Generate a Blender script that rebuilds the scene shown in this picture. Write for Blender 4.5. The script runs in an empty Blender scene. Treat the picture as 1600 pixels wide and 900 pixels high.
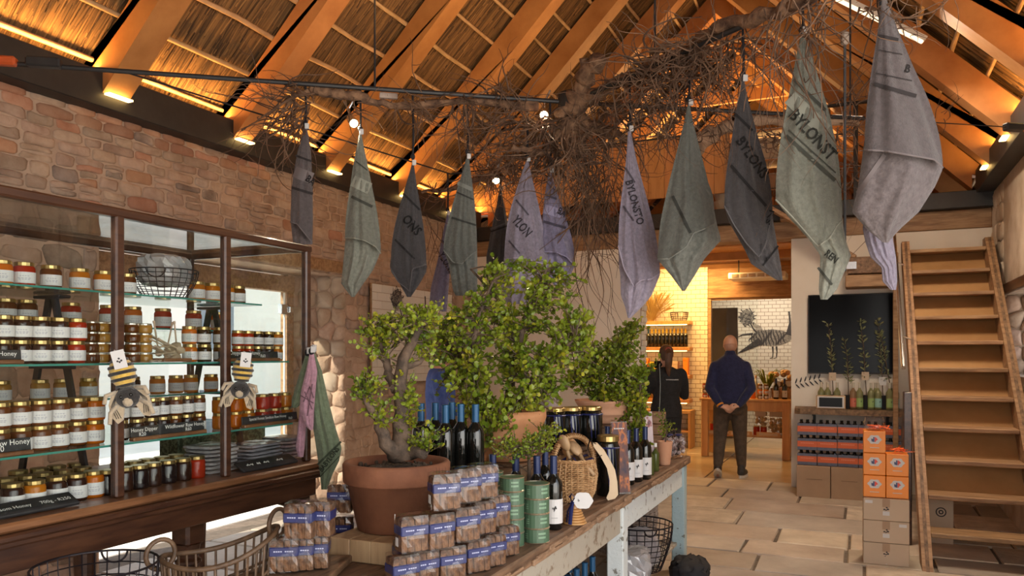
import bpy, bmesh, math, random
import numpy as np
from mathutils import Vector, Matrix

random.seed(7)
rng = np.random.default_rng(7)
S = bpy.context.scene
COL = S.collection
R = math.radians
PI = math.pi

# ------------------------------------------------------------------ camera
YAW = R(24.228)
SA, CA = math.sin(YAW), math.cos(YAW)
EYE = 1.55
cam_d = bpy.data.cameras.new('camera')
cam = bpy.data.objects.new('camera', cam_d)
COL.objects.link(cam)
cam.location = (0, 0, EYE)
cam.rotation_euler = (R(90), 0, YAW)
cam_d.sensor_width = 36
cam_d.lens = 27.0
cam_d.shift_y = 103 / 1600
cam_d.clip_start = 0.05
cam_d.clip_end = 200
S.camera = cam

# ------------------------------------------------------------------ world, sun, exposure
w = bpy.data.worlds.new('world')
S.world = w
w.use_nodes = True
wn = w.node_tree.nodes
wl = w.node_tree.links
wn.clear()
wo = wn.new('ShaderNodeOutputWorld')
bg = wn.new('ShaderNodeBackground')
tc = wn.new('ShaderNodeTexCoord')
sep = wn.new('ShaderNodeSeparateXYZ')
rmp = wn.new('ShaderNodeValToRGB')
rmp.color_ramp.elements[0].position = 0.0
rmp.color_ramp.elements[0].color = (1.0, 0.97, 0.93, 1)
rmp.color_ramp.elements[1].position = 0.7
rmp.color_ramp.elements[1].color = (0.72, 0.83, 1.0, 1)
wl.new(tc.outputs['Generated'], sep.inputs[0])
wl.new(sep.outputs['Z'], rmp.inputs[0])
wl.new(rmp.outputs[0], bg.inputs[0])
bg.inputs[1].default_value = 2.0
wl.new(bg.outputs[0], wo.inputs[0])

sun_d = bpy.data.lights.new('sun', 'SUN')
sun_d.energy = 9.0
sun_d.angle = R(1.0)
sun_d.color = (1.0, 0.88, 0.70)
sun = bpy.data.objects.new('sun', sun_d)
COL.objects.link(sun)
sun.rotation_euler = Vector((0.32, 0.76, -0.56)).to_track_quat('-Z', 'Y').to_euler()


def area(name, loc, direction, sx, sy, power, color, portal=False, spread=180, along=None):
    d = bpy.data.lights.new(name, 'AREA')
    d.shape = 'RECTANGLE'
    d.size, d.size_y = sx, sy
    d.energy = power
    d.color = color
    d.spread = R(spread)
    o = bpy.data.objects.new(name, d)
    COL.objects.link(o)
    o.location = loc
    o.rotation_euler = Vector(direction).to_track_quat('-Z', 'Y').to_euler()
    if along:            # lay the long side (local y) along a given direction
        z = -Vector(direction).normalized()
        y = Vector(along)
        x = y.cross(z).normalized()
        o.rotation_euler = Matrix((x, z.cross(x), z)).transposed().to_euler()
    if portal:
        d.cycles.is_portal = True
    return o


# daylight through the openings (guides for the sky), the shop's own lamps and one added fill
area('portal_courtyard', (-5.5, 5.03, 1.2), (1, 0, 0), 2.5, 2.4, 1, (1, 1, 1), True)
area('portal_entrance', (1.3, .85, 1.65), (-1, 0, 0), 4.7, 3.3, 1, (1, 1, 1), True)
area('portal_front', (-.2, -1.5, 1.3), (0, 1, 0), 2.6, 2.6, 1, (1, 1, 1), True)
WARM = (1.0, 0.48, 0.12)
area('light_entrance_day', (1.25, .55, 1.75), (-1, 0.75, -0.12), 3.0, 2.6, 75, (1.0, 0.96, 0.9))
area('light_eaves_left', (-4.80, 5.0, 3.53), (0.15, 0, 1), 0.04, 11.0, 110, WARM, along=(0, 1, 0))
area('light_eaves_right', (1.2, 6.5, 3.53), (-0.15, 0, 1), 0.04, 6.0, 45, WARM, along=(0, 1, 0))
area('light_loft', (-2.2, 12.5, 4.4), (0, -0.25, 1), 3.0, 2.5, 170, (1.0, 0.55, 0.2))
area('light_roof_fill', (-1.8, 5.2, 3.3), (-0.3, 0.1, 1), 0.8, 5.0, 66, (1.0, 0.52, 0.18), along=(0, 1, 0))  # added warm fill for the roof, no lamp fixture stands behind it
area('light_tube_lamp', (.22, 6.75, 3.92), (-.05, -.12, -1), 0.1, 0.9, 70, (1.0, 0.82, 0.60))
area('light_back_room', (-2.6, 12.1, 2.95), (-0.1, 0.25, -1), 1.6, 0.5, 80, (1.0, 0.55, 0.16))
area('light_back_room_far', (-1.6, 15.3, 2.9), (0, 0.2, -1), 1.8, 0.8, 34, (1.0, 0.84, 0.64))

vs = S.view_settings
S.display_settings.display_device = 'sRGB'
vs.view_transform = 'Standard'
vs.look = 'None'
vs.gamma = 1.0
vs.exposure = 0.18
vs.use_curve_mapping = False
cy = S.cycles
cy.use_denoising = True
cy.max_bounces = 9
cy.diffuse_bounces = 4
cy.glossy_bounces = 4
cy.transmission_bounces = 6
cy.transparent_max_bounces = 24
cy.sample_clamp_indirect = 6
cy.caustics_reflective = False
cy.caustics_refractive = False


# ------------------------------------------------------------------ pixel -> place helpers (1600x900 frame)
def ray(u, v):
    x = (u - 800) / 1200
    y = (553 - v) / 1200
    return Vector((x * CA - SA, x * SA + CA, y))


def atD(u, v, d):
    r = ray(u, v) * d
    return Vector((r.x, r.y, r.z + EYE))


def atX(u, v, X):
    r = ray(u, v)
    return atD(u, v, X / r.x)


def atY(u, v, Y):
    r = ray(u, v)
    return atD(u, v, Y / r.y)


def atZ(u, v, Z):
    r = ray(u, v)
    return atD(u, v, (Z - EYE) / r.z)


# ------------------------------------------------------------------ geometry collector
class G:
    def __init__(s):
        s.v = []
        s.f = []

    def add(s, vs_, fs_, M=None):
        b = len(s.v)
        if M is not None:
            vs_ = [M @ Vector(p) for p in vs_]
        s.v += [tuple(p) for p in vs_]
        s.f += [tuple(i + b for i in f) for f in fs_]
        return s

    def box(s, c, d, rz=0, M=None, bev=0.0):
        hx, hy, hz = d[0] / 2, d[1] / 2, d[2] / 2
        if M is None:
            M = Matrix.Translation(Vector(c)) @ Matrix.Rotation(rz, 4, 'Z')
        else:
            M = M @ Matrix.Translation(Vector(c))
        if bev <= 0:
            P = [(-hx, -hy, -hz), (hx, -hy, -hz), (hx, hy, -hz), (-hx, hy, -hz), (-hx, -hy, hz), (hx, -hy, hz), (hx, hy, hz), (-hx, hy, hz)]
            F = [(0, 3, 2, 1), (4, 5, 6, 7), (0, 1, 5, 4), (1, 2, 6, 5), (2, 3, 7, 6), (3, 0, 4, 7)]
            return s.add(P, F, M)
        b = min(bev, hx * .49, hy * .49, hz * .49)
        P = []
        idx = {}
        for sx in (-1, 1):
            for sy in (-1, 1):
                for sz in (-1, 1):
                    for ax in range(3):
                        h = [hx, hy, hz]
                        q = [sx * (hx - b), sy * (hy - b), sz * (hz - b)]
                        q[ax] = (sx, sy, sz)[ax] * h[ax]
                        idx[(sx, sy, sz, ax)] = len(P)
                        P.append(tuple(q))
        F = []
        for ax in range(3):
            o = [a for a in range(3) if a != ax]
            for sg in (-1, 1):
                loop = []
                for (a, bb) in ((-1, -1), (1, -1), (1, 1), (-1, 1)):
                    k = [0, 0, 0]
                    k[ax] = sg
                    k[o[0]] = a
                    k[o[1]] = bb
                    loop.append(idx[(k[0], k[1], k[2], ax)])
                flip = (sg < 0) ^ (ax == 1)
                F.append(tuple(reversed(loop)) if flip else tuple(loop))
        for ax in range(3):
            o = [a for a in range(3) if a != ax]
            for a in (-1, 1):
                for bb in (-1, 1):
                    k0 = [0, 0, 0]
                    k0[o[0]] = a
                    k0[o[1]] = bb
                    k1 = list(k0)
                    k0[ax] = -1
                    k1[ax] = 1
                    F.append((idx[tuple(k0) + (o[0],)], idx[tuple(k1) + (o[0],)], idx[tuple(k1) + (o[1],)], idx[tuple(k0) + (o[1],)]))
        for sx in (-1, 1):
            for sy in (-1, 1):
                for sz in (-1, 1):
                    F.append(tuple(idx[(sx, sy, sz, a)] for a in range(3)))
        return s.add(P, F, M)

    def beam(s, a, b, wd, ht, up=(0, 0, 1), bev=0.0):
        a, b = Vector(a), Vector(b)
        z = (b - a)
        L = z.length
        z.normalize()
        u = Vector(up)
        x = u.cross(z)
        if x.length < 1e-5:
            x = Vector((1, 0, 0))
        x.normalize()
        y = z.cross(x)
        M = Matrix((x, y, z)).transposed().to_4x4()
        M.translation = (a + b) / 2
        return s.box((0, 0, 0), (wd, ht, L), M=M, bev=bev)

    def tube(s, path, r, n=6, caps=True, flat=1.0):
        path = [Vector(p) for p in path]
        m = len(path)
        rs = r if isinstance(r, (list, tuple)) else [r] * m
        b = len(s.v)
        prev = None
        for i, p in enumerate(path):
            t = (path[min(i + 1, m - 1)] - path[max(i - 1, 0)])
            if t.length < 1e-9:
                t = Vector((0, 0, 1))
            t.normalize()
            if prev is None:
                x = t.cross(Vector((0, 0, 1)))
                if x.length < .05:
                    x = t.cross(Vector((0, 1, 0)))
            else:
                x = prev - t * prev.dot(t)
                if x.length < 1e-6:
                    x = t.cross(Vector((1, 0, 0)))
            x.normalize()
            prev = x
            y = t.cross(x)
            for k in range(n):
                a = 2 * PI * k / n
                q = p + x * (rs[i] * math.cos(a)) + y * (rs[i] * flat * math.sin(a))
                s.v.append(tuple(q))
        for i in range(m - 1):
            for k in range(n):
                k2 = (k + 1) % n
                s.f.append((b + i * n + k, b + i * n + k2, b + (i + 1) * n + k2, b + (i + 1) * n + k))
        if caps:
            s.f.append(tuple(b + k for k in reversed(range(n))))
            s.f.append(tuple(b + (m - 1) * n + k for k in range(n)))
        return s

    def ring(s, c, rad, r, n=20, k=5, axis=(0, 0, 1), arc=2 * PI, start=0, flat=1.0):
        c = Vector(c)
        q = Vector(axis).to_track_quat('Z', 'Y')
        full = arc >= 2 * PI - 1e-4
        pts = [c + q @ Vector((rad * math.cos(start + arc * i / n), rad * flat * math.sin(start + arc * i / n), 0)) for i in range(n + 1)]
        return s.tube(pts, r, k, caps=not full)

    def lathe(s, prof, n=16, c=(0, 0, 0), capb=True, capt=True, ell=1.0):
        b = len(s.v)
        for (r, z) in prof:
            for k in range(n):
                a = 2 * PI * k / n
                s.v.append((c[0] + r * math.cos(a), c[1] + r * ell * math.sin(a), c[2] + z))
        for i in range(len(prof) - 1):
            for k in range(n):
                k2 = (k + 1) % n
                s.f.append((b + i * n + k, b + i * n + k2, b + (i + 1) * n + k2, b + (i + 1) * n + k))
        if capb:
            s.f.append(tuple(b + k for k in reversed(range(n))))
        if capt:
            s.f.append(tuple(b + (len(prof) - 1) * n + k for k in range(n)))
        return s

    def sph(s, c, r, n=10, m=6, sc=(1, 1, 1)):
        prof = []
        b = len(s.v)
        for i in range(m + 1):
            th = PI * i / m
            for k in range(n):
                a = 2 * PI * k / n
                rr = max(math.sin(th), 0.02)
                s.v.append((c[0] + r * sc[0] * rr * math.cos(a), c[1] + r * sc[1] * rr * math.sin(a), c[2] - r * sc[2] * math.cos(th)))
        for i in range(m):
            for k in range(n):
                k2 = (k + 1) % n
                s.f.append((b + i * n + k, b + i * n + k2, b + (i + 1) * n + k2, b + (i + 1) * n + k))
        s.f.append(tuple(b + k for k in reversed(range(n))))
        s.f.append(tuple(b + m * n + k for k in range(n)))
        return s

    def prism(s, poly, z0, z1, M=None):
        n = len(poly)
        P = [(x, y, z0) for x, y in poly] + [(x, y, z1) for x, y in poly]
        F = [tuple(reversed(range(n))), tuple(range(n, 2 * n))] + [(i, (i + 1) % n, n + (i + 1) % n, n + i) for i in range(n)]
        return s.add(P, F, M)

    def jit(s, a):
        s.v = [(x + random.uniform(-a, a), y + random.uniform(-a, a), z + random.uniform(-a, a)) for x, y, z in s.v]
        return s


WO = {}


def origin(o):
    return WO.get(o.name, Vector((0, 0, 0)))


def setp(o, label=None, cat=None, group=None, kind=None):
    if label:
        o['label'] = label
    if cat:
        o['category'] = cat
    if group:
        o['group'] = group
    if kind:
        o['kind'] = kind
    return o


def mk(name, g, m, parent=None, smooth=False, kind=None, label=None, cat=None, group=None, loc=None):
    """link a collector as ONE mesh object; vertices are given in world space (or local space of a prototype at the origin)"""
    base = Vector(loc) if loc is not None else (origin(parent) if parent else Vector((0, 0, 0)))
    me = bpy.data.meshes.new(name)
    V = [(x - base[0], y - base[1], z - base[2]) for x, y, z in g.v]
    me.from_pydata(V, [], g.f)
    if smooth:
        me.polygons.foreach_set('use_smooth', [True] * len(me.polygons))
    if isinstance(m, (list, tuple)):
        for k in m:
            me.materials.append(k)
    else:
        me.materials.append(m)
    o = bpy.data.objects.new(name, me)
    COL.objects.link(o)
    if parent:
        o.parent = parent
        o.location = base - origin(parent)
    else:
        o.location = base
    WO[o.name] = base
    return setp(o, label, cat, group, kind)


def thing(name, label, cat, loc=(0, 0, 0), group=None):
    o = bpy.data.objects.new(name, None)
    o.empty_display_size = 0.05
    COL.objects.link(o)
    o.location = loc
    WO[o.name] = Vector(loc)
    return setp(o, label, cat, group)


KIDS = {}


def dup(root, loc, rz=0.0, label=None, group=None, parent=None, mats=None, sc=None):
    c = root.copy()
    COL.objects.link(c)
    if parent is None:
        c.location = loc
        c.rotation_euler = (0, 0, rz)
        if sc:
            c.scale = (sc, sc, sc)
    else:
        c.parent = parent
    if label:
        c['label'] = label
    if group:
        c['group'] = group
    if mats and root.type == 'MESH' and root.name in mats:
        c.data = mats[root.name]
    WO[c.name] = Vector(c.location) if parent is None else Vector((0, 0, 0))
    for ch in list(root.children):
        dup(ch, None, parent=c, mats=mats)
    return c


ORD = ['first', 'second', 'third', 'fourth', 'fifth', 'sixth', 'seventh', 'eighth', 'ninth', 'tenth', 'eleventh', 'twelfth', 'thirteenth', 'fourteenth', 'fifteenth', 'sixteenth', 'seventeenth', 'eighteenth']


# ------------------------------------------------------------------ materials
MAT = {}


def mat(name, c1, c2=None, rough=0.6, scale=8.0, stretch=(1, 1, 1), bump=0.0, bscale=None, metal=0.0, rnd=0.0, coat=0.0, detail=5.0, contrast=(0.35, 0.65), trans=0.0, emit=None, estr=0.0, spec=0.5, attr=None, coord='Object', sheen=0.0):
    if name in MAT:
        return MAT[name]
    m = bpy.data.materials.new(name)
    m.use_nodes = True
    nt = m.node_tree
    N, L = nt.nodes, nt.links
    N.clear()
    out = N.new('ShaderNodeOutputMaterial')
    p = N.new('ShaderNodeBsdfPrincipled')
    L.new(p.outputs[0], out.inputs[0])
    p.inputs['Roughness'].default_value = rough
    p.inputs['Metallic'].default_value = metal
    p.inputs['Specular IOR Level'].default_value = spec
    if coat:
        p.inputs['Coat Weight'].default_value = coat
        p.inputs['Coat Roughness'].default_value = 0.1
    if sheen:
        p.inputs['Sheen Weight'].default_value = sheen
    c1 = tuple(c1) + (1,)
    col = None
    if c2 is not None or bump:
        tcn = N.new('ShaderNodeTexCoord')
        mp = N.new('ShaderNodeMapping')
        mp.inputs['Scale'].default_value = stretch
        L.new(tcn.outputs[coord], mp.inputs[0])
        nz = N.new('ShaderNodeTexNoise')
        nz.inputs['Scale'].default_value = scale
        nz.inputs['Detail'].default_value = detail
        nz.inputs['Roughness'].default_value = 0.6
        L.new(mp.outputs[0], nz.inputs['Vector'])
    if c2 is not None:
        cr = N.new('ShaderNodeValToRGB')
        cr.color_ramp.elements[0].position = contrast[0]
        cr.color_ramp.elements[1].position = contrast[1]
        cr.color_ramp.elements[0].color = c1
        cr.color_ramp.elements[1].color = tuple(c2) + (1,)
        if attr:
            at = N.new('ShaderNodeAttribute')
            at.attribute_name = attr
            L.new(at.outputs['Fac'], cr.inputs[0])
        else:
            L.new(nz.outputs['Fac'], cr.inputs[0])
        col = cr.outputs[0]
    if rnd:
        oi = N.new('ShaderNodeObjectInfo')
        hs = N.new('ShaderNodeHueSaturation')
        mr = N.new('ShaderNodeMapRange')
        mr.inputs[3].default_value = 1 - rnd
        mr.inputs[4].default_value = 1 + rnd
        L.new(oi.outputs['Random'], mr.inputs[0])
        L.new(mr.outputs[0], hs.inputs['Value'])
        mr2 = N.new('ShaderNodeMapRange')
        mr2.inputs[3].default_value = 0.5 - rnd * .04
        mr2.inputs[4].default_value = 0.5 + rnd * .04
        ml = N.new('ShaderNodeMath')
        ml.operation = 'MULTIPLY'
        ml.inputs[1].default_value = 7.31
        fr = N.new('ShaderNodeMath')
        fr.operation = 'FRACT'
        L.new(oi.outputs['Random'], ml.inputs[0])
        L.new(ml.outputs[0], fr.inputs[0])
        L.new(fr.outputs[0], mr2.inputs[0])
        L.new(mr2.outputs[0], hs.inputs['Hue'])
        if col is not None:
            L.new(col, hs.inputs['Color'])
        else:
            hs.inputs['Color'].default_value = c1
        col = hs.outputs[0]
    if col is not None:
        L.new(col, p.inputs['Base Color'])
    else:
        p.inputs['Base Color'].default_value = c1
    if bump:
        bp = N.new('ShaderNodeBump')
        bp.inputs['Strength'].default_value = bump
        bp.inputs['Distance'].default_value = 0.02
        if bscale:
            n2 = N.new('ShaderNodeTexNoise')
            n2.inputs['Scale'].default_value = bscale
            n2.inputs['Detail'].default_value = 6
            L.new(mp.outputs[0], n2.inputs['Vector'])
            L.new(n2.outputs['Fac'], bp.inputs['Height'])
        else:
            L.new(nz.outputs['Fac'], bp.inputs['Height'])
        L.new(bp.outputs[0], p.inputs['Normal'])
    if trans:
        tr = N.new('ShaderNodeBsdfTranslucent')
        if col is not None:
            L.new(col, tr.inputs['Color'])
        else:
            tr.inputs['Color'].default_value = c1
        mx = N.new('ShaderNodeMixShader')
        mx.inputs[0].default_value = trans
        L.new(p.outputs[0], mx.inputs[1])
        L.new(tr.outputs[0], mx.inputs[2])
        L.new(mx.outputs[0], out.inputs[0])
    if emit:
        p.inputs['Emission Color'].default_value = tuple(emit) + (1,)
        p.inputs['Emission Strength'].default_value = estr
    MAT[name] = m
    return m


def glass_mat(name, tint=(1, 1, 1), ior=1.5, rough=0.0, extra=0.0):
    m = bpy.data.materials.new(name)
    m.use_nodes = True
    N, L = m.node_tree.nodes, m.node_tree.links
    N.clear()
    out = N.new('ShaderNodeOutputMaterial')
    tr = N.new('ShaderNodeBsdfTransparent')
    tr.inputs[0].default_value = tuple(tint) + (1,)
    gl = N.new('ShaderNodeBsdfGlossy')
    gl.inputs['Roughness'].default_value = rough
    fr = N.new('ShaderNodeFresnel')
    # a thin pane reflects alike from both sides: undo the node's inversion on back faces
    ge = N.new('ShaderNodeNewGeometry')
    mi = N.new('ShaderNodeMapRange')
    mi.inputs[3].default_value = ior
    mi.inputs[4].default_value = 1 / ior
    L.new(ge.outputs['Backfacing'], mi.inputs[0])
    L.new(mi.outputs[0], fr.inputs[0])
    mx = N.new('ShaderNodeMixShader')
    if extra:
        ad = N.new('ShaderNodeMath')
        ad.operation = 'ADD'
        ad.use_clamp = True
        ad.inputs[1].default_value = extra
        L.new(fr.outputs[0], ad.inputs[0])
        L.new(ad.outputs[0], mx.inputs[0])
    else:
        L.new(fr.outputs[0], mx.inputs[0])
    L.new(tr.outputs[0], mx.inputs[1])
    L.new(gl.outputs[0], mx.inputs[2])
    L.new(mx.outputs[0], out.inputs[0])
    MAT[name] = m
    return m


M_RAFTER = mat('rafter_wood', (0.36, 0.15, 0.045), (0.54, 0.26, 0.09), 0.55, 3.0, (1, 1, 1), 0.12, 14, rnd=0.12, contrast=(0.3, 0.7))
M_BATTEN = mat('batten_wood', (0.42, 0.27, 0.14), (0.60, 0.42, 0.25), 0.7, 6.0, (3, 1, 3), 0.15, rnd=0.15)
M_THATCH = mat('thatch_reed', (0.05, 0.026, 0.010), (0.30, 0.165, 0.06), 0.75, attr='shade', contrast=(0.0, 1.0))
M_THATCHDECK = mat('thatch_deck', (0.05, 0.03, 0.015), (0.10, 0.06, 0.03), 0.9, 20)
M_BLACK = mat('black_steel', (0.014, 0.013, 0.014), (0.026, 0.024, 0.024), 0.5, 6, bump=0.05)
M_MORTAR = mat('lime_mortar', (0.42, 0.29, 0.21), (0.60, 0.45, 0.345), 0.9, 3.0, bump=0.5, bscale=22, contrast=(0.3, 0.7))
M_STONE = mat('wall_stone', (0.36, 0.235, 0.165), (0.61, 0.455, 0.35), 0.88, 5.0, bump=0.7, bscale=16, rnd=0.18, contrast=(0.3, 0.75))
M_BRICK = mat('wall_brick', (0.40, 0.19, 0.11), (0.56, 0.34, 0.23), 0.88, 6.0, bump=0.45, bscale=20, rnd=0.20, contrast=(0.3, 0.75))
M_GREYSTONE = mat('grey_field_stone', (0.22, 0.16, 0.125), (0.46, 0.36, 0.29), 0.88, 6.0, bump=0.5, bscale=18, rnd=0.25)
M_PLASTER = mat('white_plaster', (0.74, 0.66, 0.56), (0.84, 0.77, 0.68), 0.85, 1.2, bump=0.12, bscale=7)
M_PLASTER_AGED = mat('aged_plaster', (0.36, 0.26, 0.18), (0.62, 0.52, 0.42), 0.9, 2.0, bump=0.4, bscale=12)
M_PAVER = mat('sandstone_paver', (0.41, 0.325, 0.255), (0.58, 0.485, 0.395), 0.55, 3.0, bump=0.28, bscale=14, rnd=0.26, contrast=(0.3, 0.7))
M_PAVERGREY = mat('grey_paver', (0.36, 0.31, 0.27), (0.52, 0.455, 0.40), 0.5, 3.0, bump=0.3, bscale=12, rnd=0.2, contrast=(0.3, 0.7))
M_PAVERPALE = mat('pale_paver', (0.50, 0.41, 0.32), (0.70, 0.60, 0.49), 0.6, 6.0, bump=0.5, bscale=22, rnd=0.15, contrast=(0.35, 0.65))
M_JOINT = mat('floor_joint', (0.13, 0.10, 0.075), (0.2, 0.155, 0.12), 0.9, 20)
M_SLAB = mat('polished_slab', (0.42, 0.34, 0.26), (0.52, 0.43, 0.34), 0.18, 2.0, bump=0.03, rnd=0.08)
M_OAK = mat('table_plank', (0.10, 0.055, 0.030), (0.27, 0.155, 0.085), 0.6, 5.0, (6, 1, 6), 0.35, rnd=0.1)
M_DARKWOOD = mat('vitrine_mahogany', (0.036, 0.013, 0.007), (0.085, 0.033, 0.015), 0.38, 4.0, (8, 1, 8), 0.08, coat=0.12)
M_MIDWOOD = mat('vitrine_ledge', (0.12, 0.050, 0.020), (0.23, 0.10, 0.042), 0.38, 4.0, (8, 1, 8), 0.08, coat=0.25)
M_PINE = mat('pine_board', (0.48, 0.24, 0.09), (0.60, 0.34, 0.14), 0.5, 3.0, (6, 6, 0.8), 0.06, rnd=0.14)
M_BLOCK = mat('oak_block', (0.36, 0.22, 0.115), (0.50, 0.33, 0.18), 0.55, 4.0, (6, 6, 0.7), 0.08, rnd=0.06)
M_STAIR = mat('stair_wood', (0.23, 0.12, 0.056), (0.42, 0.25, 0.13), 0.6, 4.0, (1, 7, 7), 0.2, rnd=0.1)
M_STAIRBACK = mat('stair_backing', (0.34, 0.17, 0.060), (0.46, 0.25, 0.10), 0.7, 2.0, (1, 1, 1), 0.08)
M_LOFTWOOD = mat('loft_board', (0.44, 0.20, 0.065), (0.58, 0.29, 0.11), 0.5, 3.0, (6, 6, 0.8), 0.05, rnd=0.12)
M_TERRA = mat('terracotta', (0.17, 0.060, 0.028), (0.27, 0.105, 0.050), 0.8, 5.0, bump=0.15, bscale=40)
M_TERRA2 = mat('pale_terracotta', (0.58, 0.28, 0.16), (0.66, 0.36, 0.22), 0.8, 5.0, bump=0.1, bscale=40)
M_SOIL = mat('potting_soil', (0.03, 0.02, 0.014), (0.13, 0.09, 0.06), 0.95, 60, bump=0.8)
M_BARK = mat('bark', (0.05, 0.034, 0.024), (0.16, 0.105, 0.07), 0.85, 18, bump=0.6)
M_ROOT = mat('vine_root', (0.050, 0.026, 0.016), (0.21, 0.115, 0.065), 0.85, 9, bump=0.5)
M_DRIFT = mat('driftwood_bark', (0.07, 0.034, 0.020), (0.30, 0.165, 0.09), 0.9, 16, (1, 1, 1), 1.0)
M_LEAF = mat('spekboom_leaf', (0.060, 0.135, 0.008), (0.36, 0.41, 0.03), 0.42, 9, contrast=(0.30, 0.72), trans=0.28)
M_LEAFY = mat('yellow_leaf', (0.14, 0.21, 0.015), (0.55, 0.48, 0.035), 0.42, 12, contrast=(0.35, 0.7), trans=0.3)
M_GLASS = glass_mat('clear_glass', (0.98, 1.0, 0.99))
M_SHELFGLASS = glass_mat('shelf_glass', (0.86, 0.97, 0.93))
M_GLASSEDGE = mat('glass_edge', (0.10, 0.42, 0.34), None, 0.15, trans=0.5)
M_CELLO = glass_mat('cellophane', (0.97, 0.97, 0.98), 1.45, 0.09, 0.015)
M_GOLD = mat('gold_lid', (0.42, 0.30, 0.12), None, 0.32, metal=0.9)
M_LABEL = mat('white_label', (0.62, 0.60, 0.59), None, 0.6)
M_INK = mat('printed_ink', (0.035, 0.032, 0.036), None, 0.6)
M_SLATE = mat('black_slate', (0.012, 0.012, 0.013), (0.022, 0.022, 0.022), 0.6, 20)
M_CHALK = mat('chalk', (0.78, 0.76, 0.72), None, 0.9)
M_WINE = mat('dark_bottle', (0.006, 0.006, 0.005), None, 0.07, spec=0.7)
M_BLUECAP = mat('blue_capsule', (0.012, 0.075, 0.17), None, 0.35, metal=0.25)
M_NAVYCAP = mat('navy_capsule', (0.014, 0.025, 0.085), None, 0.35, metal=0.25)
M_YELCAP = mat('yellow_capsule', (0.75, 0.46, 0.03), None, 0.4)
M_CARD = mat('cardboard', (0.36, 0.235, 0.15), (0.41, 0.275, 0.18), 0.8, 3)
M_CARDLT = mat('pale_cardboard', (0.50, 0.38, 0.27), (0.55, 0.42, 0.305), 0.8, 3)
M_ORANGE = mat('orange_carton', (0.88, 0.27, 0.022), None, 0.45)
M_NAVYBAND = mat('navy_band', (0.018, 0.024, 0.11), None, 0.4)
M_RUSK = mat('rusk', (0.055, 0.021, 0.009), (0.21, 0.10, 0.044), 0.85, 45, bump=0.5)
M_GREENTIN = mat('green_tin', (0.058, 0.112, 0.064), (0.070, 0.128, 0.075), 0.42, 8)
M_TINRIM = mat('tin_rim', (0.62, 0.55, 0.42), None, 0.3, metal=0.9)
M_CHROME = mat('chrome', (0.62, 0.63, 0.66), None, 0.25, metal=1.0)
M_STEEL = mat('dull_steel', (.07, .07, .075), (.11, .11, .115), .55, 8, metal=.5)
M_WICKER = mat('wicker', (0.34, 0.18, 0.075), (0.60, 0.37, 0.18), 0.6, 30, rnd=0.05)
M_RATTAN = mat('rattan', (0.065, 0.035, 0.017), (0.15, 0.085, 0.045), 0.55, 25)
M_WIRE = mat('dark_wire', (0.02, 0.016, 0.02), None, 0.45, metal=0.6)
M_PAINT = mat('chipped_paint', (0.62, 0.66, 0.66), (0.20, 0.19, 0.16), 0.6, 26, bump=0.3, contrast=(0.60, 0.66))
M_PAINTBLUE = mat('chipped_blue_paint', (0.36, 0.47, 0.50), (0.13, 0.12, 0.10), 0.6, 26, bump=0.3, contrast=(0.62, 0.68))
M_PAINTTAN = mat('worn_grey_paint', (0.40, 0.35, 0.28), (0.20, 0.14, 0.09), 0.65, 16, bump=0.3, contrast=(0.56, 0.66))
M_CORD = mat('black_cord', (0.012, 0.011, 0.014), None, 0.8)
M_SKIN = mat('skin', (0.60, 0.33, 0.23), (0.66, 0.38, 0.27), 0.5, 9)
M_LAMPGLOW = mat('lamp_glow', (1, 0.85, 0.55), None, 0.5, emit=(1.0, 0.78, 0.42), estr=30)
M_LED = mat('led_glow', (1, 0.7, 0.3), None, 0.5, emit=(1.0, 0.62, 0.2), estr=9)
M_LEDW = mat('led_white', (1, 0.9, 0.75), None, 0.5, emit=(1.0, 0.80, 0.55), estr=1.3)
M_WHITE = mat('white_paint', (0.78, 0.76, 0.73), None, 0.5)
M_TVBLACK = mat('tv_screen', (0.004, 0.004, 0.005), None, 0.16, spec=.10)

# ================================================================== STRUCTURE
XL, XR, YB, XC = -4.9, 1.3, 9.5, -1.8
Y0 = -1.5


def clip_poly(poly, nx, ny, c):
    out = []
    n = len(poly)
    for i in range(n):
        a, b = poly[i], poly[(i + 1) % n]
        da, db = a[0] * nx + a[1] * ny - c, b[0] * nx + b[1] * ny - c
        if da <= 0:
            out.append(a)
        if (da < 0 < db) or (db < 0 < da):
            t = da / (da - db)
            out.append((a[0] + (b[0] - a[0]) * t, a[1] + (b[1] - a[1]) * t))
    return out


def cells(seeds, bounds, k=.6):
    """irregular stone outlines round the seeds: Voronoi cells clipped to a rectangle"""
    res = []
    for i, (x, y) in enumerate(seeds):
        p = [(bounds[0], bounds[2]), (bounds[1], bounds[2]), (bounds[1], bounds[3]), (bounds[0], bounds[3])]
        for j, (a, b) in enumerate(seeds):
            if i == j or abs(a - x) > k or abs(b - y) > k:
                continue
            nx, ny = a - x, b - y
            p = clip_poly(p, nx, ny, (a * a + b * b - x * x - y * y) / 2)
            if len(p) < 3:
                break
        if len(p) >= 3:
            res.append(p)
    return res


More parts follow.
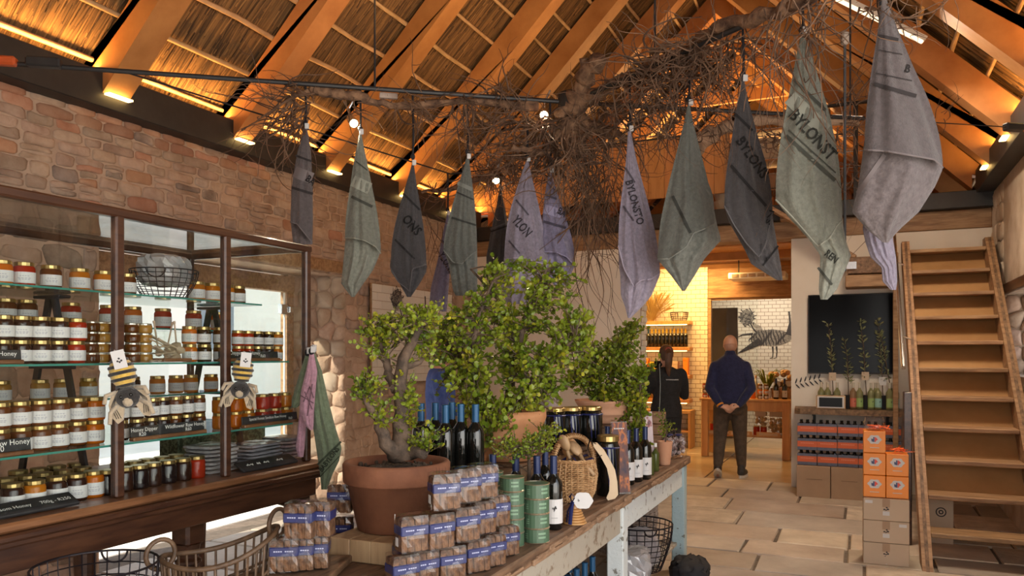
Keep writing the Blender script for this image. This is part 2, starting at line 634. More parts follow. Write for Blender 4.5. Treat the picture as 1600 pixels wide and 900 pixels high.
def stone_geo(g, poly, M, gap, proud, bulge=.012):
    """one rounded stone from its outline, face towards local +z"""
    n = len(poly)
    cx = sum(p[0] for p in poly) / n
    cyy = sum(p[1] for p in poly) / n
    q = []
    for i in range(n):
        a, b = poly[i], poly[(i + 1) % n]
        q.append((a[0] * .82 + b[0] * .18, a[1] * .82 + b[1] * .18))
        q.append((a[0] * .18 + b[0] * .82, a[1] * .18 + b[1] * .82))
    rad = sum(math.hypot(a - cx, b - cyy) for a, b in q) / len(q)
    if rad < .03:
        return None
    k0 = max(.5, 1 - gap / rad)
    k1 = max(.4, 1 - (gap + .014) / rad)
    k2 = k1 * .62
    m = len(q)
    V = []
    for kk, zz in ((k0, -.02), (k0, proud * .45), (k1, proud), (k2, proud + bulge)):
        for (a, b) in q:
            V.append((cx + (a - cx) * kk, cyy + (b - cyy) * kk, zz + random.uniform(-.004, .004)))
    V.append((cx, cyy, proud + bulge))
    F = []
    for r_ in range(3):
        for i in range(m):
            j = (i + 1) % m
            F.append((r_ * m + i, r_ * m + j, (r_ + 1) * m + j, (r_ + 1) * m + i))
    for i in range(m):
        F.append((3 * m + i, 3 * m + (i + 1) % m, 4 * m))
    g.add(V, F, M)
    return g


# ---- floor
floor = mk('floor', G().box((XC, 4.0, -.06), (6.9, 11.0, .09)).box((-1.8, 13.2, -.06), (6.9, 7.4, .09)), M_JOINT, kind='structure')
rows = [9.75, 9.1, 8.5, 7.85, 7.2, 6.65, 6.2, 5.72]
while rows[-1] > -1.3:
    rows.append(rows[-1] - random.uniform(.42, .66))
for i in range(len(rows) - 1):
    ya, yb = rows[i + 1], rows[i]
    x = XL - random.uniform(0, .5)
    while x < XR + .3:
        wd = random.uniform(.5, 1.15)
        xa, xb = max(x, XL), min(x + wd, XR + .3)
        if xb - xa > .12:
            g = G()
            jw = .012
            g.box(((xa + xb) / 2, (ya + yb) / 2, -.01), (xb - xa - 2 * jw, yb - ya - 2 * jw, .03), rz=random.uniform(-.006, .006), bev=.008)
            for kk in range(len(g.v)):
                a, b, c = g.v[kk]
                if c > -.005:
                    c += random.uniform(-.002, .002)
                g.v[kk] = (a + random.uniform(-.006, .006), b + random.uniform(-.006, .006), c)
            mk('paver', g, random.choice((M_PAVER, M_PAVER, M_PAVERGREY, M_PAVERPALE)), floor)
        x += wd
y = 9.75
while y < 16.4:
    x = XL
    yy = min(y + 1.15, 16.45)
    while x < XR:
        xx = min(x + 1.05, XR)
        mk('slab', G().box(((x + xx) / 2, (y + yy) / 2, -.01), (xx - x - .018, yy - y - .018, .024), bev=.004), M_SLAB, floor)
        x = xx
    y = yy

# ---- stone wall on the courtyard side, with its door opening
OY0, OY1, OZ = 3.76, 6.28, 2.36
g = G()
g.box((-5.15, (Y0 + OY0) / 2, 1.7), (.5, OY0 - Y0, 3.4))
OY2 = 6.62           # the far reveal is splayed
g.box((-5.15, (OY2 + YB + .25) / 2, 1.7), (.5, YB + .25 - OY2, 3.4))
g.prism([(-5.4, OY1), (-4.9, OY2), (-5.4, OY2)], 0, OZ)
g.box((-5.15, (OY0 + OY2) / 2, (OZ + 3.4) / 2), (.5, OY2 - OY0, 3.4 - OZ))
wall_left = mk('wall_left', g, M_MORTAR, kind='structure')
stones = []
def courses(ya, yb, za, zb_, hh, wlo, whi, jt):
    """irregular coursed blocks: rows of uneven height cut into uneven lengths, corners knocked about"""
    z = za
    while z < zb_ - .03:
        h = min(hh * random.uniform(.75, 1.3), zb_ - z)
        y = ya - random.uniform(0, .1)
        while y < yb:
            wd = random.uniform(wlo, whi)
            c0, c1 = max(y, ya), min(y + wd, yb)
            if c1 - c0 > .05:
                if h > hh * 1.05 and random.random() < .3:
                    zm = z + h * random.uniform(.4, .6)
                    spans = ((z, zm), (zm, z + h))
                else:
                    spans = ((z, z + h),)
                for q0, q1 in spans:
                    J = lambda: random.uniform(-jt, jt)
                    stones.append(([(c0 + J(), q0 + J()), ((c0 + c1) / 2 + J(), q0 + J() * 1.3), (c1 + J(), q0 + J()), (c1 + J(), q1 + J()), ((c0 + c1) / 2 + J(), q1 + J() * 1.3), (c0 + J(), q1 + J())], 'u' if za > 2 else 'l'))
            y += wd
        z += h


courses(2.8, YB, OZ, 3.27, .082, .15, .27, .010)
courses(2.6, OY0, 0, OZ, .15, .16, .34, .028)
courses(OY2, YB, 0, OZ, .135, .15, .34, .028)
MW = Matrix(((0, 0, 1, XL), (1, 0, 0, 0), (0, 1, 0, 0), (0, 0, 0, 1)))


def persp_area(p):
    n = len(p)
    ar = abs(sum(p[i][0] * p[(i + 1) % n][1] - p[(i + 1) % n][0] * p[i][1] for i in range(n))) / 2
    yy = sum(q[0] for q in p) / n
    zz = sum(q[1] for q in p) / n
    d = yy * CA - XL * SA
    if zz < 1.0 and yy > OY1:
        ar *= .2
    return ar / (d * d) * (4.9 / math.hypot(4.9, yy))


stones.sort(key=lambda t: -persp_area(t[0]))
rest = G()
for i, (p, kind) in enumerate(stones):
    zc = sum(q[1] for q in p) / len(p)
    g = G() if i < 285 else rest
    if stone_geo(g, p, MW, random.uniform(.004, .011), random.uniform(.002, .020), .005) is None or i >= 285:
        continue
    top = zc > 3.1
    if kind == 'u':
        m = M_BRICK if random.random() < (.7 if top else .13) else (M_GREYSTONE if random.random() < .12 else M_STONE)
    else:
        m = M_GREYSTONE if random.random() < .3 else M_STONE
    mk('brick' if m is M_BRICK else 'stone', g, m, wall_left, smooth=True)
mk('small_stones', rest, M_STONE, wall_left, smooth=True, kind='stuff')
# the far reveal of the opening, rough stones facing the door
LR = math.hypot(.5, OY2 - OY1)
ur = Vector((.5 / LR, (OY2 - OY1) / LR, 0))
seeds = [(a + random.uniform(-.05, .05), b + random.uniform(-.045, .045)) for b in np.arange(.08, OZ, .17) for a in (.06, .24, .42, .57)]
MR = Matrix(((ur.x, 0, ur.y, -5.4), (ur.y, 0, -ur.x, OY1), (0, 1, 0, 0), (0, 0, 0, 1)))
for p in cells(seeds, (.0, LR + .01, 0, OZ), .5):
    g = G()
    if stone_geo(g, p, MR, .005, random.uniform(.006, .030), .016):
        mk('stone', g, M_STONE if random.random() < .7 else M_PLASTER_AGED, wall_left, smooth=True)

# timber lintel, door frame and open glass door of the courtyard opening
mk('trim_4', G().box((-4.93, 5.15, 2.44), (.16, 3.15, .12), bev=.008), M_STAIR, kind='structure')
door1 = mk('door_1', G().box((-5.33, OY1 - .05, 1.18), (.1, .09, 2.36), bev=.006).box((-5.33, OY0 + .05, 1.18), (.1, .09, 2.36), bev=.006).box((-5.33, (OY0 + OY1) / 2, 2.26), (.12, OY1 - OY0, .16), bev=.006), M_STAIR, kind='structure')
mk('door_glass', G().box((-5.30, 5.72, 1.13), (.012, .86, 2.08)), M_GLASS, door1)
mk('door_glass', G().box((-5.33, 4.3, 1.13), (.012, .9, 2.08)), M_GLASS, door1)
for zz in (2.0, .25):
    mk('hinge', G().box((-5.29, 6.12, zz), (.05, .10, .10), bev=.006).box((-5.26, 6.2, zz), (.03, .05, .06), bev=.004), M_CHROME, door1)
mk('edge_seal', G().box((-5.30, 6.155, 1.13), (.018, .012, 2.08)), M_WHITE, door1)

# ---- back wall (plaster) with the wide passage
PX0, PX1, PZ = -2.50, -.705, 2.89
g = G()
g.box(((XL + PX0) / 2, YB + .125, PZ / 2), (PX0 - XL, .25, PZ))
g.box(((PX1 + XR) / 2, YB + .125, PZ / 2), (XR - PX1 + .0, .25, PZ))
wall_back = mk('wall_back', g, M_PLASTER, kind='structure')
mk('trim_2', G().box((XC, YB + .1, (PZ + 3.10) / 2), (XR - XL, .24, 3.10 - PZ - .004), bev=.01), M_STAIR, kind='structure')
# white tile lining of the passage reveal
g = G()
zt = 0.0
k = 0
lining = mk('trim_3', G().box((PX0 + .004, YB + .125, PZ / 2), (.008, .25, PZ)), M_PLASTER_AGED, kind='structure')
M_TILE = mat('white_glazed_tile', (0.72, 0.68, 0.62), None, 0.2, rnd=.05)
while zt < PZ - .05:
    ofs = 0 if k % 2 else .075
    mk('tile', G().box((PX0 + .012, YB + .06 + ofs * .5, zt + .037), (.01, .11, .069), bev=.002), M_TILE, lining)
    mk('tile', G().box((PX0 + .012, YB + .18 + ofs * .5, zt + .037), (.01, .11, .069), bev=.002), M_TILE, lining)
    zt += .075
    k += 1

# ---- right wall (only its far end stands in view; the shop entrance is nearer)
g = G()
WY0, WY1, WZ0, WZ1 = 7.75, 8.75, 1.35, 2.12
g.box((XR + .25, (3.2 + WY0) / 2, 1.7), (.5, WY0 - 3.2, 3.4))
g.box((XR + .25, (WY1 + YB + .25) / 2, 1.7), (.5, YB + .25 - WY1, 3.4))
g.box((XR + .25, (WY0 + WY1) / 2, WZ0 / 2), (.5, WY1 - WY0, WZ0))
g.box((XR + .25, (WY0 + WY1) / 2, (WZ1 + 3.4) / 2), (.5, WY1 - WY0, 3.4 - WZ1))
wall_right = mk('wall_right', g, M_PLASTER_AGED, kind='structure')
mk('lintel', G().box((XR + .1, (WY0 + WY1) / 2, WZ1 + .05), (.26, WY1 - WY0 + .3, .1), bev=.008), M_DARKWOOD, wall_right)
seeds = [(a + random.uniform(-.04, .04), b + random.uniform(-.04, .04)) for b in np.arange(WZ0 + .05, WZ1, .16) for a in (XR + .06, XR + .22, XR + .38)]
MR2 = Matrix(((1, 0, 0, 0), (0, 0, -1, WY1), (0, 1, 0, 0), (0, 0, 0, 1)))
for p in cells(seeds, (XR, XR + .48, WZ0, WZ1), .5):
    g = G()
    if stone_geo(g, p, MR2, .006, .03, .02):
        mk('stone', g, M_STONE, wall_right, smooth=True)
seeds = [(a + random.uniform(-.05, .05), b + random.uniform(-.04, .04)) for b in np.arange(.1, 3.25, .19) for a in np.arange(8.85, YB, .24)]
MR3 = Matrix(((0, 0, -1, XR), (-1, 0, 0, 0), (0, 1, 0, 0), (0, 0, 0, 1)))
for p in cells([(-a, b) for a, b in seeds], (-YB, -8.78, 0, 3.25), .6):
    g = G()
    if stone_geo(g, p, MR3, .012, random.uniform(.002, .02), .008):
        mk('stone', g, M_PLASTER_AGED, wall_right, smooth=True)

# ---- unseen front gable wall, added to cut daylight on the roof, with a doorway
g = G()
g.box((-3.2, Y0 - .15, 2.2), (3.4, .3, 4.4)).box((-.1, Y0 - .15, 3.6), (2.8, .3, 1.9)).box((-1.8, Y0 - .15, 5.4), (3.6, .3, 1.8))
mk('wall_front', g, M_PLASTER, kind='structure')

# ---- black ring beams on the walls
ring = mk('trim_1', G().box((-4.85, 4.0, 3.375), (.22, 11.0, .25), bev=.006).box((XC, YB - .06, 3.19), (XR - XL, .12, .18), bev=.006).box((1.25, 7.3, 3.375), (.22, 4.3, .25), bev=.006), M_BLACK, kind='structure')

# ---- roof: deck, rafters, battens, thatch
FX = 2.94            # foot of the rafters, measured from the ridge line


def zb(a):           # underside of the rafters at distance a from the ridge
    return 3.35 + (FX - a)


HV, HT = .33, .40    # vertical depth of rafter, of the thatch above it
ceiling = mk('ceiling', G().prism([(0, 0), (1, 0), (1, 1), (0, 1)], 0, 1), M_THATCHDECK, kind='structure')
me = ceiling.data
g = G()
for sg in (-1, 1):
    a0, a1 = FX + .5, 0
    P = []
    for yv in (Y0 - .3, 16.7):
        P += [(XC + sg * a0, yv, zb(a0) + HT + .07), (XC + sg * a1, yv, zb(a1) + HT + .07), (XC + sg * a1, yv, zb(a1) + HT + .25), (XC + sg * a0, yv, zb(a0) + HT + .25)]
    g.add(P, [(0, 1, 2, 3), (7, 6, 5, 4), (0, 4, 5, 1), (1, 5, 6, 2), (2, 6, 7, 3), (3, 7, 4, 0)])
me.clear_geometry()
me.from_pydata(g.v, [], g.f)
RY = [-.9, .3, 1.4, 2.58, 3.77, 4.98, 6.2, 7.5, 8.6, 9.8, 11.0, 12.2, 13.4, 14.6, 15.8]
for sg in (-1, 1):
    for yv in RY:
        hw = .098 + random.uniform(-.008, .008)
        g = G()
        prof = [(FX, 3.35), (FX, 3.352), (FX * .5, zb(FX * .5) + random.uniform(-.02, .02)), (0.0, zb(0)), (0.0, zb(0) + HV), (FX + .3, zb(FX + .3) + HV), (FX + .3, 3.52), (FX - .0 + .0, 3.52)]
        prof = [(FX, 3.35), (FX * .5, zb(FX * .5) + random.uniform(-.015, .015)), (0.0, zb(0)), (0.0, zb(0) + HV), (FX + .28, zb(FX + .28) + HV), (FX + .28, 3.506), (FX, 3.506)]
        n = len(prof)
        V = []
        for s2 in (-1, 1):
            for (a, zz) in prof:
                V.append((XC + sg * a, yv + s2 * hw, zz))
        F = [tuple(range(n)), tuple(reversed(range(n, 2 * n)))] + [(i, n + i, n + (i + 1) % n, (i + 1) % n) for i in range(n)]
        if sg > 0:
            F = [tuple(reversed(f)) for f in F]
        g.add(V, F)
        mk('rafter', g, M_RAFTER, ceiling)
        if yv > 3 and yv < 9 or sg > 0 and yv > 5 and yv < 9:
            mk('led_strip', G().box((XC + sg * (FX - .03), yv, 3.343), (.05, 2 * hw - .02, .012)), M_LED, ring)
# battens
for sg in (-1, 1):
    a = FX + .12
    k = 0
    while a > .1:
        zc = zb(a) + HV + .035
        pts = []
        for yv in np.arange(Y0, 16.6, .6):
            pts.append((XC + sg * (a + random.uniform(-.018, .018)), yv, zc + random.uniform(-.006, .012)))
        mk('batten', G().tube(pts, [random.uniform(.017, .023) for _ in pts], 6), M_BATTEN, ceiling, smooth=True)
        a -= .27 + random.uniform(-.03, .03)
# reeds of the thatch: real stalks lying down the slope
for sg, nre, y_lo, y_hi in ((-1, 30000, 1.2, 12.5), (1, 15000, 3.5, 12.5)):
    yv = rng.uniform(y_lo, y_hi, nre)
    s0 = rng.uniform(0, FX + .45, nre)
    ln = rng.uniform(.35, .9, nre) * .7071
    ang = rng.normal(0, .05, nre)
    rr = rng.uniform(.004, .0085, nre)
    dep = rng.uniform(.0, .03, nre)
    a_hi = np.clip(s0 - ln / 2, 0, FX + .45)
    a_lo = np.clip(s0 + ln / 2, 0, FX + .5)
    V = np.zeros((nre, 6, 3))
    for e, aa in enumerate((a_lo, a_hi)):
        ye = yv + (e - .5) * ang * ln * 1.4
        zc = 3.35 + (FX - aa) + HT + .055 - dep
        xs = XC + sg * aa
        V[:, e * 3 + 0] = np.stack([xs, ye - rr, zc], 1)
        V[:, e * 3 + 1] = np.stack([xs - sg * rr * .7, ye, zc - rr * .9], 1)
        V[:, e * 3 + 2] = np.stack([xs, ye + rr, zc], 1)
    idx = np.arange(nre)[:, None] * 6
    F = np.concatenate([idx + np.array([[0, 1, 4, 3]]), idx + np.array([[1, 2, 5, 4]])], 1).reshape(-1, 4)
    me = bpy.data.meshes.new('thatch')
    me.vertices.add(nre * 6)
    me.vertices.foreach_set('co', V.reshape(-1))
    me.loops.add(F.size)
    me.loops.foreach_set('vertex_index', F.reshape(-1).astype(np.int32))
    me.polygons.add(len(F))
    me.polygons.foreach_set('loop_start', (np.arange(len(F)) * 4).astype(np.int32))
    sh = np.repeat(np.clip(rng.normal(.42, .26, nre), 0, 1), 6)
    at = me.attributes.new('shade', 'FLOAT', 'POINT')
    at.data.foreach_set('value', sh.astype(np.float32))
    me.update(calc_edges=True)
    me.materials.append(M_THATCH)
    o = bpy.data.objects.new('thatch', me)
    COL.objects.link(o)
    o.parent = ceiling
    o['kind'] = 'stuff'

# ---- loft above the back room
loft = mk('wall_loft', G().box((-3.2, YB + .16, 3.29), (3.4, .08, .05)), M_STAIR, kind='structure')
x = XL + .02
while x < -1.48:
    wd = min(.205, -1.475 - x)
    mk('board', G().box((x + wd / 2, YB + .10, 3.88), (wd - .005, .03, .74), bev=.002), M_LOFTWOOD, loft)
    x += wd
mk('rail', G().box((-3.19, YB + .10, 4.262), (3.43, .05, .02), bev=.003), M_BLACK, loft)
mk('post', G().box((-1.45, YB + .10, 3.88), (.05, .06, .78), bev=.003), M_STAIR, loft)
back_ceiling = mk('ceiling_back', G().box((-1.8, 13.1, 3.17), (6.2, 6.7, .12)), M_STAIR, kind='structure')
y = 9.76
while y < 16.4:
    mk('plank', G().box((-1.8, y + .12, 3.09), (6.18, .232, .03), bev=.004), M_LOFTWOOD, back_ceiling)
    y += .24
for yv in (10.4, 11.9, 13.4, 14.9):
    mk('joist', G().box((-1.8, yv, 3.02), (6.18, .11, .12), bev=.006), M_RAFTER, back_ceiling)
# far gable of the roof
g = G()
prof = [(-FX - .4, 3.2), (FX + .4, 3.2), (FX + .4, zb(FX + .4) + .3), (0, zb(0) + .6), (-FX - .4, zb(FX + .4) + .3)]
V = [(XC + a, yv, zz) for yv in (16.5, 16.6) for (a, zz) in prof]
g.add(V, [(4, 3, 2, 1, 0), (5, 6, 7, 8, 9)] + [(i, (i + 1) % 5, 5 + (i + 1) % 5, 5 + i) for i in range(5)])
wall_gable = mk('wall_gable', g, M_STAIR, kind='structure')
for k in range(26):
    xx = -4.78 + k * .24
    h = zb(abs(xx - XC) + .12) + .25
    mk('board', G().box((xx, 16.48, (3.24 + h) / 2), (.23, .03, h - 3.24), bev=.003), M_LOFTWOOD, wall_gable)
# collar ties and king piece at the apex over the loft
for yv in (9.8, 12.2, 14.6):
    mk('collar_tie', G().box((XC, yv + .13, 5.55), (1.9, .05, .18), bev=.008), M_RAFTER, ceiling)

# ---- back room walls: glazed tiles
def tile_mat(name, c, jc, sx=.15, sz=.075, ax='X'):
    m = bpy.data.materials.new(name)
    m.use_nodes = True
    N, L = m.node_tree.nodes, m.node_tree.links
    p = N['Principled BSDF']
    p.inputs['Roughness'].default_value = .22
    t = N.new('ShaderNodeTexCoord')
    mp = N.new('ShaderNodeMapping')
    mp.inputs['Rotation'].default_value = (R(90), 0, 0)
    L.new(t.outputs['Object'], mp.inputs[0])
    b = N.new('ShaderNodeTexBrick')
    b.inputs['Color1'].default_value = tuple(c) + (1,)
    b.inputs['Color2'].default_value = tuple(x * .94 for x in c) + (1,)
    b.inputs['Mortar'].default_value = tuple(jc) + (1,)
    b.inputs['Scale'].default_value = 1.0
    b.inputs['Brick Width'].default_value = sx
    b.inputs['Row Height'].default_value = sz
    b.inputs['Mortar Size'].default_value = .005
    L.new(mp.outputs[0], b.inputs['Vector'])
    L.new(b.outputs['Color'], p.inputs['Base Color'])
    bp = N.new('ShaderNodeBump')
    bp.inputs['Strength'].default_value = .4
    bp.invert = True
    L.new(b.outputs['Fac'], bp.inputs['Height'])
    L.new(bp.outputs[0], p.inputs['Normal'])
    return m


M_TILEWALL = tile_mat('tiled_wall', (.74, .70, .62), (.30, .24, .18))
wall_tiles = mk('wall_back_room', G().box((-3.0, 13.06, 1.5), (1.44, .12, 3.0)), M_TILEWALL, kind='structure')
wall_far = mk('wall_far', G().box((-1.0, 16.4, 1.5), (4.6, .12, 3.0)), M_TILEWALL, kind='structure')
mk('wall_side', G().box((-3.77, 13.0, 1.5), (.1, 6.6, 3.0)).box((.75, 13.1, 1.5), (.1, 6.6, 3.0)), M_PLASTER, kind='structure')
# header above the inner glazed partition
mk('trim_5', G().box((-.8, 13.06, 2.72), (2.95, .14, .5), bev=.01), M_STAIR, kind='structure')
window_1 = mk('window_1', G().box((-2.25, 13.06, 1.25), (.05, .1, 2.5)).box((-.9, 13.06, 2.46), (2.7, .05, .04)), M_STAIR, kind='structure')
mk('pane', G().box((-1.85, 13.06, 1.24), (.75, .012, 2.42)), M_GLASS, window_1)
mk('dark_panel', G().box((-2.34, 14.6, 1.2), (.66, .08, 2.4)), mat('smoked_panel', (.085, .065, .045), (.13, .10, .07), .12, 2), window_1)

# ---- outside: paved courtyard and the pale building opposite
mk('courtyard_ground', G().box((-16.5, 7, -.10), (22.2, 44, .1)), mat('courtyard_paving', (.62, .57, .50), (.74, .69, .62), .8, 2), kind='structure')
mk('forecourt_ground', G().box((12, 3, -.10), (21, 36, .1)).box((-1.5, -8, -.1), (6, 12.8, .1)), MAT['courtyard_paving'], kind='structure')
bld = thing('white_building', 'whitewashed building with grey windows across the bright courtyard', 'building', (-14, 9, 0))
mk('wall', G().box((-14.5, 10, 2.6), (.6, 26, 5.3)), mat('whitewash', (.74, .70, .64), (.80, .77, .72), .85, 1), bld)
for yy in (5.2, 9.6, 14.0):
    wdw = mk('window', G().box((-14.17, yy, 2.3), (.1, 1.2, 1.5), bev=.01), MAT['white_paint'], bld)
    mk('pane', G().box((-14.11, yy - .28, 2.3), (.02, .5, 1.3)).box((-14.11, yy + .28, 2.3), (.02, .5, 1.3)), mat('grey_pane', (.16, .2, .25), None, .1), wdw)
mk('wooden_door', G().box((-14.15, 7.4, 1.15), (.12, 1.3, 2.3), bev=.01), M_PINE, bld)
mk('roof', G().box((-14.4, 10, 5.4), (1.4, 26.6, .25)), M_THATCHDECK, bld)

# ================================================================== TEXT
_tc = {}


def text_geo(s, size=1.0, bold=0.0):
    """flat outline geometry of a word, x to the right from 0, y up, cap height ~ .7*size"""
    key = (s, bold)
    if key not in _tc:
        cu = bpy.data.curves.new('word', 'FONT')
        cu.body = s
        cu.resolution_u = 2
        cu.offset = bold
        ob = bpy.data.objects.new('word', cu)
        COL.objects.link(ob)
        dg = bpy.context.evaluated_depsgraph_get()
        me = bpy.data.meshes.new_from_object(ob.evaluated_get(dg))
        _tc[key] = ([tuple(v.co) for v in me.vertices], [tuple(p.vertices) for p in me.polygons])
        bpy.data.objects.remove(ob)
        bpy.data.curves.remove(cu)
        bpy.data.meshes.remove(me)
    V, F = _tc[key]
    return [(x * size, y * size, z) for x, y, z in V], F


def lettering(s, origin_, ex, ey, size, m, parent, name='lettering', lift=.0015, center=True):
    V, F = text_geo(s, size)
    wd = max(v[0] for v in V) if V else 0
    ex, ey = Vector(ex).normalized(), Vector(ey).normalized()
    n = ex.cross(ey)
    o = Vector(origin_)
    g = G()
    g.add([tuple(o + ex * (x - (wd / 2 if center else 0)) + ey * y + n * lift) for x, y, z in V], F)
    return mk(name, g, m, parent)


# ================================================================== VITRINE
VX0, VX1, VY0, VY1, VT = -3.08, -2.35, .35, 2.90, 2.04
vit = thing('vitrine', 'long mahogany and glass display cabinet full of honey jars', 'cabinet', (-2.71, 1.6, 0))
g = G()
g.box(((VX0 + VX1) / 2 + .02, (VY0 + VY1) / 2, 1.035), (VX1 - VX0 + .10, VY1 - VY0 + .10, .03), bev=.008)
mk('base_board', g, M_MIDWOOD, vit)
g = G()
g.box(((VX0 + VX1) / 2 + .02, (VY0 + VY1) / 2, 1.008), (VX1 - VX0 + .14, VY1 - VY0 + .14, .022), bev=.009)
g.box(((VX0 + VX1) / 2 + .02, (VY0 + VY1) / 2, .985), (VX1 - VX0 + .09, VY1 - VY0 + .09, .022), bev=.009)
mk('moulding', g, M_DARKWOOD, vit)
g = G()
for xx in (VX1 + .03, VX0 + .02):
    g.box((xx, (VY0 + VY1) / 2, .935), (.025, VY1 - VY0, .085), bev=.005)
for yy in (VY0, VY1):
    g.box(((VX0 + VX1) / 2 + .02, yy, .935), (VX1 - VX0, .025, .085), bev=.005)
mk('apron', g, M_DARKWOOD, vit)
LEG = [(.045, .0), (.03, .02), (.028, .06), (.034, .3), (.042, .60), (.046, .70), (.034, .715), (.05, .725), (.05, .735), (.036, .745), (.048, .80)]
for (xx, yy) in ((-2.42, 2.25), (-2.39, 2.86), (-3.02, 2.25), (-3.02, 2.86), (-2.42, .5), (-3.02, .5)):
    lg = G().lathe(LEG, 14, (xx, yy, 0)).box((xx, yy, .87), (.095, .095, .15), bev=.012)
    mk('leg', lg, M_DARKWOOD, vit, smooth=False)
for (yy, sg) in ((2.77, -1),):
    g = G().prism([(0, 0), (-.10, 0), (-.08, -.03), (-.03, -.05), (0, -.10)], -.015, .015, Matrix.Translation((-2.39, yy + .045, .90)) @ Matrix(((0, 0, 1, 0), (1, 0, 0, 0), (0, 1, 0, 0), (0, 0, 0, 1))))
    mk('bracket', g, M_DARKWOOD, vit)
PYS = (2.878, 2.376, 1.875, 1.374, .873, .372)
for yy in PYS:
    mk('post', G().box((VX1, yy, (1.05 + VT) / 2), (.034, .036, VT - 1.05), bev=.006), M_DARKWOOD, vit)
for yy in (2.878, .372):
    mk('post', G().box((VX0, yy, (1.05 + VT) / 2), (.03, .03, VT - 1.05), bev=.006), M_DARKWOOD, vit)
mk('top_rail', G().box((VX1, (VY0 + VY1) / 2, VT), (.04, VY1 - VY0, .032), bev=.006), M_DARKWOOD, vit)
mk('top_rail', G().box((VX0, (VY0 + VY1) / 2, VT), (.03, VY1 - VY0, .03), bev=.006), M_DARKWOOD, vit)
mk('top_rail', G().box(((VX0 + VX1) / 2, 2.878, VT), (VX1 - VX0 - .03, .03, .03), bev=.006), M_DARKWOOD, vit)
mk('top_glass', G().box(((VX0 + VX1) / 2, (VY0 + VY1) / 2, VT + .012), (VX1 - VX0 - .04, VY1 - VY0 - .04, .006)), M_GLASS, vit)
for i in range(len(PYS) - 1):
    mk('front_pane', G().box((VX1, (PYS[i] + PYS[i + 1]) / 2, (1.05 + VT) / 2), (.004, PYS[i] - PYS[i + 1] - .036, VT - 1.07)), M_GLASS, vit)
mk('end_pane', G().box(((VX0 + VX1) / 2, 2.885, (1.05 + VT) / 2), (VX1 - VX0 - .04, .004, VT - 1.07)), M_GLASS, vit)
SH = [('full', 1.784, -3.04, -2.555), ('full', 1.518, -3.04, -2.395), ('full', 1.234, -3.04, -2.372), ('rear', 1.665, -3.05, -2.80), ('rear', 1.373, -3.05, -2.74)]
for nm, zz, xa, xb in SH:
    s_ = mk('glass_shelf', G().box(((xa + xb) / 2, 1.6, zz - .004), (xb - xa, 2.42, .007)), M_SHELFGLASS, vit)
    mk('polished_edge', G().box((xb + .001, 1.6, zz - .004), (.002, 2.42, .007)).box(((xa + xb) / 2, 2.811, zz - .004), (xb - xa, .002, .007)), M_GLASSEDGE, s_)
for yy in (2.76, 1.96, 1.16):
    g = G()
    g.beam((-2.80, yy, 1.765), (-2.615, yy, 1.062), .03, .012, up=(0, 1, 0))
    g.beam((-2.83, yy, 1.765), (-3.0, yy, 1.062), .03, .012, up=(0, 1, 0))
    g.box((-2.815, yy, 1.768), (.15, .05, .012), bev=.003)
    for zz in (1.655, 1.50, 1.365, 1.22):
        g.box((-2.815 , yy, zz), (.14 + (1.78 - zz) * .40, .014, .014))
    mk('shelf_bracket', g, M_BLACK, vit)


# ---- jars
def honey(name, c, t=.55):
    return mat(name, c, None, .06, trans=t, spec=.6)


HON = {'amber': honey('amber_honey', (.80, .27, .02)), 'orange': honey('orange_honey', (.85, .22, .012)), 'red': honey('red_honey', (.60, .045, .012)),
       'brown': honey('brown_honey', (.17, .050, .012), .4), 'dark': honey('dark_honey', (.035, .012, .007), .2), 'black': honey('black_preserve', (.012, .006, .006), .08),
       'golden': honey('golden_honey', (.52, .25, .045), .4)}


def make_jar(col, r=.035, h=.083, labelled=True, lidm=None, lid_h=.014, name='honey_jar', lab_h=.46, lab_z=.12):
    t = thing(name, 'jar', 'jar')
    body = [(r * .90, .0), (r * .98, .004), (r, .010), (r, h * .74), (r * .93, h * .81), (r * .84, h * .85), (r * .84, h * .89)]
    mk('glass', G().lathe(body, 16), HON[col], t, smooth=True)
    z0 = h - lid_h
    mk('lid', G().lathe([(r * .90, z0), (r * .92, z0 + .002), (r * .92, h - .002), (r * .88, h)], 16), lidm or M_GOLD, t)
    if labelled:
        g = G()
        n = 10
        za, zb_ = h * lab_z, h * (lab_z + lab_h)
        for i in range(n + 1):
            a = R(-30) + (i / n - .5) * R(165)
            for zz in (za, zb_):
                g.v.append(((r + .0008) * math.cos(a), (r + .0008) * math.sin(a), zz))
        for i in range(n):
            g.f.append((2 * i, 2 * i + 2, 2 * i + 3, 2 * i + 1))
        lb = mk('label', g, M_LABEL, t)
        g = G()
        for (fz, wdt) in ((.62, .30), (.42, .42), (.30, .36)):
            a0, a1 = R(-30) - R(165) * wdt / 2, R(-30) + R(165) * wdt / 2
            for i in range(4):
                a, b = a0 + (a1 - a0) * i / 4, a0 + (a1 - a0) * (i + .7) / 4
                zz = za + (zb_ - za) * fz
                k = len(g.v)
                for aa, dz in ((a, 0), (b, 0), (b, .0022), (a, .0022)):
                    g.v.append(((r + .0014) * math.cos(aa), (r + .0014) * math.sin(aa), zz + dz))
                g.f.append((k, k + 1, k + 2, k + 3))
        mk('print', g, mat('pale_print', (.33, .32, .38), None, .6), lb)
    return t


PROTO = {}


def jar_at(key, col, r, h, loc, label, group, **kw):
    k = (key, col, round(r, 4), round(h, 4))
    if k not in PROTO:
        PROTO[k] = make_jar(col, r, h, **kw)
        o = PROTO[k]
        o.location = loc
        o['label'] = label
        o['group'] = group
        return o
    return dup(PROTO[k], loc, R(random.uniform(-9, 9)), label, group)


def Yof(u, X):
    r = ray(u, 553)
    return X * r.y / r.x


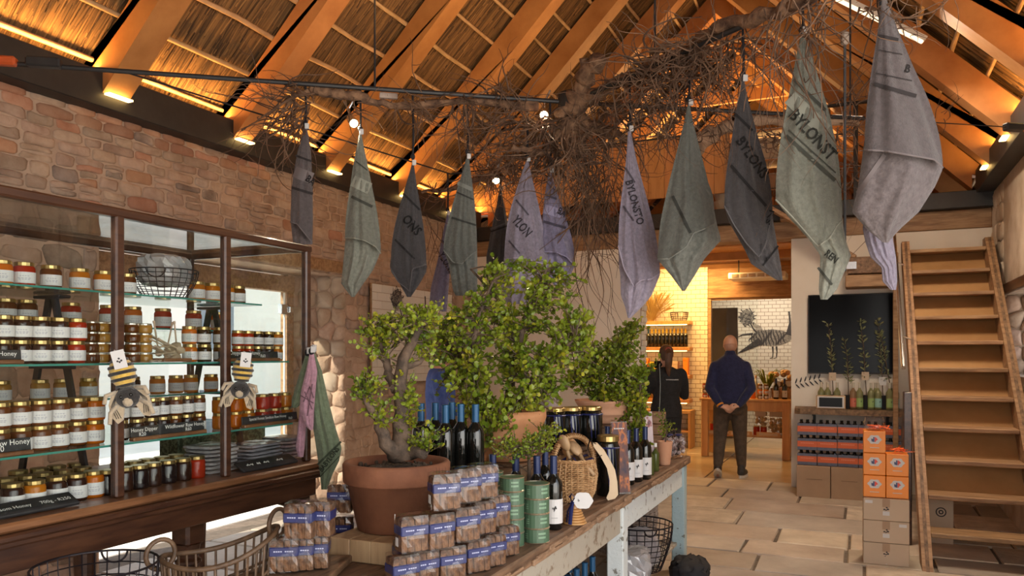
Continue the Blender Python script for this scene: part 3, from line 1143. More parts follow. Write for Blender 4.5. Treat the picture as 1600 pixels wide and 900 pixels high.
def jar_row(us, cols, X, Z, r, h, where, group, stack=1, key='honey', jit=.006, **kw):
    n = len(us)
    order = sorted(range(n), key=lambda i: -us[i])
    for s in range(stack):
        for kk, i in enumerate(order):
            u = us[i]
            c = cols[i % len(cols)]
            tier = '' if stack == 1 else (' upper tier' if s == stack - 1 else (' lower tier' if s == 0 else ' tier %s from below' % ORD[s]))
            cw = {'amber': 'amber', 'orange': 'orange', 'red': 'red', 'brown': 'brown', 'dark': 'dark', 'black': 'blackish', 'golden': 'golden'}[c]
            noun = {'honey': 'honey jar', 'nuts': 'flat nut tin jar', 'tall': 'tall preserve jar'}[key]
            lab = '%s %s, %s from corner post, %s%s' % (cw, noun, ORD[kk], where, tier)
            x = X + random.uniform(-jit, jit)
            jar_at(key, c, r, h, (x, Yof(u, X), Z + s * (h + .0005)), lab, group, **kw)


jar_row([3, 37, 80, 124, 160, 199, 309, 332, 354, 373], ['orange', 'red', 'brown', 'amber', 'amber', 'brown', 'amber', 'amber', 'amber', 'brown'], -2.64, 1.784, .0345, .083, 'top shelf', 'honey jars on the top glass shelf')
jar_row([10, 42, 112, 170, 208, 253, 303, 342], ['brown', 'brown', 'red', 'red', 'orange', 'red', 'red', 'orange'], -2.90, 1.665, .037, .092, 'rear high shelf', 'honey jars on the rear high shelf')
jar_row([5, 34, 62, 91, 119], ['dark', 'dark', 'dark', 'dark', 'red'], -2.46, 1.518, .032, .077, 'second shelf end', 'stacked honey jars on the second shelf', stack=2)
jar_row([297, 319, 343], ['orange', 'dark', 'brown'], -2.47, 1.518, .029, .072, 'second shelf middle', 'stacked jars in the middle of the second shelf', stack=2)
jar_row([372, 388, 403, 418, 433], ['red', 'red', 'dark', 'dark', 'amber'], -2.47, 1.518, .026, .067, 'second shelf by post', 'stacked jars by the corner post on the second shelf', stack=2)
jar_row([142, 158, 176, 206, 226], ['brown', 'golden', 'brown', 'brown', 'golden'], -2.52, 1.518, .0285, .037, 'second shelf', 'small nut jars stacked on the second shelf', stack=4, key='nuts', name='nut_jar', labelled=False, lidm=mat('silver_lid', (.55, .50, .42), None, .3, metal=.9), lid_h=.011)
jar_row([3, 63, 99, 139, 208, 246, 274, 298, 331], ['golden', 'golden', 'golden', 'golden', 'dark', 'amber', 'amber', 'amber', 'amber'], -2.83, 1.373, .0325, .080, 'rear low shelf', 'honey jars on the rear low shelf')
jar_row([-3, 31, 62, 92], ['brown', 'brown', 'brown', 'brown'], -2.45, 1.234, .0335, .082, 'third shelf end', 'brown honey jars stacked on the third shelf', stack=2)
jar_row([120, 147], ['brown', 'orange'], -2.47, 1.234, .0335, .082, 'third shelf near bee', 'honey jars near the bee on the third shelf', stack=2)
jar_row([190, 212, 236, 254, 273, 292, 311], ['dark', 'dark', 'dark', 'dark', 'brown', 'dark', 'brown'], -2.46, 1.234, .0275, .074, 'third shelf middle', 'dark jars stacked on the middle of the third shelf', stack=2)
jar_row([343, 366, 388, 409, 428, 446], ['amber', 'orange', 'amber', 'red', 'red', 'amber'], -2.46, 1.234, .031, .067, 'third shelf by post', 'glowing jars by the corner post on the third shelf', stack=2, labelled=False)
jar_row([20, 52, 88, 118, 146], ['dark', 'amber', 'dark', 'dark', 'orange'], -2.44, 1.05, .034, .092, 'base front row', 'honey jars standing on the cabinet base')
jar_row([10, 40, 68, 98, 128], ['dark', 'dark', 'black', 'dark', 'dark'], -2.56, 1.05, .034, .092, 'base second row', 'honey jars standing on the cabinet base')
jar_row([30, 60, 90, 118], ['dark', 'dark', 'dark', 'dark'], -2.68, 1.05, .034, .092, 'base third row', 'honey jars standing on the cabinet base')
jar_row([167, 194, 216, 239, 263, 285, 307], ['black', 'dark', 'black', 'dark', 'black', 'dark', 'red'], -2.44, 1.05, .033, .088, 'base middle', 'dark preserve jars on the cabinet base', key='tall', name='preserve_jar', labelled=False)
jar_row([185, 208, 231, 253, 275], ['black', 'dark', 'black', 'dark', 'dark'], -2.55, 1.05, .033, .088, 'base middle second row', 'dark preserve jars on the cabinet base', key='tall', name='preserve_jar', labelled=False)


# ---- chalked slates
def slate(us, X, Z, hh, words, label, lean=0.10, ztop=None):
    ya, yb = Yof(us[0], X), Yof(us[1], X)
    yc = (ya + yb) / 2
    t = thing('chalk_sign', label, 'sign', (X, yc, Z))
    L = yb - ya
    mk('wooden_foot', G().box((X + .004, yc, Z + .007), (.028, L, .014), bev=.003), M_MIDWOOD, t)
    M = Matrix.Translation((X, yc, Z + .013)) @ Matrix.Rotation(-lean, 4, 'Y')
    sl = mk('slate', G().box((0, 0, hh / 2), (.006, L, hh), M=M, bev=.002), M_SLATE, t)
    for (s, fy, fz, size) in words:
        p = M @ Vector((.0035, L * fy, hh * fz))
        lettering(s, p, (0, 1, 0), M.to_3x3() @ Vector((0, 0, 1)), size, M_CHALK, sl, 'chalk_writing', .0006)
    return t


slate((-45, 33), -2.415, 1.518, .032, [('...an Honey', .08, .40, .021)], 'black chalk slate reading Honey on the second shelf, before dark jars')
slate((342, 434), -2.415, 1.518, .030, [('Oxygen Raw Honey', -.08, .52, .022), ('R60', .22, .10, .020)], 'black chalk slate reading Raw Honey before the jars by the corner post')
slate((-40, 48), -2.39, 1.234, .040, [('...ian Raw Honey', .0, .52, .024), ('R60', -.12, .08, .026)], 'black chalk slate reading Raw Honey at the cut end of third shelf')
slate((204, 319), -2.39, 1.234, .038, [('Honey Dipper', -.33, .5, .020), ('R20', -.36, .08, .019), ('Wildflower Raw Honey', .22, .5, .020), ('R60', .26, .08, .019)], 'long chalk slate reading Honey Dipper and Wildflower Raw Honey')
slate((378, 464), -2.385, 1.234, .034, [('Special Forest Sandton Raw Honey', -.05, .45, .0165), ('R60', .36, .08, .016)], 'long chalk slate reading Special Forest under glowing jars')
# slates lying on the base ledge
for (ua, ub, X, words, lab) in ((-30, 116, -2.37, [('...ossom Honey     700g - R250', .0, .022)], 'black slate tilted on the base ledge, reading Honey R250'),
                                (373, 458, -2.365, [('', 0, .017)], 'black slate tilted on the base ledge before packed towels')):
    ya, yb = Yof(ua, X), Yof(ub, X)
    MS = Matrix.Translation((X, (ya + yb) / 2, 1.072)) @ Matrix.Rotation(R(28), 4, 'Y')
    t = mk('chalk_slate', G().box((0, 0, 0), (.066, yb - ya, .012), M=MS, bev=.003), M_SLATE, loc=(X, (ya + yb) / 2, 1.05), label=lab, cat='sign')
    if words[0][0]:
        lettering(words[0][0], MS @ Vector((.008, 0, .006)), (0, 1, 0), MS.to_3x3() @ Vector((-1, 0, 0)), .021, M_CHALK, t, 'chalk_writing', .001)
    else:          # chalk strokes too worn to read
        g = G()
        for f0, f1 in ((-.38, -.26), (-.20, -.14), (-.08, .02), (.16, .28)):
            L = yb - ya
            pts = [MS @ Vector((.007 * math.sin(i * 2.4), L * (f0 + (f1 - f0) * i / 7), .0065)) for i in range(8)]
            g.tube(pts, .0014, 4)
        mk('chalk_writing', g, M_CHALK, t)


# ---- wire basket with a wrapped bundle on the top shelf
def wire_bowl(name, label, c, r_top, r_bot, h, m=M_WIRE, nm=26, nr=6, wr=.0016, handles=True, group=None, cat='basket', ell=1.0):
    t = thing(name, label, cat, c, group)
    g = G()
    g.ring((c[0], c[1], c[2] + h), r_top, wr * 1.7, 28, 5)
    for i in range(nr):
        f = i / nr
        rr = r_bot + (r_top - r_bot) * math.sin(f * PI / 2)
        g.ring((c[0], c[1], c[2] + .002 + h * f), rr, wr, 28, 4)
    mk('rim_and_hoops', g, m, t)
    g = G()
    for k in range(nm):
        a = 2 * PI * k / nm
        pts = []
        for i in range(7):
            f = i / 6
            rr = r_bot + (r_top - r_bot) * math.sin(f * PI / 2)
            pts.append((c[0] + rr * math.cos(a), c[1] + rr * math.sin(a), c[2] + .002 + h * f))
        g.tube(pts, wr, 4, caps=False)
    for k in range(-3, 4):
        q = k * r_bot / 3.6
        L = math.sqrt(max(0, r_bot ** 2 - q * q))
        g.tube([(c[0] - L, c[1] + q, c[2] + .002), (c[0] + L, c[1] + q, c[2] + .002)], wr, 4)
        g.tube([(c[0] + q, c[1] - L, c[2] + .002), (c[0] + q, c[1] + L, c[2] + .002)], wr, 4)
    mk('wire_mesh', g, m, t)
    if handles:
        for s in (-1, 1):
            a = R(-55) if s < 0 else R(125)
            hc = Vector((c[0] + r_top * math.cos(a), c[1] + r_top * math.sin(a), c[2] + h))
            mk('handle', G().ring(hc, .038, wr * 1.6, 14, 5, axis=(math.cos(a), math.sin(a), 0), arc=PI, start=PI / 2 if False else PI), m, t)
    return t


pb = (-2.68, Yof(257, -2.68), 1.787)
wire_bowl('wire_basket', 'round dark wire basket on the top glass shelf of the cabinet', pb, .135, .085, .115)


def crumple(g, n=3, amp=.01):
    out = []
    for (x, y, z) in g.v:
        out.append((x + amp * math.sin(43 * y + 61 * z + 1.3), y + amp * math.sin(51 * x + 37 * z), z + amp * .7 * math.sin(47 * x + 59 * y + .7)))
    g.v = out
    return g


def soft_box(c, d, rz=0, n=6, amp=.006, power=4.0):
    """rounded, slightly crumpled cushion of a pack"""
    g = G()
    V = []
    m = n
    b = bmesh.new()
    bmesh.ops.create_cube(b, size=2)
    bmesh.ops.subdivide_edges(b, edges=b.edges[:], cuts=n, use_grid_fill=True)
    cs, sn = math.cos(rz), math.sin(rz)
    for v in b.verts:
        x, y, z = v.co
        k = (abs(x) ** power + abs(y) ** power + abs(z) ** power) ** (1 / power)
        x, y, z = x / k * d[0] / 2, y / k * d[1] / 2, z / k * d[2] / 2
        x += random.uniform(-amp, amp)
        y += random.uniform(-amp, amp)
        z += random.uniform(-amp, amp) * .6
        V.append((c[0] + x * cs - y * sn, c[1] + x * sn + y * cs, c[2] + z))
    b.verts.index_update()
    F = [tuple(v.index for v in f.verts) for f in b.faces]
    b.free()
    g.add(V, F)
    return g


M_GREYCLOTH = mat('grey_linen', (.24, .21, .22), (.34, .31, .31), .85, 40, sheen=.3)
M_FOIL = mat('clear_wrap_sheen', (.34, .33, .34), None, .12, spec=.9)
bd = soft_box((pb[0], pb[1], pb[2] + .115), (.16, .19, .13), .3, 6, .008, 5)
mk('wrapped_bundle', bd, M_FOIL, loc=(pb[0], pb[1], pb[2] + .06), label='grey cloth bundle in clear wrap inside the wire basket', cat='bundle')
# honey dippers in an acrylic box
X, Yd = -2.50, Yof(262, -2.50)
t = thing('dipper_box', 'clear acrylic box of wooden honey dippers on the second shelf', 'box', (X, Yd, 1.518))
g = G()
for (dx, dy, sx, sy) in ((-.055, 0, .004, .13), (.055, 0, .004, .13), (0, -.063, .11, .004), (0, .063, .11, .004)):
    g.box((X + dx, Yd + dy, 1.58), (sx, sy, .12))
mk('acrylic_sides', g, M_GLASS, t)
mk('wooden_base', G().box((X, Yd, 1.526), (.12, .135, .014), bev=.002), M_MIDWOOD, t)
M_DIP = mat('pale_turned_wood', (.42, .30, .21), (.52, .39, .28), .6, 20)
def dipper(loc, rot, label, grp):
    t2 = thing('honey_dipper', label, 'dipper', loc, grp)
    g = G()
    prof = [(.004, 0)]
    for i in range(6):
        prof += [(.012 + .003 * math.sin(PI * i / 5), .004 + i * .006), (.007, .007 + i * .006)]
    prof += [(.003, .045), (.0035, .13), (.005, .135), (.0045, .142)]
    g.lathe(prof, 8)
    M = Matrix.Translation(Vector(loc)) @ rot
    g.v = [tuple(M @ Vector(p)) for p in g.v]
    mk('head_and_stick', g, M_DIP, t2, smooth=False)
    return t2
for k in range(16):
    px = X + random.uniform(-.035, .035)
    py = Yd + random.uniform(-.045, .045)
    zz = 1.535 + (k // 6) * .025
    tilt = Matrix.Rotation(R(random.choice([70, 80, 95, 60])), 4, 'X') @ Matrix.Rotation(R(random.uniform(-20, 20)), 4, 'Y') if k < 13 else Matrix.Rotation(R(random.uniform(-16, 16)), 4, 'X')
    if k < 13:
        py = Yd + .05 if k % 2 else Yd + .04
        rot = tilt
        pz = zz
        dipper((px, py, pz), rot, 'pale wooden honey dipper lying in the acrylic box', 'honey dippers in the acrylic box')
    else:
        py = Yd + (.035, 0, -.035)[k - 13]
        dipper((px, py, 1.54), tilt, 'pale wooden honey dipper standing upright in the acrylic box, %s from corner post' % ORD[k - 13], 'upright dippers in the acrylic box')

# ---- packed cloths on the base, patterned tin behind
def cloth_pack(c, d, rz, m, label, grp):
    t2 = thing('packed_cloth', label, 'cloth', (c[0], c[1], c[2] - d[2] / 2), grp)
    mk('folded_cloth', soft_box(c, d, rz, 4, .0025, 7), m, t2)
    mk('plastic_sleeve', soft_box(c, (d[0] + .006, d[1] + .006, d[2] + .004), rz, 5, .003, 7), M_CELLO, t2)
    return t2
M_CLOTHS = [mat('white_packed_linen', (.55, .52, .53), (.40, .37, .36), .8, 30), mat('grey_packed_linen', (.22, .21, .24), (.33, .31, .34), .8, 30), mat('pink_packed_linen', (.42, .28, .33), (.52, .38, .42), .8, 30)]
for j, (u0, nn, X, ms, wdt) in enumerate(((330, 7, -2.52, (0, 0, 0), .17), (398, 6, -2.50, (1, 1, 1), .22), (447, 6, -2.55, (2, 2, 1), .18))):
    yy = Yof(u0, X)
    for k in range(nn):
        d = (.16, wdt, .0135)
        cloth_pack((X + random.uniform(-.008, .008), yy + random.uniform(-.01, .01), 1.058 + k * .0165), d, random.uniform(-.06, .06), M_CLOTHS[ms[k % 3]],
                   '%s folded towel in a clear sleeve, %s from below, %s pile on the base' % (('white', 'grey', 'pink')[ms[k % 3]], ORD[k], ('first', 'middle', 'last')[j]), 'packed towels on the cabinet base')
M_OLIVE = mat('olive_pattern', (.05, .06, .03), (.16, .19, .11), .6, 60, contrast=(.48, .52))
for (ua, ub, lab) in ((262, 335, 'olive patterned box at the back of the base, behind dark jars'), (338, 402, 'olive patterned box at the back of the base, behind packed towels')):
    X = -2.86
    ya, yb = Yof(ua, X), Yof(ub, X)
    t = thing('patterned_box', lab, 'box', (X, (ya + yb) / 2, 1.05))
    mk('carton', G().box((X, (ya + yb) / 2, 1.12), (.12, yb - ya - .01, .14), bev=.004), M_OLIVE, t)
    mk('lid', G().box((X, (ya + yb) / 2, 1.197), (.126, yb - ya - .004, .016), bev=.004), mat('olive_plain', (.10, .12, .06), None, .5), t)


# ---- plush bees on the cabinet posts
M_BEEY = mat('yellow_plush', (.62, .38, .06), (.72, .47, .09), .95, 90, bump=.5, sheen=.6)
M_BEEB = mat('black_plush', (.018, .015, .014), (.035, .03, .028), .95, 90, bump=.5, sheen=.3)
M_BEEW = mat('beige_plush', (.42, .33, .22), (.50, .40, .28), .95, 90, bump=.4, sheen=.5)
def bee(pos, tilt, label, front, sc=1.0):
    """pos: centre of the bee, front: horizontal direction towards the room"""
    t = thing('plush_bee', label, 'toy', pos)
    f = Vector(front).normalized()
    side = Vector((0, 0, 1)).cross(f)
    M = Matrix((side, f, Vector((0, 0, 1)))).transposed().to_4x4()
    M.translation = Vector(pos)
    M = M @ Matrix.Rotation(tilt, 4, 'Y') @ Matrix.Scale(sc, 4)
    def put(name, g, m, sm=True, par=None):
        g.v = [tuple(M @ Vector(p)) for p in g.v]
        return mk(name, g, m, par or t, smooth=sm)
    ab = put('abdomen', G().sph((0, 0, .055), .042, 14, 10, (1, 1, 1.35)), M_BEEY)
    for zz in (.012, .034, .056, .078, .098):
        rr = .0435 * math.sqrt(max(.05, 1 - ((zz - .055) / .0567) ** 2))
        put('stripe', G().lathe([(rr * .97, zz - .006), (rr + .0025, zz - .003), (rr + .0025, zz + .003), (rr * .97, zz + .006)], 14), M_BEEB, True, ab)
    hd = put('head', G().sph((0, .006, -.03), .040, 14, 9, (1.05, 1, .95)), M_BEEB)
    put('muzzle', G().sph((0, .032, -.044), .018, 10, 7), M_BEEW, True, hd)
    for s in (-1, 1):
        put('eye', G().sph((s * .016, .040, -.024), .006, 8, 6), M_WINE, True, hd)
        wg = []
        g = G()
        prof = [(0, 0), (.022, -.012), (.036, -.045), (.034, -.085), (.018, -.112), (0, -.102), (-.012, -.06), (-.008, -.02)]
        Q = Matrix.Translation((s * .026, .012, .0)) @ Matrix.Rotation(s * R(-4), 4, 'Y') @ Matrix(((s, 0, 0, 0), (0, 0, 1, 0), (0, 1, 0, 0), (0, 0, 0, 1)))
        g.prism(prof, -.006, .006, Q)
        wgo = put('wing', g, M_BEEW, False)
        g = G()
        for off in (.3, .55, .78):
            g.tube([Q @ Vector((.004, -.01, .0075)), Q @ Vector((.012 + .02 * off, -.05, .0075)), Q @ Vector((.03 * off - .005, -.095, .0075))], .0012, 4)
        put('seam', g, M_BEEB, False, wgo)
        for k, zz in enumerate((-.005, -.045)):
            put('leg', G().tube([(s * .032, .014, zz), (s * .062, .03, zz - .004 - k * .02), (s * .07, .042, zz - .03 - k * .03)], [.008, .0075, .007], 7), M_BEEW)
    tg = G().box((.012, .050, .100), (.042, .0015, .062))
    tg = put('swing_tag', tg, M_LABEL, False)
    g = G()
    for (a, b) in ((-.006, 0), (0, .008), (.006, 0), (0, -.004)):
        g.sph((.012 + a, .0512, .095 + b), .0035, 6, 4)
    put('emblem', g, M_INK, False, tg)
    put('string', G().tube([(0, .02, .105), (.004, .045, .135), (.012, .05, .128)], .0008, 4), M_LABEL, False)
    return t
p1 = atX(198, 607, -2.285)
bee(p1, R(-14), 'plush bee toy on the second post, beside the third shelf jars', (.62, -.78, 0), 1.0)
p2 = atX(377, 598, -2.285)
bee(p2, R(6), 'plush bee toy on the post nearest the corner post', (.62, -.78, 0), .95)

# ================================================================== SHOP TABLE
TX0, TX1, TY0, TY1, TZ = -1.88, -1.09, 1.93, 5.56, .82
tab = thing('shop_table', 'long rustic display table with plank top and chipped blue and white paint', 'table', (-1.48, 3.7, 0))
for i in range(4):
    xa = TX0 + (TX1 - TX0) * i / 4
    xb = TX0 + (TX1 - TX0) * (i + 1) / 4
    n = 24
    g = G()
    pts = []
    g.box(((xa + xb) / 2, (TY0 + TY1) / 2 + random.uniform(-.015, .015), TZ - .0275), (xb - xa - .006, TY1 - TY0, .055), bev=.008)
    mk('plank', g, M_OAK, tab)
g = G()
for k in range(46):
    yy = random.uniform(TY0, TY1)
    g.box((TX1 + .0005 + random.uniform(-.003, .002), yy, TZ - .03 + random.uniform(-.015, .01)), (.012, random.uniform(.05, .22), random.uniform(.008, .03)), bev=.004)
mk('worn_edge', g, mat('worn_edge_wood', (.18, .10, .055), (.36, .22, .13), .6, 12, (6, 1, 6), .4), tab, kind='stuff')
for (ya, yb, m) in ((3.98, 5.42, M_PAINT), (2.0, 3.88, M_PAINTTAN)):
    mk('apron', G().box((TX1 - .05, (ya + yb) / 2, .69), (.028, yb - ya, .15), bev=.004), m, tab)
mk('apron', G().box((TX0 + .06, 3.7, .69), (.028, 3.4, .15), bev=.004), M_PAINTTAN, tab)
mk('apron', G().box(((TX0 + TX1) / 2, 5.47, .69), (.62, .028, .15), bev=.004), M_PAINTBLUE, tab)
for (xx, yy, m) in ((TX1 - .065, 5.46, M_PAINTBLUE), (TX1 - .065, 3.92, M_PAINT), (TX0 + .07, 5.46, M_PAINTBLUE), (TX0 + .07, 3.92, M_PAINT), (TX1 - .065, 2.03, M_PAINTTAN), (TX0 + .07, 2.03, M_PAINTTAN)):
    mk('leg', G().box((xx, yy, .38), (.09, .09, .76), bev=.006), m, tab)
for (yy) in (2.9, 4.6):
    pass
for i in range(4):
    xa = TX0 + .06 + .165 * i
    mk('shelf_board', G().box((xa + .085, 3.75, .21), (.158, 3.45, .025), bev=.004), M_PAINTTAN, tab)
mk('shelf_bearer', G().box(((TX0 + TX1) / 2, 3.92, .185), (.70, .06, .03)).box(((TX0 + TX1) / 2, 2.03, .185), (.70, .06, .03)).box(((TX0 + TX1) / 2, 5.46, .185), (.70, .06, .03)), M_PAINTTAN, tab)

# oak display blocks
P1, P2 = atZ(514, 839, .90), atZ(612, 850, .90)
dv = (P2 - P1)
ang = math.atan2(dv.y, dv.x)
ctr = (P1 + P2) / 2 + Vector((-math.sin(ang), math.cos(ang), 0)) * .10
t = thing('display_block', 'square oak display block under the big terracotta pot', 'block', (ctr.x, ctr.y, .821))
for k in range(3):
    dx = (k - 1) * dv.length / 3
    mk('board', G().box((ctr.x + dx * math.cos(ang), ctr.y + dx * math.sin(ang), .861), (dv.length / 3 - .001, .20, .078), rz=ang, bev=.003), M_BLOCK, t)
potc = atD(620, 721, 2.88)
t = thing('riser_block', 'second oak block under the pot, hidden behind the rusk packs', 'block', (potc.x + .09, potc.y + .02, .821))
mk('board', G().box((potc.x + .115, potc.y + .06, .861), (.16, .18, .078), rz=ang, bev=.003), M_BLOCK, t)


# ---- pots
def pot(name, label, c, rt, rb, h, rim_h, m, soil=True, rim=.012, prof=None, group=None):
    t = thing(name, label, 'pot', c, group)
    if prof is None:
        prof = [(rb * .9, 0), (rb, .004), (rb + (rt - rim - rb) * .95, h - rim_h), (rt - .004, h - rim_h), (rt, h - rim_h + .006), (rt + .002, h - .008), (rt - .004, h), (rt - .018, h), (rt - .024, h - .02), (rt - .03, h - .045), (.01, h - .045)]
    mk('clay', G().lathe(prof, 40, c, capb=True, capt=True), m, t, smooth=True)
    if soil:
        zt = c[2] + h - .035
        g = G()
        n = 14
        rs = prof[-2][0] + .004
        g.lathe([(rs, 0), (rs * .75, .008), (rs * .45, .012), (.01, .014)], 24, (c[0], c[1], zt))
        g.v = [(x, y, z + random.uniform(-.006, .006)) for x, y, z in g.v]
        mk('soil', g, M_SOIL, t, smooth=True)
        g = G()
        for _ in range(60):
            a, q = random.uniform(0, 2 * PI), rs * math.sqrt(random.random()) * .93
            g.sph((c[0] + q * math.cos(a), c[1] + q * math.sin(a), zt + .012), random.uniform(.004, .011), 5, 4)
        mk('gravel', g, M_SOIL, t, kind='stuff')
    return t


pot('terracotta_pot', 'big round terracotta pot with thick rim on an oak block', (potc.x, potc.y, .90), .198, .145, .25, .075, M_TERRA)


# ---- rusk packs
M_RUSK2 = M_RUSK
def make_pack():
    t = thing('rusk_pack', 'pack', 'food pack')
    wd, dp, h = .088, .066, .118
    for k in range(4):
        g = soft_box((0, 0, 0), (dp - .006, wd / 4 - .0005, h - .014), 0, 3, .0014, 12)
        g.v = [(-wd / 2 + wd * (k + .5) / 4 + y, x, z + h / 2 - .003) for x, y, z in g.v]
        g.f = [tuple(reversed(f)) for f in g.f]
        mk('rusk', g, M_RUSK, t)
    n = 6
    b = G().box((0, 0, h * .60), (wd + .0025, dp + .0025, .030), bev=.003)
    bandp = mk('paper_band', b, M_NAVYBAND, t)
    g = G()
    for i in range(9):
        if i != 4:
            g.box((-.028 + i * .007, -dp / 2 - .0022, h * .60 + .002), (.0052, .0006, .004))
    mk('print', g, mat('band_print', (.42, .44, .60), None, .5), bandp)
    sb = soft_box((0, 0, h / 2), (wd + .004, dp + .004, h), 0, 4, .0022, 16)
    sb.v = [(x, y, z) for x, y, z in sb.v]
    mk('cellophane', sb, M_CELLO, t)
    tf = G()
    for k in range(7):
        a = k * 0.9
        tf.add([(-.03 + k * .01, -.012, h - .004), (-.02 + k * .01, .012, h - .004), (-.024 + k * .01, .004 + .006 * math.sin(a), h + .016 + .004 * math.cos(a * 2))], [(0, 1, 2)])
    mk('gathered_top', tf, M_CELLO, t)
    mk('price_sticker', G().box((-wd / 2 - .0035, .0, h * .30), (.0008, .022, .026), bev=.0), M_LABEL, t)
    return t


pk = make_pack()
first = [True]
def pack(u, v, Z, label, rz=None, grp='rusk packs stacked before the terracotta pot'):
    p = atZ(u, v, Z)
    r_ = R(54) + random.uniform(-.10, .10) if rz is None else rz
    if first[0]:
        first[0] = False
        pk.location = p
        pk.rotation_euler = (0, 0, r_)
        pk['label'] = label
        pk['group'] = grp
        return
    dup(pk, p, r_, label, grp)


H1 = .122
for k, (u, v) in enumerate(((789, 868), (767, 884), (742, 893), (703, 906), (660, 914), (629, 922))):
    pack(u, v, TZ + .001, 'banded rusk pack, %s from the green tins, bottom tier' % ORD[k])
for k, (u, v) in enumerate(((774, 822), (751, 834), (725, 845), (684, 857), (643, 862))):
    pack(u, v, TZ + H1, 'banded rusk pack, %s from the green tins, middle tier' % ORD[k])
for k, (u, v) in enumerate(((754, 778), (727, 785), (694, 796))):
    pack(u, v, TZ + 2 * H1, 'banded rusk pack, %s from the green tins, top tier' % ORD[k], R(52) if k < 2 else R(46))
# hidden supports of the upper tiers: packs behind
for k, (u, v) in enumerate(((742, 868), (708, 880), (668, 888), (637, 893))):
    pack(u, v, TZ + .001, 'banded rusk pack behind the front row, %s from the green tins' % ORD[k])
# board with rusk packs behind the block
bp_ = atZ(478, 888, .85)
mk('bread_board', G().box((bp_.x - .02, bp_.y + .03, .835), (.22, .30, .026), rz=.35, bev=.004), M_OAK, loc=(bp_.x, bp_.y + .03, .822), label='dark wooden board under rusk packs beside the oak block', cat='board')
for k, (u, v) in enumerate(((446, 893), (470, 891), (493, 888), (462, 870), (486, 867))):
    pack(u, v, .850, 'banded rusk pack on the dark board, %s of its bottom tier' % ORD[k], R(30), 'rusk packs on the dark board')
for k, (u, v) in enumerate(((470, 842), (499, 838))):
    pack(u, v, .850 + H1, 'banded rusk pack on the dark board, %s of its top tier' % ORD[k], R(20), 'rusk packs on the dark board')

for k, (Z_, v) in enumerate(((TZ + .001, 853), (TZ + H1 + .001, 802))):
    pack(532, v, Z_, 'banded rusk pack between block and vitrine, %s of two' % ('lower', 'upper')[k], R(25), 'rusk packs behind the oak block')


# ---- bottles
def make_bottle(cap, label=False, r=.0375, h=.305, name='wine_bottle', glass=None, capfrac=.30, labm=None):
    t = thing(name, 'bottle', 'bottle')
    prof = [(r * .85, 0), (r, .006), (r, h * .60), (r * .93, h * .65), (r * .6, h * .71), (r * .39, h * .76), (r * .36, h * .80)]
    mk('glass', G().lathe(prof, 18), glass or M_WINE, t, smooth=True)
    z0 = h * (1 - capfrac)
    mk('capsule', G().lathe([(r * .41, z0), (r * .40, h * .97), (r * .42, h * .972), (r * .42, h * .995), (r * .38, h)], 14), cap, t, smooth=False)
    if label:
        g = G()
        n = 10
        for i in range(n + 1):
            a = R(-62) + (i / n - .5) * R(170)
            for zz in (h * .09, h * .42):
                g.v.append(((r + .0008) * math.cos(a), (r + .0008) * math.sin(a), zz))
        for i in range(n):
            g.f.append((2 * i, 2 * i + 2, 2 * i + 3, 2 * i + 1))
        lb = mk('label', g, labm or M_LABEL, t)
        g = G()
        a = R(-62)
        for (da, zz, s) in ((-.18, .30, .0045), (0, .29, .007), (.10, .315, .006), (.2, .30, .004), (-.05, .26, .003)):
            g.sph(((r + .0005) * math.cos(a + da), (r + .0005) * math.sin(a + da), h * zz), s, 6, 4, (.4, 1, 1))
        for i in range(6):
            aa = a - .3 + i * .12
            g.sph(((r + .0006) * math.cos(aa), (r + .0006) * math.sin(aa), h * .17), .0024, 5, 3, (.4, 1, .6))
        mk('emblem', g, M_INK, lb)
    return t


BP = {}
def bottle(kind, loc, label, group, rz=0):
    if kind not in BP:
        BP[kind] = {'blue': lambda: make_bottle(M_BLUECAP), 'navy': lambda: make_bottle(M_NAVYCAP), 'navylab': lambda: make_bottle(M_NAVYCAP, True),
                    'yellow': lambda: make_bottle(M_YELCAP, capfrac=.34), 'small': lambda: make_bottle(M_WHITE, False, .024, .175, 'small_bottle', mat('olive_oil_glass', (.10, .12, .03), None, .1, trans=.3), .14),
                    'spark': lambda: make_bottle(mat('pale_capsule', (.50, .44, .34), None, .4), True, .036, .29, 'juice_bottle', mat('pale_juice_glass', (.34, .33, .15), None, .06, trans=.45), .2, mat('teal_label', (.28, .50, .44), None, .5)),
                    'sparkred': lambda: make_bottle(MAT['pale_capsule'], True, .036, .29, 'juice_bottle', mat('pink_juice_glass', (.42, .26, .14), None, .06, trans=.45), .2, mat('coral_label', (.60, .16, .10), None, .5)),
                    'sparkgreen': lambda: make_bottle(MAT['pale_capsule'], True, .036, .29, 'juice_bottle', MAT['pale_juice_glass'], .2, mat('leaf_label', (.30, .42, .14), None, .5)),
                    'oil': lambda: make_bottle(M_YELCAP, False, .034, .27, 'oil_bottle', mat('golden_oil', (.70, .42, .03), None, .08, trans=.5), .2)}[kind]()
        o = BP[kind]
        o.location = loc
        o.rotation_euler = (0, 0, rz)
        o['label'] = label
        o['group'] = group
        return o
    return dup(BP[kind], loc, rz, label, group)


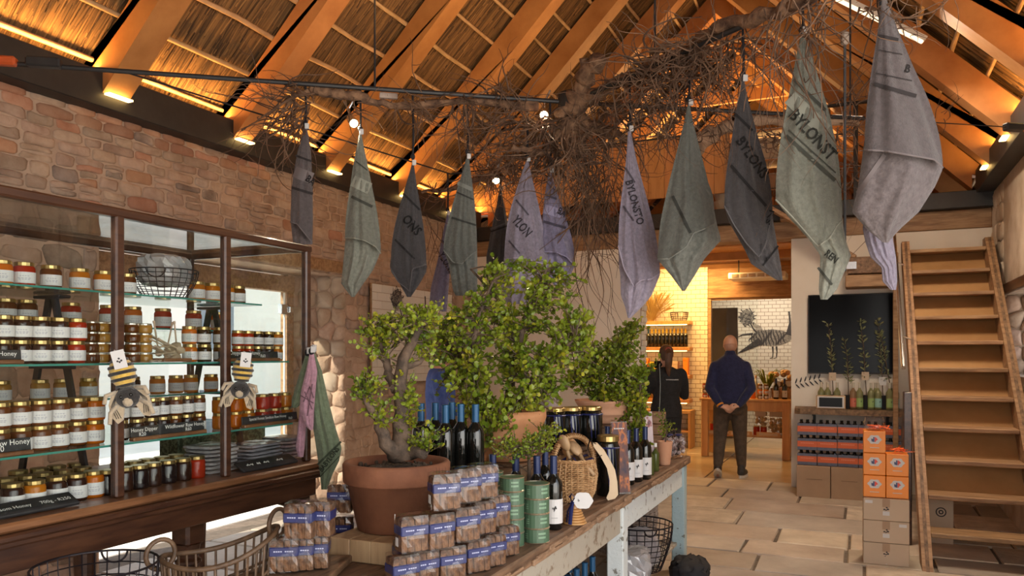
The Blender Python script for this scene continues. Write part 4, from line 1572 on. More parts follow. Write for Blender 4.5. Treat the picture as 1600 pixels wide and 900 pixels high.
# crates that raise the back of the display
def crate(name, label, c, d, rz=0, m=M_OAK, slats=3, cat='crate', open_top=False):
    t = thing(name, label, cat, (c[0], c[1], c[2] - d[2] / 2))
    M = Matrix.Translation(Vector(c)) @ Matrix.Rotation(rz, 4, 'Z')
    hs = d[2] / slats
    for k in range(slats):
        zz = -d[2] / 2 + hs * (k + .5)
        for s in (-1, 1):
            mk('slat', G().box((s * (d[0] / 2 - .006), 0, zz), (.012, d[1], hs - .006), M=M, bev=.002), m, t)
            mk('slat', G().box((0, s * (d[1] / 2 - .006), zz), (d[0] - .026, .012, hs - .006), M=M, bev=.002), m, t)
    if not open_top:
        for k in range(3):
            mk('slat', G().box((-d[0] / 2 + d[0] * (k + .5) / 3, 0, d[2] / 2 + .006), (d[0] / 3 - .005, d[1], .012), M=M, bev=.002), m, t)
    else:
        mk('bottom', G().box((0, 0, -d[2] / 2 + .008), (d[0] - .03, d[1] - .03, .012), M=M), m, t)
    return t


crate('wooden_crate', 'dark wooden crate raising the blue capped bottles behind the pot', (-1.60, 2.93, .9215), (.44, .44, .199))
crate('wooden_crate', 'dark wooden crate raising the middle bush behind the green tins', (-1.60, 3.41, .928), (.42, .44, .212))
crate('wooden_crate', 'dark wooden crate raising the big dark jars beside the wicker basket', (-1.50, 3.93, .938), (.46, .42, .232))
crate('wooden_crate', 'dark wooden crate raising the pale terracotta bowl', (-1.47, 4.71, .960), (.36, .40, .276))
ZB = 1.0345
for k, (u, vtop, dd) in enumerate(((743, 634, 3.22), (720, 634, 3.24), (696, 637, 3.18), (680, 636, 3.32), (658, 639, 3.28), (706, 634, 3.36))):
    p = atD(u, 600, dd)
    bottle('blue', (p.x, p.y, ZB), 'dark wine bottle with blue capsule, %s from the middle bush' % ORD[k], 'blue capped wine bottles on the crate')
# fallback positions are on the crate; the front row stands on the table itself
for k, (u, v, kind) in enumerate(((865, 826, 'navylab'), (839, 826, 'navylab'), (806, 820, 'navy'), (770, 822, 'navy'), (852, 806, 'navy'))):
    p = atZ(u, v, TZ)
    bottle(kind, p, 'dark wine bottle with navy capsule behind green tins, %s from the wicker basket' % ORD[k], 'navy capped wine bottles behind the tins')
for k, (u, v) in enumerate(((1008, 748), (994, 752), (981, 757))):
    p = atZ(u, v, TZ)
    bottle('navylab', p, 'white labelled wine bottle beside the photo sign, %s from the small jars' % ORD[k], 'labelled wine bottles beside the photo sign')
for k, (u, v) in enumerate(((1016, 742), (1024, 736), (1019, 690))):
    p = atZ(u, v, TZ) if k < 2 else atD(1012, 745, 4.75)
    if k == 2:
        p.z = TZ
    bottle('small', p, 'small green oil bottle with white cap, %s from the small terracotta pot' % ORD[1 - k if k < 2 else 2], 'small oil bottles by the pink poster')
for k, (u, dd) in enumerate(((912, 4.48), (932, 4.5), (949, 4.52))):
    p = atD(u, 700, dd)
    bottle('navy', (p.x, p.y, TZ), 'navy capped bottle under the pale bowl, %s from the big jars' % ORD[k], 'navy capped bottles under the pale bowl')

# ---- green tins
def make_tin(r=.051, h=.0565):
    t = thing('green_tin', 'tin', 'tin')
    b = mk('body', G().lathe([(r * .98, 0), (r, .002), (r, h - .003), (r * .98, h - .002)], 22), M_GREENTIN, t, smooth=False)
    mk('rim', G().ring((0, 0, h - .002), r, .0022, 22, 5).ring((0, 0, .001), r, .0015, 22, 4), M_TINRIM, t)
    mk('lid', G().lathe([(r * .95, h - .004), (r * .3, h - .003)], 18), mat('tin_lid', (.16, .12, .08), None, .4, metal=.6), t)
    g = G()
    for a0, wd_, rows_ in ((R(-40), .62, (.34, .60)), (R(-115), .26, (.32, .46, .60))):
        for fz in rows_:
            for i in range(6):
                aa = a0 + (i / 6 - .5) * wd_
                bb = aa + wd_ / 6 * .72
                k = len(g.v)
                hh = .008 if len(rows_) == 2 else .0035
                for q, dz in ((aa, 0), (bb, 0), (bb, hh), (aa, hh)):
                    g.v.append(((r + .0007) * math.cos(q), (r + .0007) * math.sin(q), h * fz + dz))
                g.f.append((k, k + 1, k + 2, k + 3))
    mk('print', g, mat('tin_print', (.24, .38, .25), None, .5), b)
    return t


tin = make_tin()
used = False
for (u, v, n, nm) in ((838, 845, 4, 'front stack'), (800, 851, 5, 'stack beside the rusk packs'), (768, 838, 5, 'stack behind the rusk packs')):
    p = atZ(u, v, TZ)
    for k in range(n):
        z = TZ + k * .057
        lab = 'round green tin, %s from below, %s' % (ORD[k], nm)
        sc = 1.0 if nm == 'front stack' else .92
        zz = TZ + k * .057 * sc
        if not used:
            used = True
            tin.location = (p.x, p.y, zz)
            tin['label'] = lab
            tin['group'] = 'stacked green tins'
        else:
            dup(tin, (p.x, p.y, zz), R(random.uniform(-25, 25)), lab, 'stacked green tins', sc=sc)

# ---- wicker basket and its contents
def basket_weave(name, label, c, prof, m, stakes=26, cat='basket', handle=None, step=.009, sr=.0036):
    """prof: list of (z, rx, ry); woven strands are real tubes"""
    t = thing(name, label, cat, c)
    g = G()
    H = prof[-1][0]
    def rad(z):
        for (z0, a0, b0), (z1, a1, b1) in zip(prof, prof[1:]):
            if z <= z1:
                f = (z - z0) / (z1 - z0)
                return a0 + (a1 - a0) * f, b0 + (b1 - b0) * f
        return prof[-1][1:]
    z = 0.004
    k = 0
    while z < H:
        rx, ry = rad(z)
        pts = []
        n = stakes * 2
        for i in range(n + 1):
            a = 2 * PI * i / n
            w_ = .0035 * (1 if (i + k) % 2 else -1)
            pts.append((c[0] + (rx + w_) * math.cos(a), c[1] + (ry + w_) * math.sin(a), c[2] + z))
        g.tube(pts, sr, 4, caps=False)
        z += step
        k += 1
    mk('weave', g, m, t, kind='stuff')
    g = G()
    for i in range(stakes):
        a = 2 * PI * i / stakes
        g.tube([(c[0] + rad(zz)[0] * math.cos(a), c[1] + rad(zz)[1] * math.sin(a), c[2] + zz) for zz in np.linspace(0, H, 7)], sr, 4)
    mk('stakes', g, m, t)
    mk('bottom', G().lathe([(prof[0][1], 0), (prof[0][1], .008)], 24, c), m, t)
    rx, ry = prof[-1][1:]
    g = G()
    for s in range(2):
        pts = [(c[0] + rx * math.cos(2 * PI * i / 36), c[1] + ry * math.sin(2 * PI * i / 36), c[2] + H + .006 * math.sin(i * 2.2 + s * PI)) for i in range(37)]
        g.tube(pts, .007, 5, caps=False)
    mk('rim', g, m, t)
    if handle:
        hh, ax = handle
        g = G()
        for off in (-.014, 0, .014):
            pts = []
            for i in range(15):
                a = PI * i / 14
                dx = (rx) * math.cos(a)
                pts.append((c[0] + dx * ax[0] + off * ax[1], c[1] + dx * ax[1] - off * ax[0], c[2] + H + hh * math.sin(a)))
            g.tube(pts, .0075, 5)
        for i in range(34):
            a = PI * (i + .5) / 34
            dx = rx * math.cos(a)
            g.ring((c[0] + dx * ax[0], c[1] + dx * ax[1], c[2] + H + hh * math.sin(a)), .022, .0028, 8, 4, axis=(-math.sin(a) * ax[0], -math.sin(a) * ax[1], math.cos(a)), flat=.6)
        mk('handle', g, m, t)
    return t


p = atZ(896, 781, TZ)
bc = (p.x, p.y, TZ + .001)
basket_weave('wicker_basket', 'honey coloured wicker basket with looped handle on the table', bc, [(0, .085, .085), (.05, .108, .108), (.13, .118, .118), (.20, .105, .105)], M_WICKER, 24, handle=(.12, (.75, .66)))
for k, (dx, dy, rz) in enumerate(((-.03, .01, .3), (.035, -.02, 1.2), (0, .04, 2.0), (-.02, -.045, 2.6))):
    t = thing('wooden_scoop', 'carved wooden utensil in the wicker basket, %s from its handle' % ORD[k], 'scoop', (bc[0] + dx, bc[1] + dy, bc[2] + .15), 'carved utensils in the wicker basket')
    M = Matrix.Translation((bc[0] + dx, bc[1] + dy, bc[2] + .225 + k * .012)) @ Matrix.Rotation(rz, 4, 'Z') @ Matrix.Rotation(R(35 + 10 * k), 4, 'X')
    g = G().sph((0, .03, 0), .042, 12, 8, (.8, 1.1, .5))
    g.v = [tuple(M @ Vector(q)) for q in g.v]
    mk('bowl', g, M_BLOCK if k % 2 else M_PINE, t, smooth=True)
    g = G().tube([(0, -.01, 0), (0, -.06, -.005), (0, -.14, 0)], [.011, .008, .010], 8)
    g.v = [tuple(M @ Vector(q)) for q in g.v]
    mk('stem', g, M_BLOCK if k % 2 else M_PINE, t, smooth=True)
    g = G()
    Q = [Vector((.0, -.05, .008)), Vector((.03, -.06, .03)), Vector((.055, -.07, -.01)), Vector((.05, -.09, -.06))]
    g.tube([M @ q for q in Q], .008, 4, flat=.2)
    mk('ribbon', g, M_NAVYBAND, t)

# ---- ridged wooden dipper with oval tag and ribbon
p = atZ(898, 818, TZ)
t = thing('ridged_dipper', 'ridged wooden honey pot with navy ribbon and oval white tag', 'dipper', (p.x, p.y, TZ))
prof = []
for i in range(6):
    rr = .052 - .0045 * i
    prof += [(rr - .006, .001 + i * .0105), (rr, .004 + i * .0105), (rr, .008 + i * .0105), (rr - .006, .011 + i * .0105)]
prof += [(.014, .066), (.012, .09), (.004, .094)]
mk('ridged_body', G().lathe(prof, 20, (p.x, p.y, TZ)), mat('golden_turned_wood', (.42, .20, .06), (.55, .30, .11), .35, 8, coat=.3), t, smooth=False)
vd = Vector((-p.x, -p.y, 0)).normalized()
sd = Vector((0, 0, 1)).cross(vd)
g = G()
poly = []
for i in range(20):
    a = 2 * PI * i / 20
    s = 1 + .06 * math.cos(6 * a)
    poly.append((.042 * s * math.cos(a), .036 * s * math.sin(a)))
Mt = Matrix((sd, Vector((0, 0, 1)), vd)).transposed().to_4x4()
Mt.translation = p + Vector((0, 0, .105)) + sd * .035 + vd * .03
g.prism(poly, -.001, .001, Mt)
tg = mk('oval_tag', g, M_LABEL, t)
lettering('b', Mt @ Vector((-.018, -.004, .0012)), sd, (0, 0, 1), .016, M_INK, tg, 'print')
g = G()
for q in ([(-.01, .03, .10), (-.022, .036, .12), (-.012, .038, .135), (0, .034, .118), (-.01, .03, .10)], [(-.01, .032, .10), (-.03, .04, .06), (-.034, .046, .015)], [(-.01, .033, .10), (-.016, .045, .05), (-.02, .05, .006)]):
    g.tube([p + sd * a + vd * b + Vector((0, 0, c)) for a, b, c in q], .009, 4, flat=.15)
mk('ribbon', g, M_NAVYBAND, t)

# ---- big dark jars with gold lids
def big_jar(c, r, h, label, grp='big dark jars with gold lids'):
    t = thing('big_jar', label, 'jar', c, grp)
    mk('glass', G().lathe([(r * .93, 0), (r, .006), (r, h * .80), (r * .9, h * .86), (r * .86, h * .9)], 22, c), M_WINE, t, smooth=True)
    mk('lid', G().lathe([(r * .92, h * .90), (r * .95, h * .905), (r * .95, h * .985), (r * .9, h)], 22, c), M_GOLD, t)
    g = G()
    g.ring((c[0], c[1], c[2] + h * .80), r * 1.01, .004, 20, 4)
    for k in range(3):
        a = R(-75 + k * 18)
        g.tube([(c[0] + r * 1.02 * math.cos(a), c[1] + r * 1.02 * math.sin(a), c[2] + h * .8), (c[0] + r * 1.08 * math.cos(a + .1), c[1] + r * 1.08 * math.sin(a + .1), c[2] + h * .5), (c[0] + r * 1.05 * math.cos(a + .15), c[1] + r * 1.05 * math.sin(a + .15), c[2] + h * .18)], .006, 4, flat=.3)
    mk('ribbon', g, M_NAVYBAND, t)
ZJ = 1.0675
for u, dd, h, r, lab in ((923, 4.14, .20, .063, 'big dark jar with gold lid on the crate, first from the pale bowl'), (893, 4.1, .20, .06, 'big dark jar with gold lid on the crate, second from the pale bowl'),
                         (868, 4.05, .20, .06, 'big dark jar with gold lid on the crate, third from the pale bowl')):
    p = atD(u, 660, dd)
    big_jar((p.x, p.y, ZJ), r, h, lab)
p = atD(950, 700, 3.98)
big_jar((p.x, p.y, TZ), .060, .31, 'tall dark jar with gold lid on the table behind the photo sign')

# ---- pale wooden board with a strap
p = atZ(950, 782, TZ)
t = thing('carved_board', 'pale carved wooden board with dark strap leaning beside the basket', 'board', (p.x, p.y, TZ))
vd = Vector((-p.x, -p.y, 0)).normalized()
sd = Vector((0, 0, 1)).cross(vd)
ol = [(0, 0), (.035, .01), (.05, .03), (.046, .09), (.035, .15), (.01, .20), (-.02, .25), (-.055, .285), (-.075, .285), (-.07, .265), (-.035, .215), (-.005, .16), (.008, .10), (.006, .045), (-.008, .012)]
Mt = Matrix((sd, Vector((0, 0, 1)), vd)).transposed().to_4x4()
Mt.translation = p + Vector((0, 0, .002))
mk('plank', G().prism(ol, -.011, .011, Mt), mat('cream_wood', (.62, .46, .29), (.70, .54, .36), .5, 5), t)
mk('strap', G().tube([Mt @ Vector(q) for q in ((-.06, .28, .012), (-.09, .30, .03), (-.10, .26, .03), (-.075, .2, .02), (-.03, .225, .014))], .007, 4, flat=.25), M_CORD, t)

# ---- acrylic holders with photographs
def photo_sign(u, v, hpx, wpx, yaw, label, kind):
    p = atZ(u, v, TZ)
    d = p.x * -SA + p.y * CA
    h = hpx * d / 1200
    wd = wpx * d / 1200
    t = thing('photo_sign', label, 'sign', (p.x, p.y, TZ))
    M = Matrix.Translation((p.x, p.y, TZ + .004)) @ Matrix.Rotation(yaw, 4, 'Z') @ Matrix.Rotation(R(-8), 4, 'X')
    m = bpy.data.materials.new('print_' + kind)
    m.use_nodes = True
    N, L = m.node_tree.nodes, m.node_tree.links
    pb_ = N['Principled BSDF']
    pb_.inputs['Roughness'].default_value = .25
    tcn = N.new('ShaderNodeTexCoord')
    mp = N.new('ShaderNodeMapping')
    mp.inputs['Scale'].default_value = (9, 9, 5)
    nz = N.new('ShaderNodeTexNoise')
    nz.inputs['Scale'].default_value = 2.4
    nz.inputs['Detail'].default_value = 3
    cr = N.new('ShaderNodeValToRGB')
    e = cr.color_ramp.elements
    if kind == 'fire':
        cols = ((.30, (.06, .05, .07)), (.48, (.16, .075, .06)), (.56, (.50, .17, .06)), (.62, (.16, .08, .08)), (.8, (.09, .075, .10)))
    else:
        cols = ((.30, (.62, .50, .54)), (.55, (.66, .56, .58)), (.60, (.42, .16, .16)), (.66, (.16, .09, .12)), (.8, (.62, .50, .54)))
    e[0].position, e[0].color = cols[0][0], cols[0][1] + (1,)
    e[1].position, e[1].color = cols[-1][0], cols[-1][1] + (1,)
    for q, c in cols[1:-1]:
        x = e.new(q)
        x.color = c + (1,)
    L.new(tcn.outputs['Object'], mp.inputs[0])
    L.new(mp.outputs[0], nz.inputs['Vector'])
    L.new(nz.outputs['Fac'], cr.inputs[0])
    L.new(cr.outputs[0], pb_.inputs['Base Color'])
    pb_.inputs['Specular IOR Level'].default_value = .2
    pb_.inputs['Roughness'].default_value = .45
    mk('photograph', G().box((0, 0, h / 2), (wd - .006, .001, h - .01), M=M), m, t)
    mk('acrylic_stand', G().box((0, .003, h / 2), (wd, .002, h), M=M).box((0, -.03, .001), (wd, .07, .003), M=M), M_GLASS, t)
    g = G()
    for i in range(5):
        g.box((-wd * .3 + i * wd * .13, -.0045, h * .90), (wd * .09, .0006, .006), M=M)
    mk('print', g, M_LABEL, t)
photo_sign(973, 772, 112, 27, R(38), 'acrylic sign with dark fire-lit photograph beside the white labelled bottles', 'fire')
photo_sign(1015, 735, 92, 20, R(38), 'acrylic sign with pale pink poster behind the small oil bottles', 'pink')

# ---- far end of the table
p = atZ(1039, 726, TZ)
sp = (p.x, p.y, TZ)
pot('small_pot', 'small plain terracotta pot with seedling at the far table end', sp, .052, .034, .155, .02, M_TERRA2, prof=[(.032, 0), (.034, .003), (.050, .15), (.052, .155), (.046, .155), (.040, .12), (.008, .12)])
p = atZ(1050, 705, TZ)
crate('wooden_crate', 'small open wooden crate at the far end of the table', (p.x - .06, min(p.y, 5.42), TZ + .16), (.17, .16, .31), .2, M_STAIR, 4, open_top=True)
for k, (u, v, m) in enumerate(((1060, 716, 0), (1046, 716, 1))):
    p = atZ(u, v, TZ)
    t = thing('sweet_bag', 'bag of nougat with blue ribbon at the far table end, %s from the edge' % ORD[k], 'bag', (p.x, p.y, TZ), 'bags of nougat')
    g = G()
    for q in range(26):
        g.sph((p.x + random.uniform(-.035, .035), p.y + random.uniform(-.03, .03), TZ + .02 + random.uniform(0, .12)), .014, 6, 4)
    mk('nougat', g, mat('nougat', (.50, .42, .40), (.20, .12, .11), .6, 30, contrast=(.45, .55)), t, kind='stuff')
    mk('wrapper', soft_box((p.x, p.y, TZ + .085), (.11, .10, .165), .4, 6, .006, 4), M_CELLO, t)
    mk('ribbon', G().ring((p.x, p.y, TZ + .165), .022, .006, 12, 5), M_NAVYBAND, t)
    mk('tuft', G().lathe([(.018, .165), (.03, .20), (.034, .205)], 9, (p.x, p.y, TZ), capt=False), M_CELLO, t)

# ---- pots of the two bushes further back
pc2 = atD(792, 640, 3.68)
p2c = (pc2.x, pc2.y, 1.047)
bowl_prof = [(.10, 0), (.14, .004), (.150, .05), (.165, .10), (.172, .105), (.172, .125), (.165, .13), (.176, .165), (.19, .205), (.188, .235), (.165, .235), (.15, .19), (.01, .19)]
pot('terracotta_pot', 'round ringed terracotta pot of the big middle bush', p2c, .19, .14, .235, .04, mat('orange_terracotta', (.44, .18, .07), (.54, .26, .12), .75, 5, bump=.1, bscale=40), prof=bowl_prof)
pc3 = atD(944, 640, 4.93)
p3c = (pc3.x, pc3.y, 1.111)
bp3 = [(.10, 0), (.12, .003), (.125, .03), (.15, .055), (.16, .06), (.15, .07), (.165, .10), (.185, .13), (.19, .145), (.17, .145), (.155, .11), (.01, .11)]
pot('terracotta_bowl', 'wide pale terracotta bowl of the trailing shrub near the passage', p3c, .19, .12, .145, .03, M_TERRA2, prof=bp3)


# ================================================================== PLANTS
def leaf_geo(g, p, dirv, size, slim=.42):
    """a thick round leaf of four faces, folded along its rib"""
    d = dirv.normalized()
    up = Vector((random.uniform(-1, 1), random.uniform(-1, 1), random.uniform(-.2, 1)))
    s = d.cross(up)
    if s.length < 1e-3:
        s = d.cross(Vector((1, 0, 0)))
    s.normalize()
    n = s.cross(d)
    w_ = size * slim
    b = len(g.v)
    q = lambda a, c, e: g.v.append(tuple(p + d * a * size + s * c * w_ + n * e * size))
    q(0, 0, 0)
    q(.35, .95, .10)
    q(.75, .85, .10)
    q(1, 0, .02)
    q(.75, -.85, .10)
    q(.35, -.95, .10)
    g.f += [(b, b + 1, b + 2, b + 3), (b, b + 3, b + 4, b + 5)]


def shrub(name, label, pot_top, trunk, clumps, leaf, nleaf_step, m=None, twig_r=.0035, ymix=.15, cat='plant', r0=.03):
    """trunk: list of polylines with radii; clumps: (centre, radii, number of twigs, start point index)"""
    m = m or M_LEAF
    base = Vector(pot_top)
    t = thing(name, label, cat, base)
    g = G()
    nodes = []
    for pl in trunk:
        pts = [Vector(q[:3]) for q in pl]
        # smooth
        P, Rr = [], []
        for i in range(len(pl) - 1):
            for f in (0, .33, .66):
                a, b = Vector(pl[i][:3]), Vector(pl[i + 1][:3])
                P.append(a.lerp(b, f) + Vector((random.uniform(-1, 1), random.uniform(-1, 1), random.uniform(-1, 1))) * pl[i][3] * .25)
                Rr.append(pl[i][3] + (pl[i + 1][3] - pl[i][3]) * f)
        P.append(Vector(pl[-1][:3]))
        Rr.append(pl[-1][3])
        g.tube(P, Rr, 8)
        nodes += P
    mk('trunk', g, M_BARK, t, smooth=True)
    gt, gl, gy = G(), G(), G()
    for (c, rad, ntw, droop) in clumps:
        c = Vector(c)
        for k in range(ntw):
            while True:
                e = Vector((random.uniform(-1, 1), random.uniform(-1, 1), random.uniform(-1, 1)))
                if .25 < e.length < 1:
                    break
            end = c + Vector((e.x * rad[0], e.y * rad[1], e.z * rad[2]))
            st = min(nodes, key=lambda q: (q - end).length + random.uniform(0, .12))
            L = (end - st).length
            mid = st.lerp(end, .5) + Vector((random.uniform(-.12, .12) * L, random.uniform(-.12, .12) * L, .10 * L - droop * .1))
            pts = []
            ns = max(6, int(L / .03))
            for i in range(ns + 1):
                f = i / ns
                q = st * (1 - f) ** 2 + mid * 2 * f * (1 - f) + end * f * f
                q += Vector((random.uniform(-1, 1), random.uniform(-1, 1), random.uniform(-1, 1))) * .005
                q.z -= droop * f * f * .3
                pts.append(q)
            gt.tube(pts, [twig_r * (1.3 - f / ns) for f in range(ns + 1)], 4)
            yel = random.random() < ymix
            tot = 0
            for i in range(ns):
                f = i / ns
                if f < .30:
                    continue
                a, b = pts[i], pts[i + 1]
                dv_ = (b - a)
                nl = max(1, int(dv_.length / nleaf_step + random.random()))
                for _ in range(nl):
                    q = a.lerp(b, random.random())
                    out = dv_.normalized() * .5 + Vector((random.uniform(-1, 1), random.uniform(-1, 1), random.uniform(-.6, 1)))
                    leaf_geo(gy if (yel and random.random() < .8) or random.random() < .06 else gl, q, out, leaf * random.uniform(.65, 1.25))
            # side shoots
            for _ in range(2):
                i = random.randint(int(ns * .4), ns - 1)
                a = pts[i]
                dv_ = Vector((random.uniform(-1, 1), random.uniform(-1, 1), random.uniform(-.2, 1))).normalized() * random.uniform(.03, .08)
                gt.tube([a, a + dv_], twig_r * .6, 3)
                for q in range(6):
                    out = dv_.normalized() * .5 + Vector((random.uniform(-1, 1), random.uniform(-1, 1), random.uniform(-.6, 1)))
                    leaf_geo(gy if yel and random.random() < .8 else gl, a + dv_ * (.2 + .16 * q), out, leaf * random.uniform(.6, 1.15))
    mk('twigs', gt, M_BARK, t, kind='stuff')
    mk('foliage', gl, m, t, kind='stuff')
    mk('yellow_foliage', gy, M_LEAFY, t, kind='stuff')
    return t


D1 = 2.88
def d1(u, v, dd=0.0):
    return atD(u, v, D1 + dd)
pt = Vector((potc.x, potc.y, 1.105))
tr = lambda lst: [tuple(q) + (r,) for q, r in lst]
trunks = [tr([(d1(628, 716), .042), (d1(628, 660), .032), (d1(624, 600, .02), .026), (d1(630, 560, 0), .022), (d1(650, 520, -.03), .014), (d1(668, 495, -.05), .008)]),
          tr([(d1(618, 712), .034), (d1(604, 690, -.05), .026), (d1(590, 655, -.08), .019), (d1(578, 638, -.1), .015), (d1(570, 622, -.12), .008)]),
          tr([(d1(622, 610, .02), .022), (d1(607, 585, .05), .018), (d1(606, 560, .06), .014), (d1(590, 530, .08), .009), (d1(575, 518, .08), .006)]),
          tr([(d1(627, 575, 0), .018), (d1(655, 565, .08), .011), (d1(676, 545, .1), .006)]),
          tr([(d1(640, 706), .03), (d1(665, 712, -.05), .016)])]
cl = [(d1(600, 520, .05), (.11, .11, .055), 26, 0), (d1(640, 505, -.03), (.11, .12, .06), 34, 0), (d1(668, 505, -.03), (.06, .1, .07), 20, 0), (d1(658, 545, .05), (.08, .1, .05), 18, 0), (d1(582, 540, .05), (.06, .08, .05), 12, 0),
      (d1(572, 610, -.1), (.05, .07, .05), 16, 0), (d1(560, 600, -.1), (.035, .05, .04), 8, 0), (d1(644, 640, 0), (.04, .06, .09), 20, 0), (d1(664, 680, -.02), (.055, .06, .05), 16, 0), (d1(600, 650, -.1), (.03, .05, .06), 8, 0)]
shrub('jade_tree', 'gnarled little spekboom tree in the big terracotta pot', pt, trunks, cl, .0185, .012, ymix=.42, twig_r=.003)

D2 = 3.68
def d2(u, v, dd=0.0):
    return atD(u, v, D2 + dd)
pt = Vector((p2c[0], p2c[1], 1.24))
trunks = [tr([(d2(790, 665), .035), (d2(770, 640), .028), (d2(752, 600, 0), .022), (d2(735, 560, -.05), .016), (d2(745, 500, -.08), .010), (d2(770, 440, -.1), .006)]),
          tr([(d2(792, 662), .03), (d2(800, 600, .05), .022), (d2(810, 540, .05), .016), (d2(830, 470, .02), .010), (d2(855, 420, 0), .006)]),
          tr([(d2(798, 660), .025), (d2(830, 600, -.08), .018), (d2(860, 560, -.1), .012), (d2(900, 530, -.1), .006)]),
          tr([(d2(752, 600), .018), (d2(720, 570, .05), .012), (d2(700, 540, .08), .007)]),
          tr([(d2(810, 540, .05), .014), (d2(780, 470, .1), .009), (d2(735, 420, .1), .005)])]
cl = [(d2(740, 510, 0), (.15, .20, .14), 46, 0), (d2(800, 480, 0), (.17, .22, .15), 46, 0), (d2(868, 490, 0), (.16, .20, .14), 44, 0), (d2(705, 550, 0), (.12, .15, .12), 34, 0), (d2(770, 570, -.05), (.20, .20, .14), 50, 0),
      (d2(840, 570, -.05), (.19, .18, .14), 50, 0), (d2(895, 560, -.05), (.13, .15, .10), 34, 0), (d2(742, 630, -.15), (.10, .10, .11), 40, .15), (d2(766, 655, -.25), (.09, .05, .06), 26, .1), (d2(765, 690, -.15), (.06, .06, .07), 16, .1), (d2(815, 425, 0), (.18, .16, .09), 20, 0),
      (d2(850, 620, -.1), (.12, .10, .07), 26, .1), (d2(692, 505, .05), (.08, .1, .09), 14, 0), (d2(910, 510, .0), (.07, .1, .08), 12, 0), (d2(715, 605, -.05), (.12, .12, .08), 28, .1), (d2(885, 440, 0), (.12, .1, .09), 9, 0), (d2(800, 625, -.2), (.14, .06, .04), 22, .1)]
shrub('spekboom_bush', 'big spreading green spekboom bush in the middle of the table', pt, trunks, cl, .027, .024, ymix=.24)

D3 = 4.93
def d3(u, v, dd=0.0):
    return atD(u, v, D3 + dd)
pt = Vector((p3c[0], p3c[1], 1.23))
trunks = [tr([(d3(944, 640), .03), (d3(935, 600), .02), (d3(925, 565, 0), .010)]),
          tr([(d3(946, 640), .028), (d3(955, 590, 0), .018), (d3(965, 550, 0), .012), (d3(985, 520, 0), .006)]),
          tr([(d3(950, 638), .02), (d3(985, 600, -.1), .012), (d3(1000, 600, -.15), .006)])]
cl = [(d3(912, 585, 0), (.14, .16, .12), 44, 0), (d3(950, 570, 0), (.19, .18, .14), 70, 0), (d3(975, 540, 0), (.10, .12, .10), 32, 0), (d3(992, 515, 0), (.08, .1, .05), 16, 0), (d3(985, 590, -.1), (.11, .12, .13), 40, .1),
      (d3(1000, 640, -.18), (.06, .06, .13), 26, .25), (d3(898, 600, 0), (.12, .1, .08), 26, 0), (d3(940, 545, 0), (.13, .14, .08), 30, 0), (d3(998, 690, -.25), (.03, .05, .12), 12, .2), (d3(1014, 565, -.1), (.07, .08, .06), 12, .1), (d3(950, 615, -.15), (.17, .08, .05), 30, .1)]
shrub('trailing_spekboom', 'bushy trailing spekboom in the pale bowl near the passage', pt, trunks, cl, .028, .021, ymix=.32)
# low creeping spekboom between the tins and the ringed pot
pl_ = atD(835, 720, 3.3)
cl = [(atD(800, 705, 3.3), (.09, .06, .06), 22, 0), (atD(845, 690, 3.35), (.07, .06, .05), 18, 0), (atD(870, 672, 3.5), (.06, .05, .04), 12, 0), (atD(775, 700, 3.25), (.05, .05, .05), 10, 0)]
lp = (atD(826, 720, 3.30).x, atD(826, 720, 3.30).y, TZ)
pot('small_pot', 'little terracotta pot of the low creeping spekboom behind the tins', lp, .055, .04, .12, .02, M_TERRA2)
shrub('creeping_spekboom', 'low creeping spekboom behind the navy capped bottles', Vector((lp[0], lp[1], TZ + .12)), [tr([(Vector((lp[0], lp[1], TZ + .08)), .012), (atD(826, 712, 3.3), .008), (atD(815, 700, 3.3), .005)])], cl, .014, .010, ymix=.15, twig_r=.0022)
# seedling in the small pot
cl = [(Vector(sp) + Vector((0, 0, .27)), (.06, .06, .09), 12, 0)]
shrub('potted_seedling', 'thin leggy seedling in the small terracotta pot', Vector(sp) + Vector((0, 0, .13)), [tr([(Vector(sp) + Vector((0, 0, .11)), .006), (Vector(sp) + Vector((.01, 0, .2)), .004), (Vector(sp) + Vector((0, .01, .33)), .003)])], cl, .014, .02, ymix=.1, twig_r=.002)

# ================================================================== HANGING FRAME, TOWELS, ROOTS
HUB = atZ(893, 160, 3.0)
A_END = atZ(-40, 96, 3.0)
A_END = HUB + (atZ(0, 98, 3.0) - HUB) * 1.08
B_END = HUB + (atZ(1240, 5, 3.0) - HUB) * 1.9
C_END = atZ(1350, 185, 3.0)
fr = thing('towel_rack', 'black steel star frame hung under the roof with straps', 'frame', (HUB.x, HUB.y, 3.0))
mk('rod', G().tube([HUB, A_END], .013, 8), M_BLACK, fr)
mk('rod', G().tube([HUB, B_END], .013, 8), M_BLACK, fr)
mk('rod', G().tube([HUB, C_END], .013, 8), M_BLACK, fr)
D_END = HUB + Vector((-.75, 1.25, 0))
mk('rod', G().tube([HUB, D_END], .012, 8), M_BLACK, fr)
mk('hub', G().lathe([(.075, -.05), (.08, -.04), (.08, .04), (.075, .05)], 18, HUB), M_BLACK, fr)
def roof_z(p):
    return zb(abs(p.x - XC))
for q in (HUB + (A_END - HUB) * .35, HUB + (B_END - HUB) * .24, HUB + (C_END - HUB) * .95):
    mk('hanger', G().tube([q, Vector((q.x, q.y, roof_z(q) + .36))], .006, 6), M_BLACK, fr)
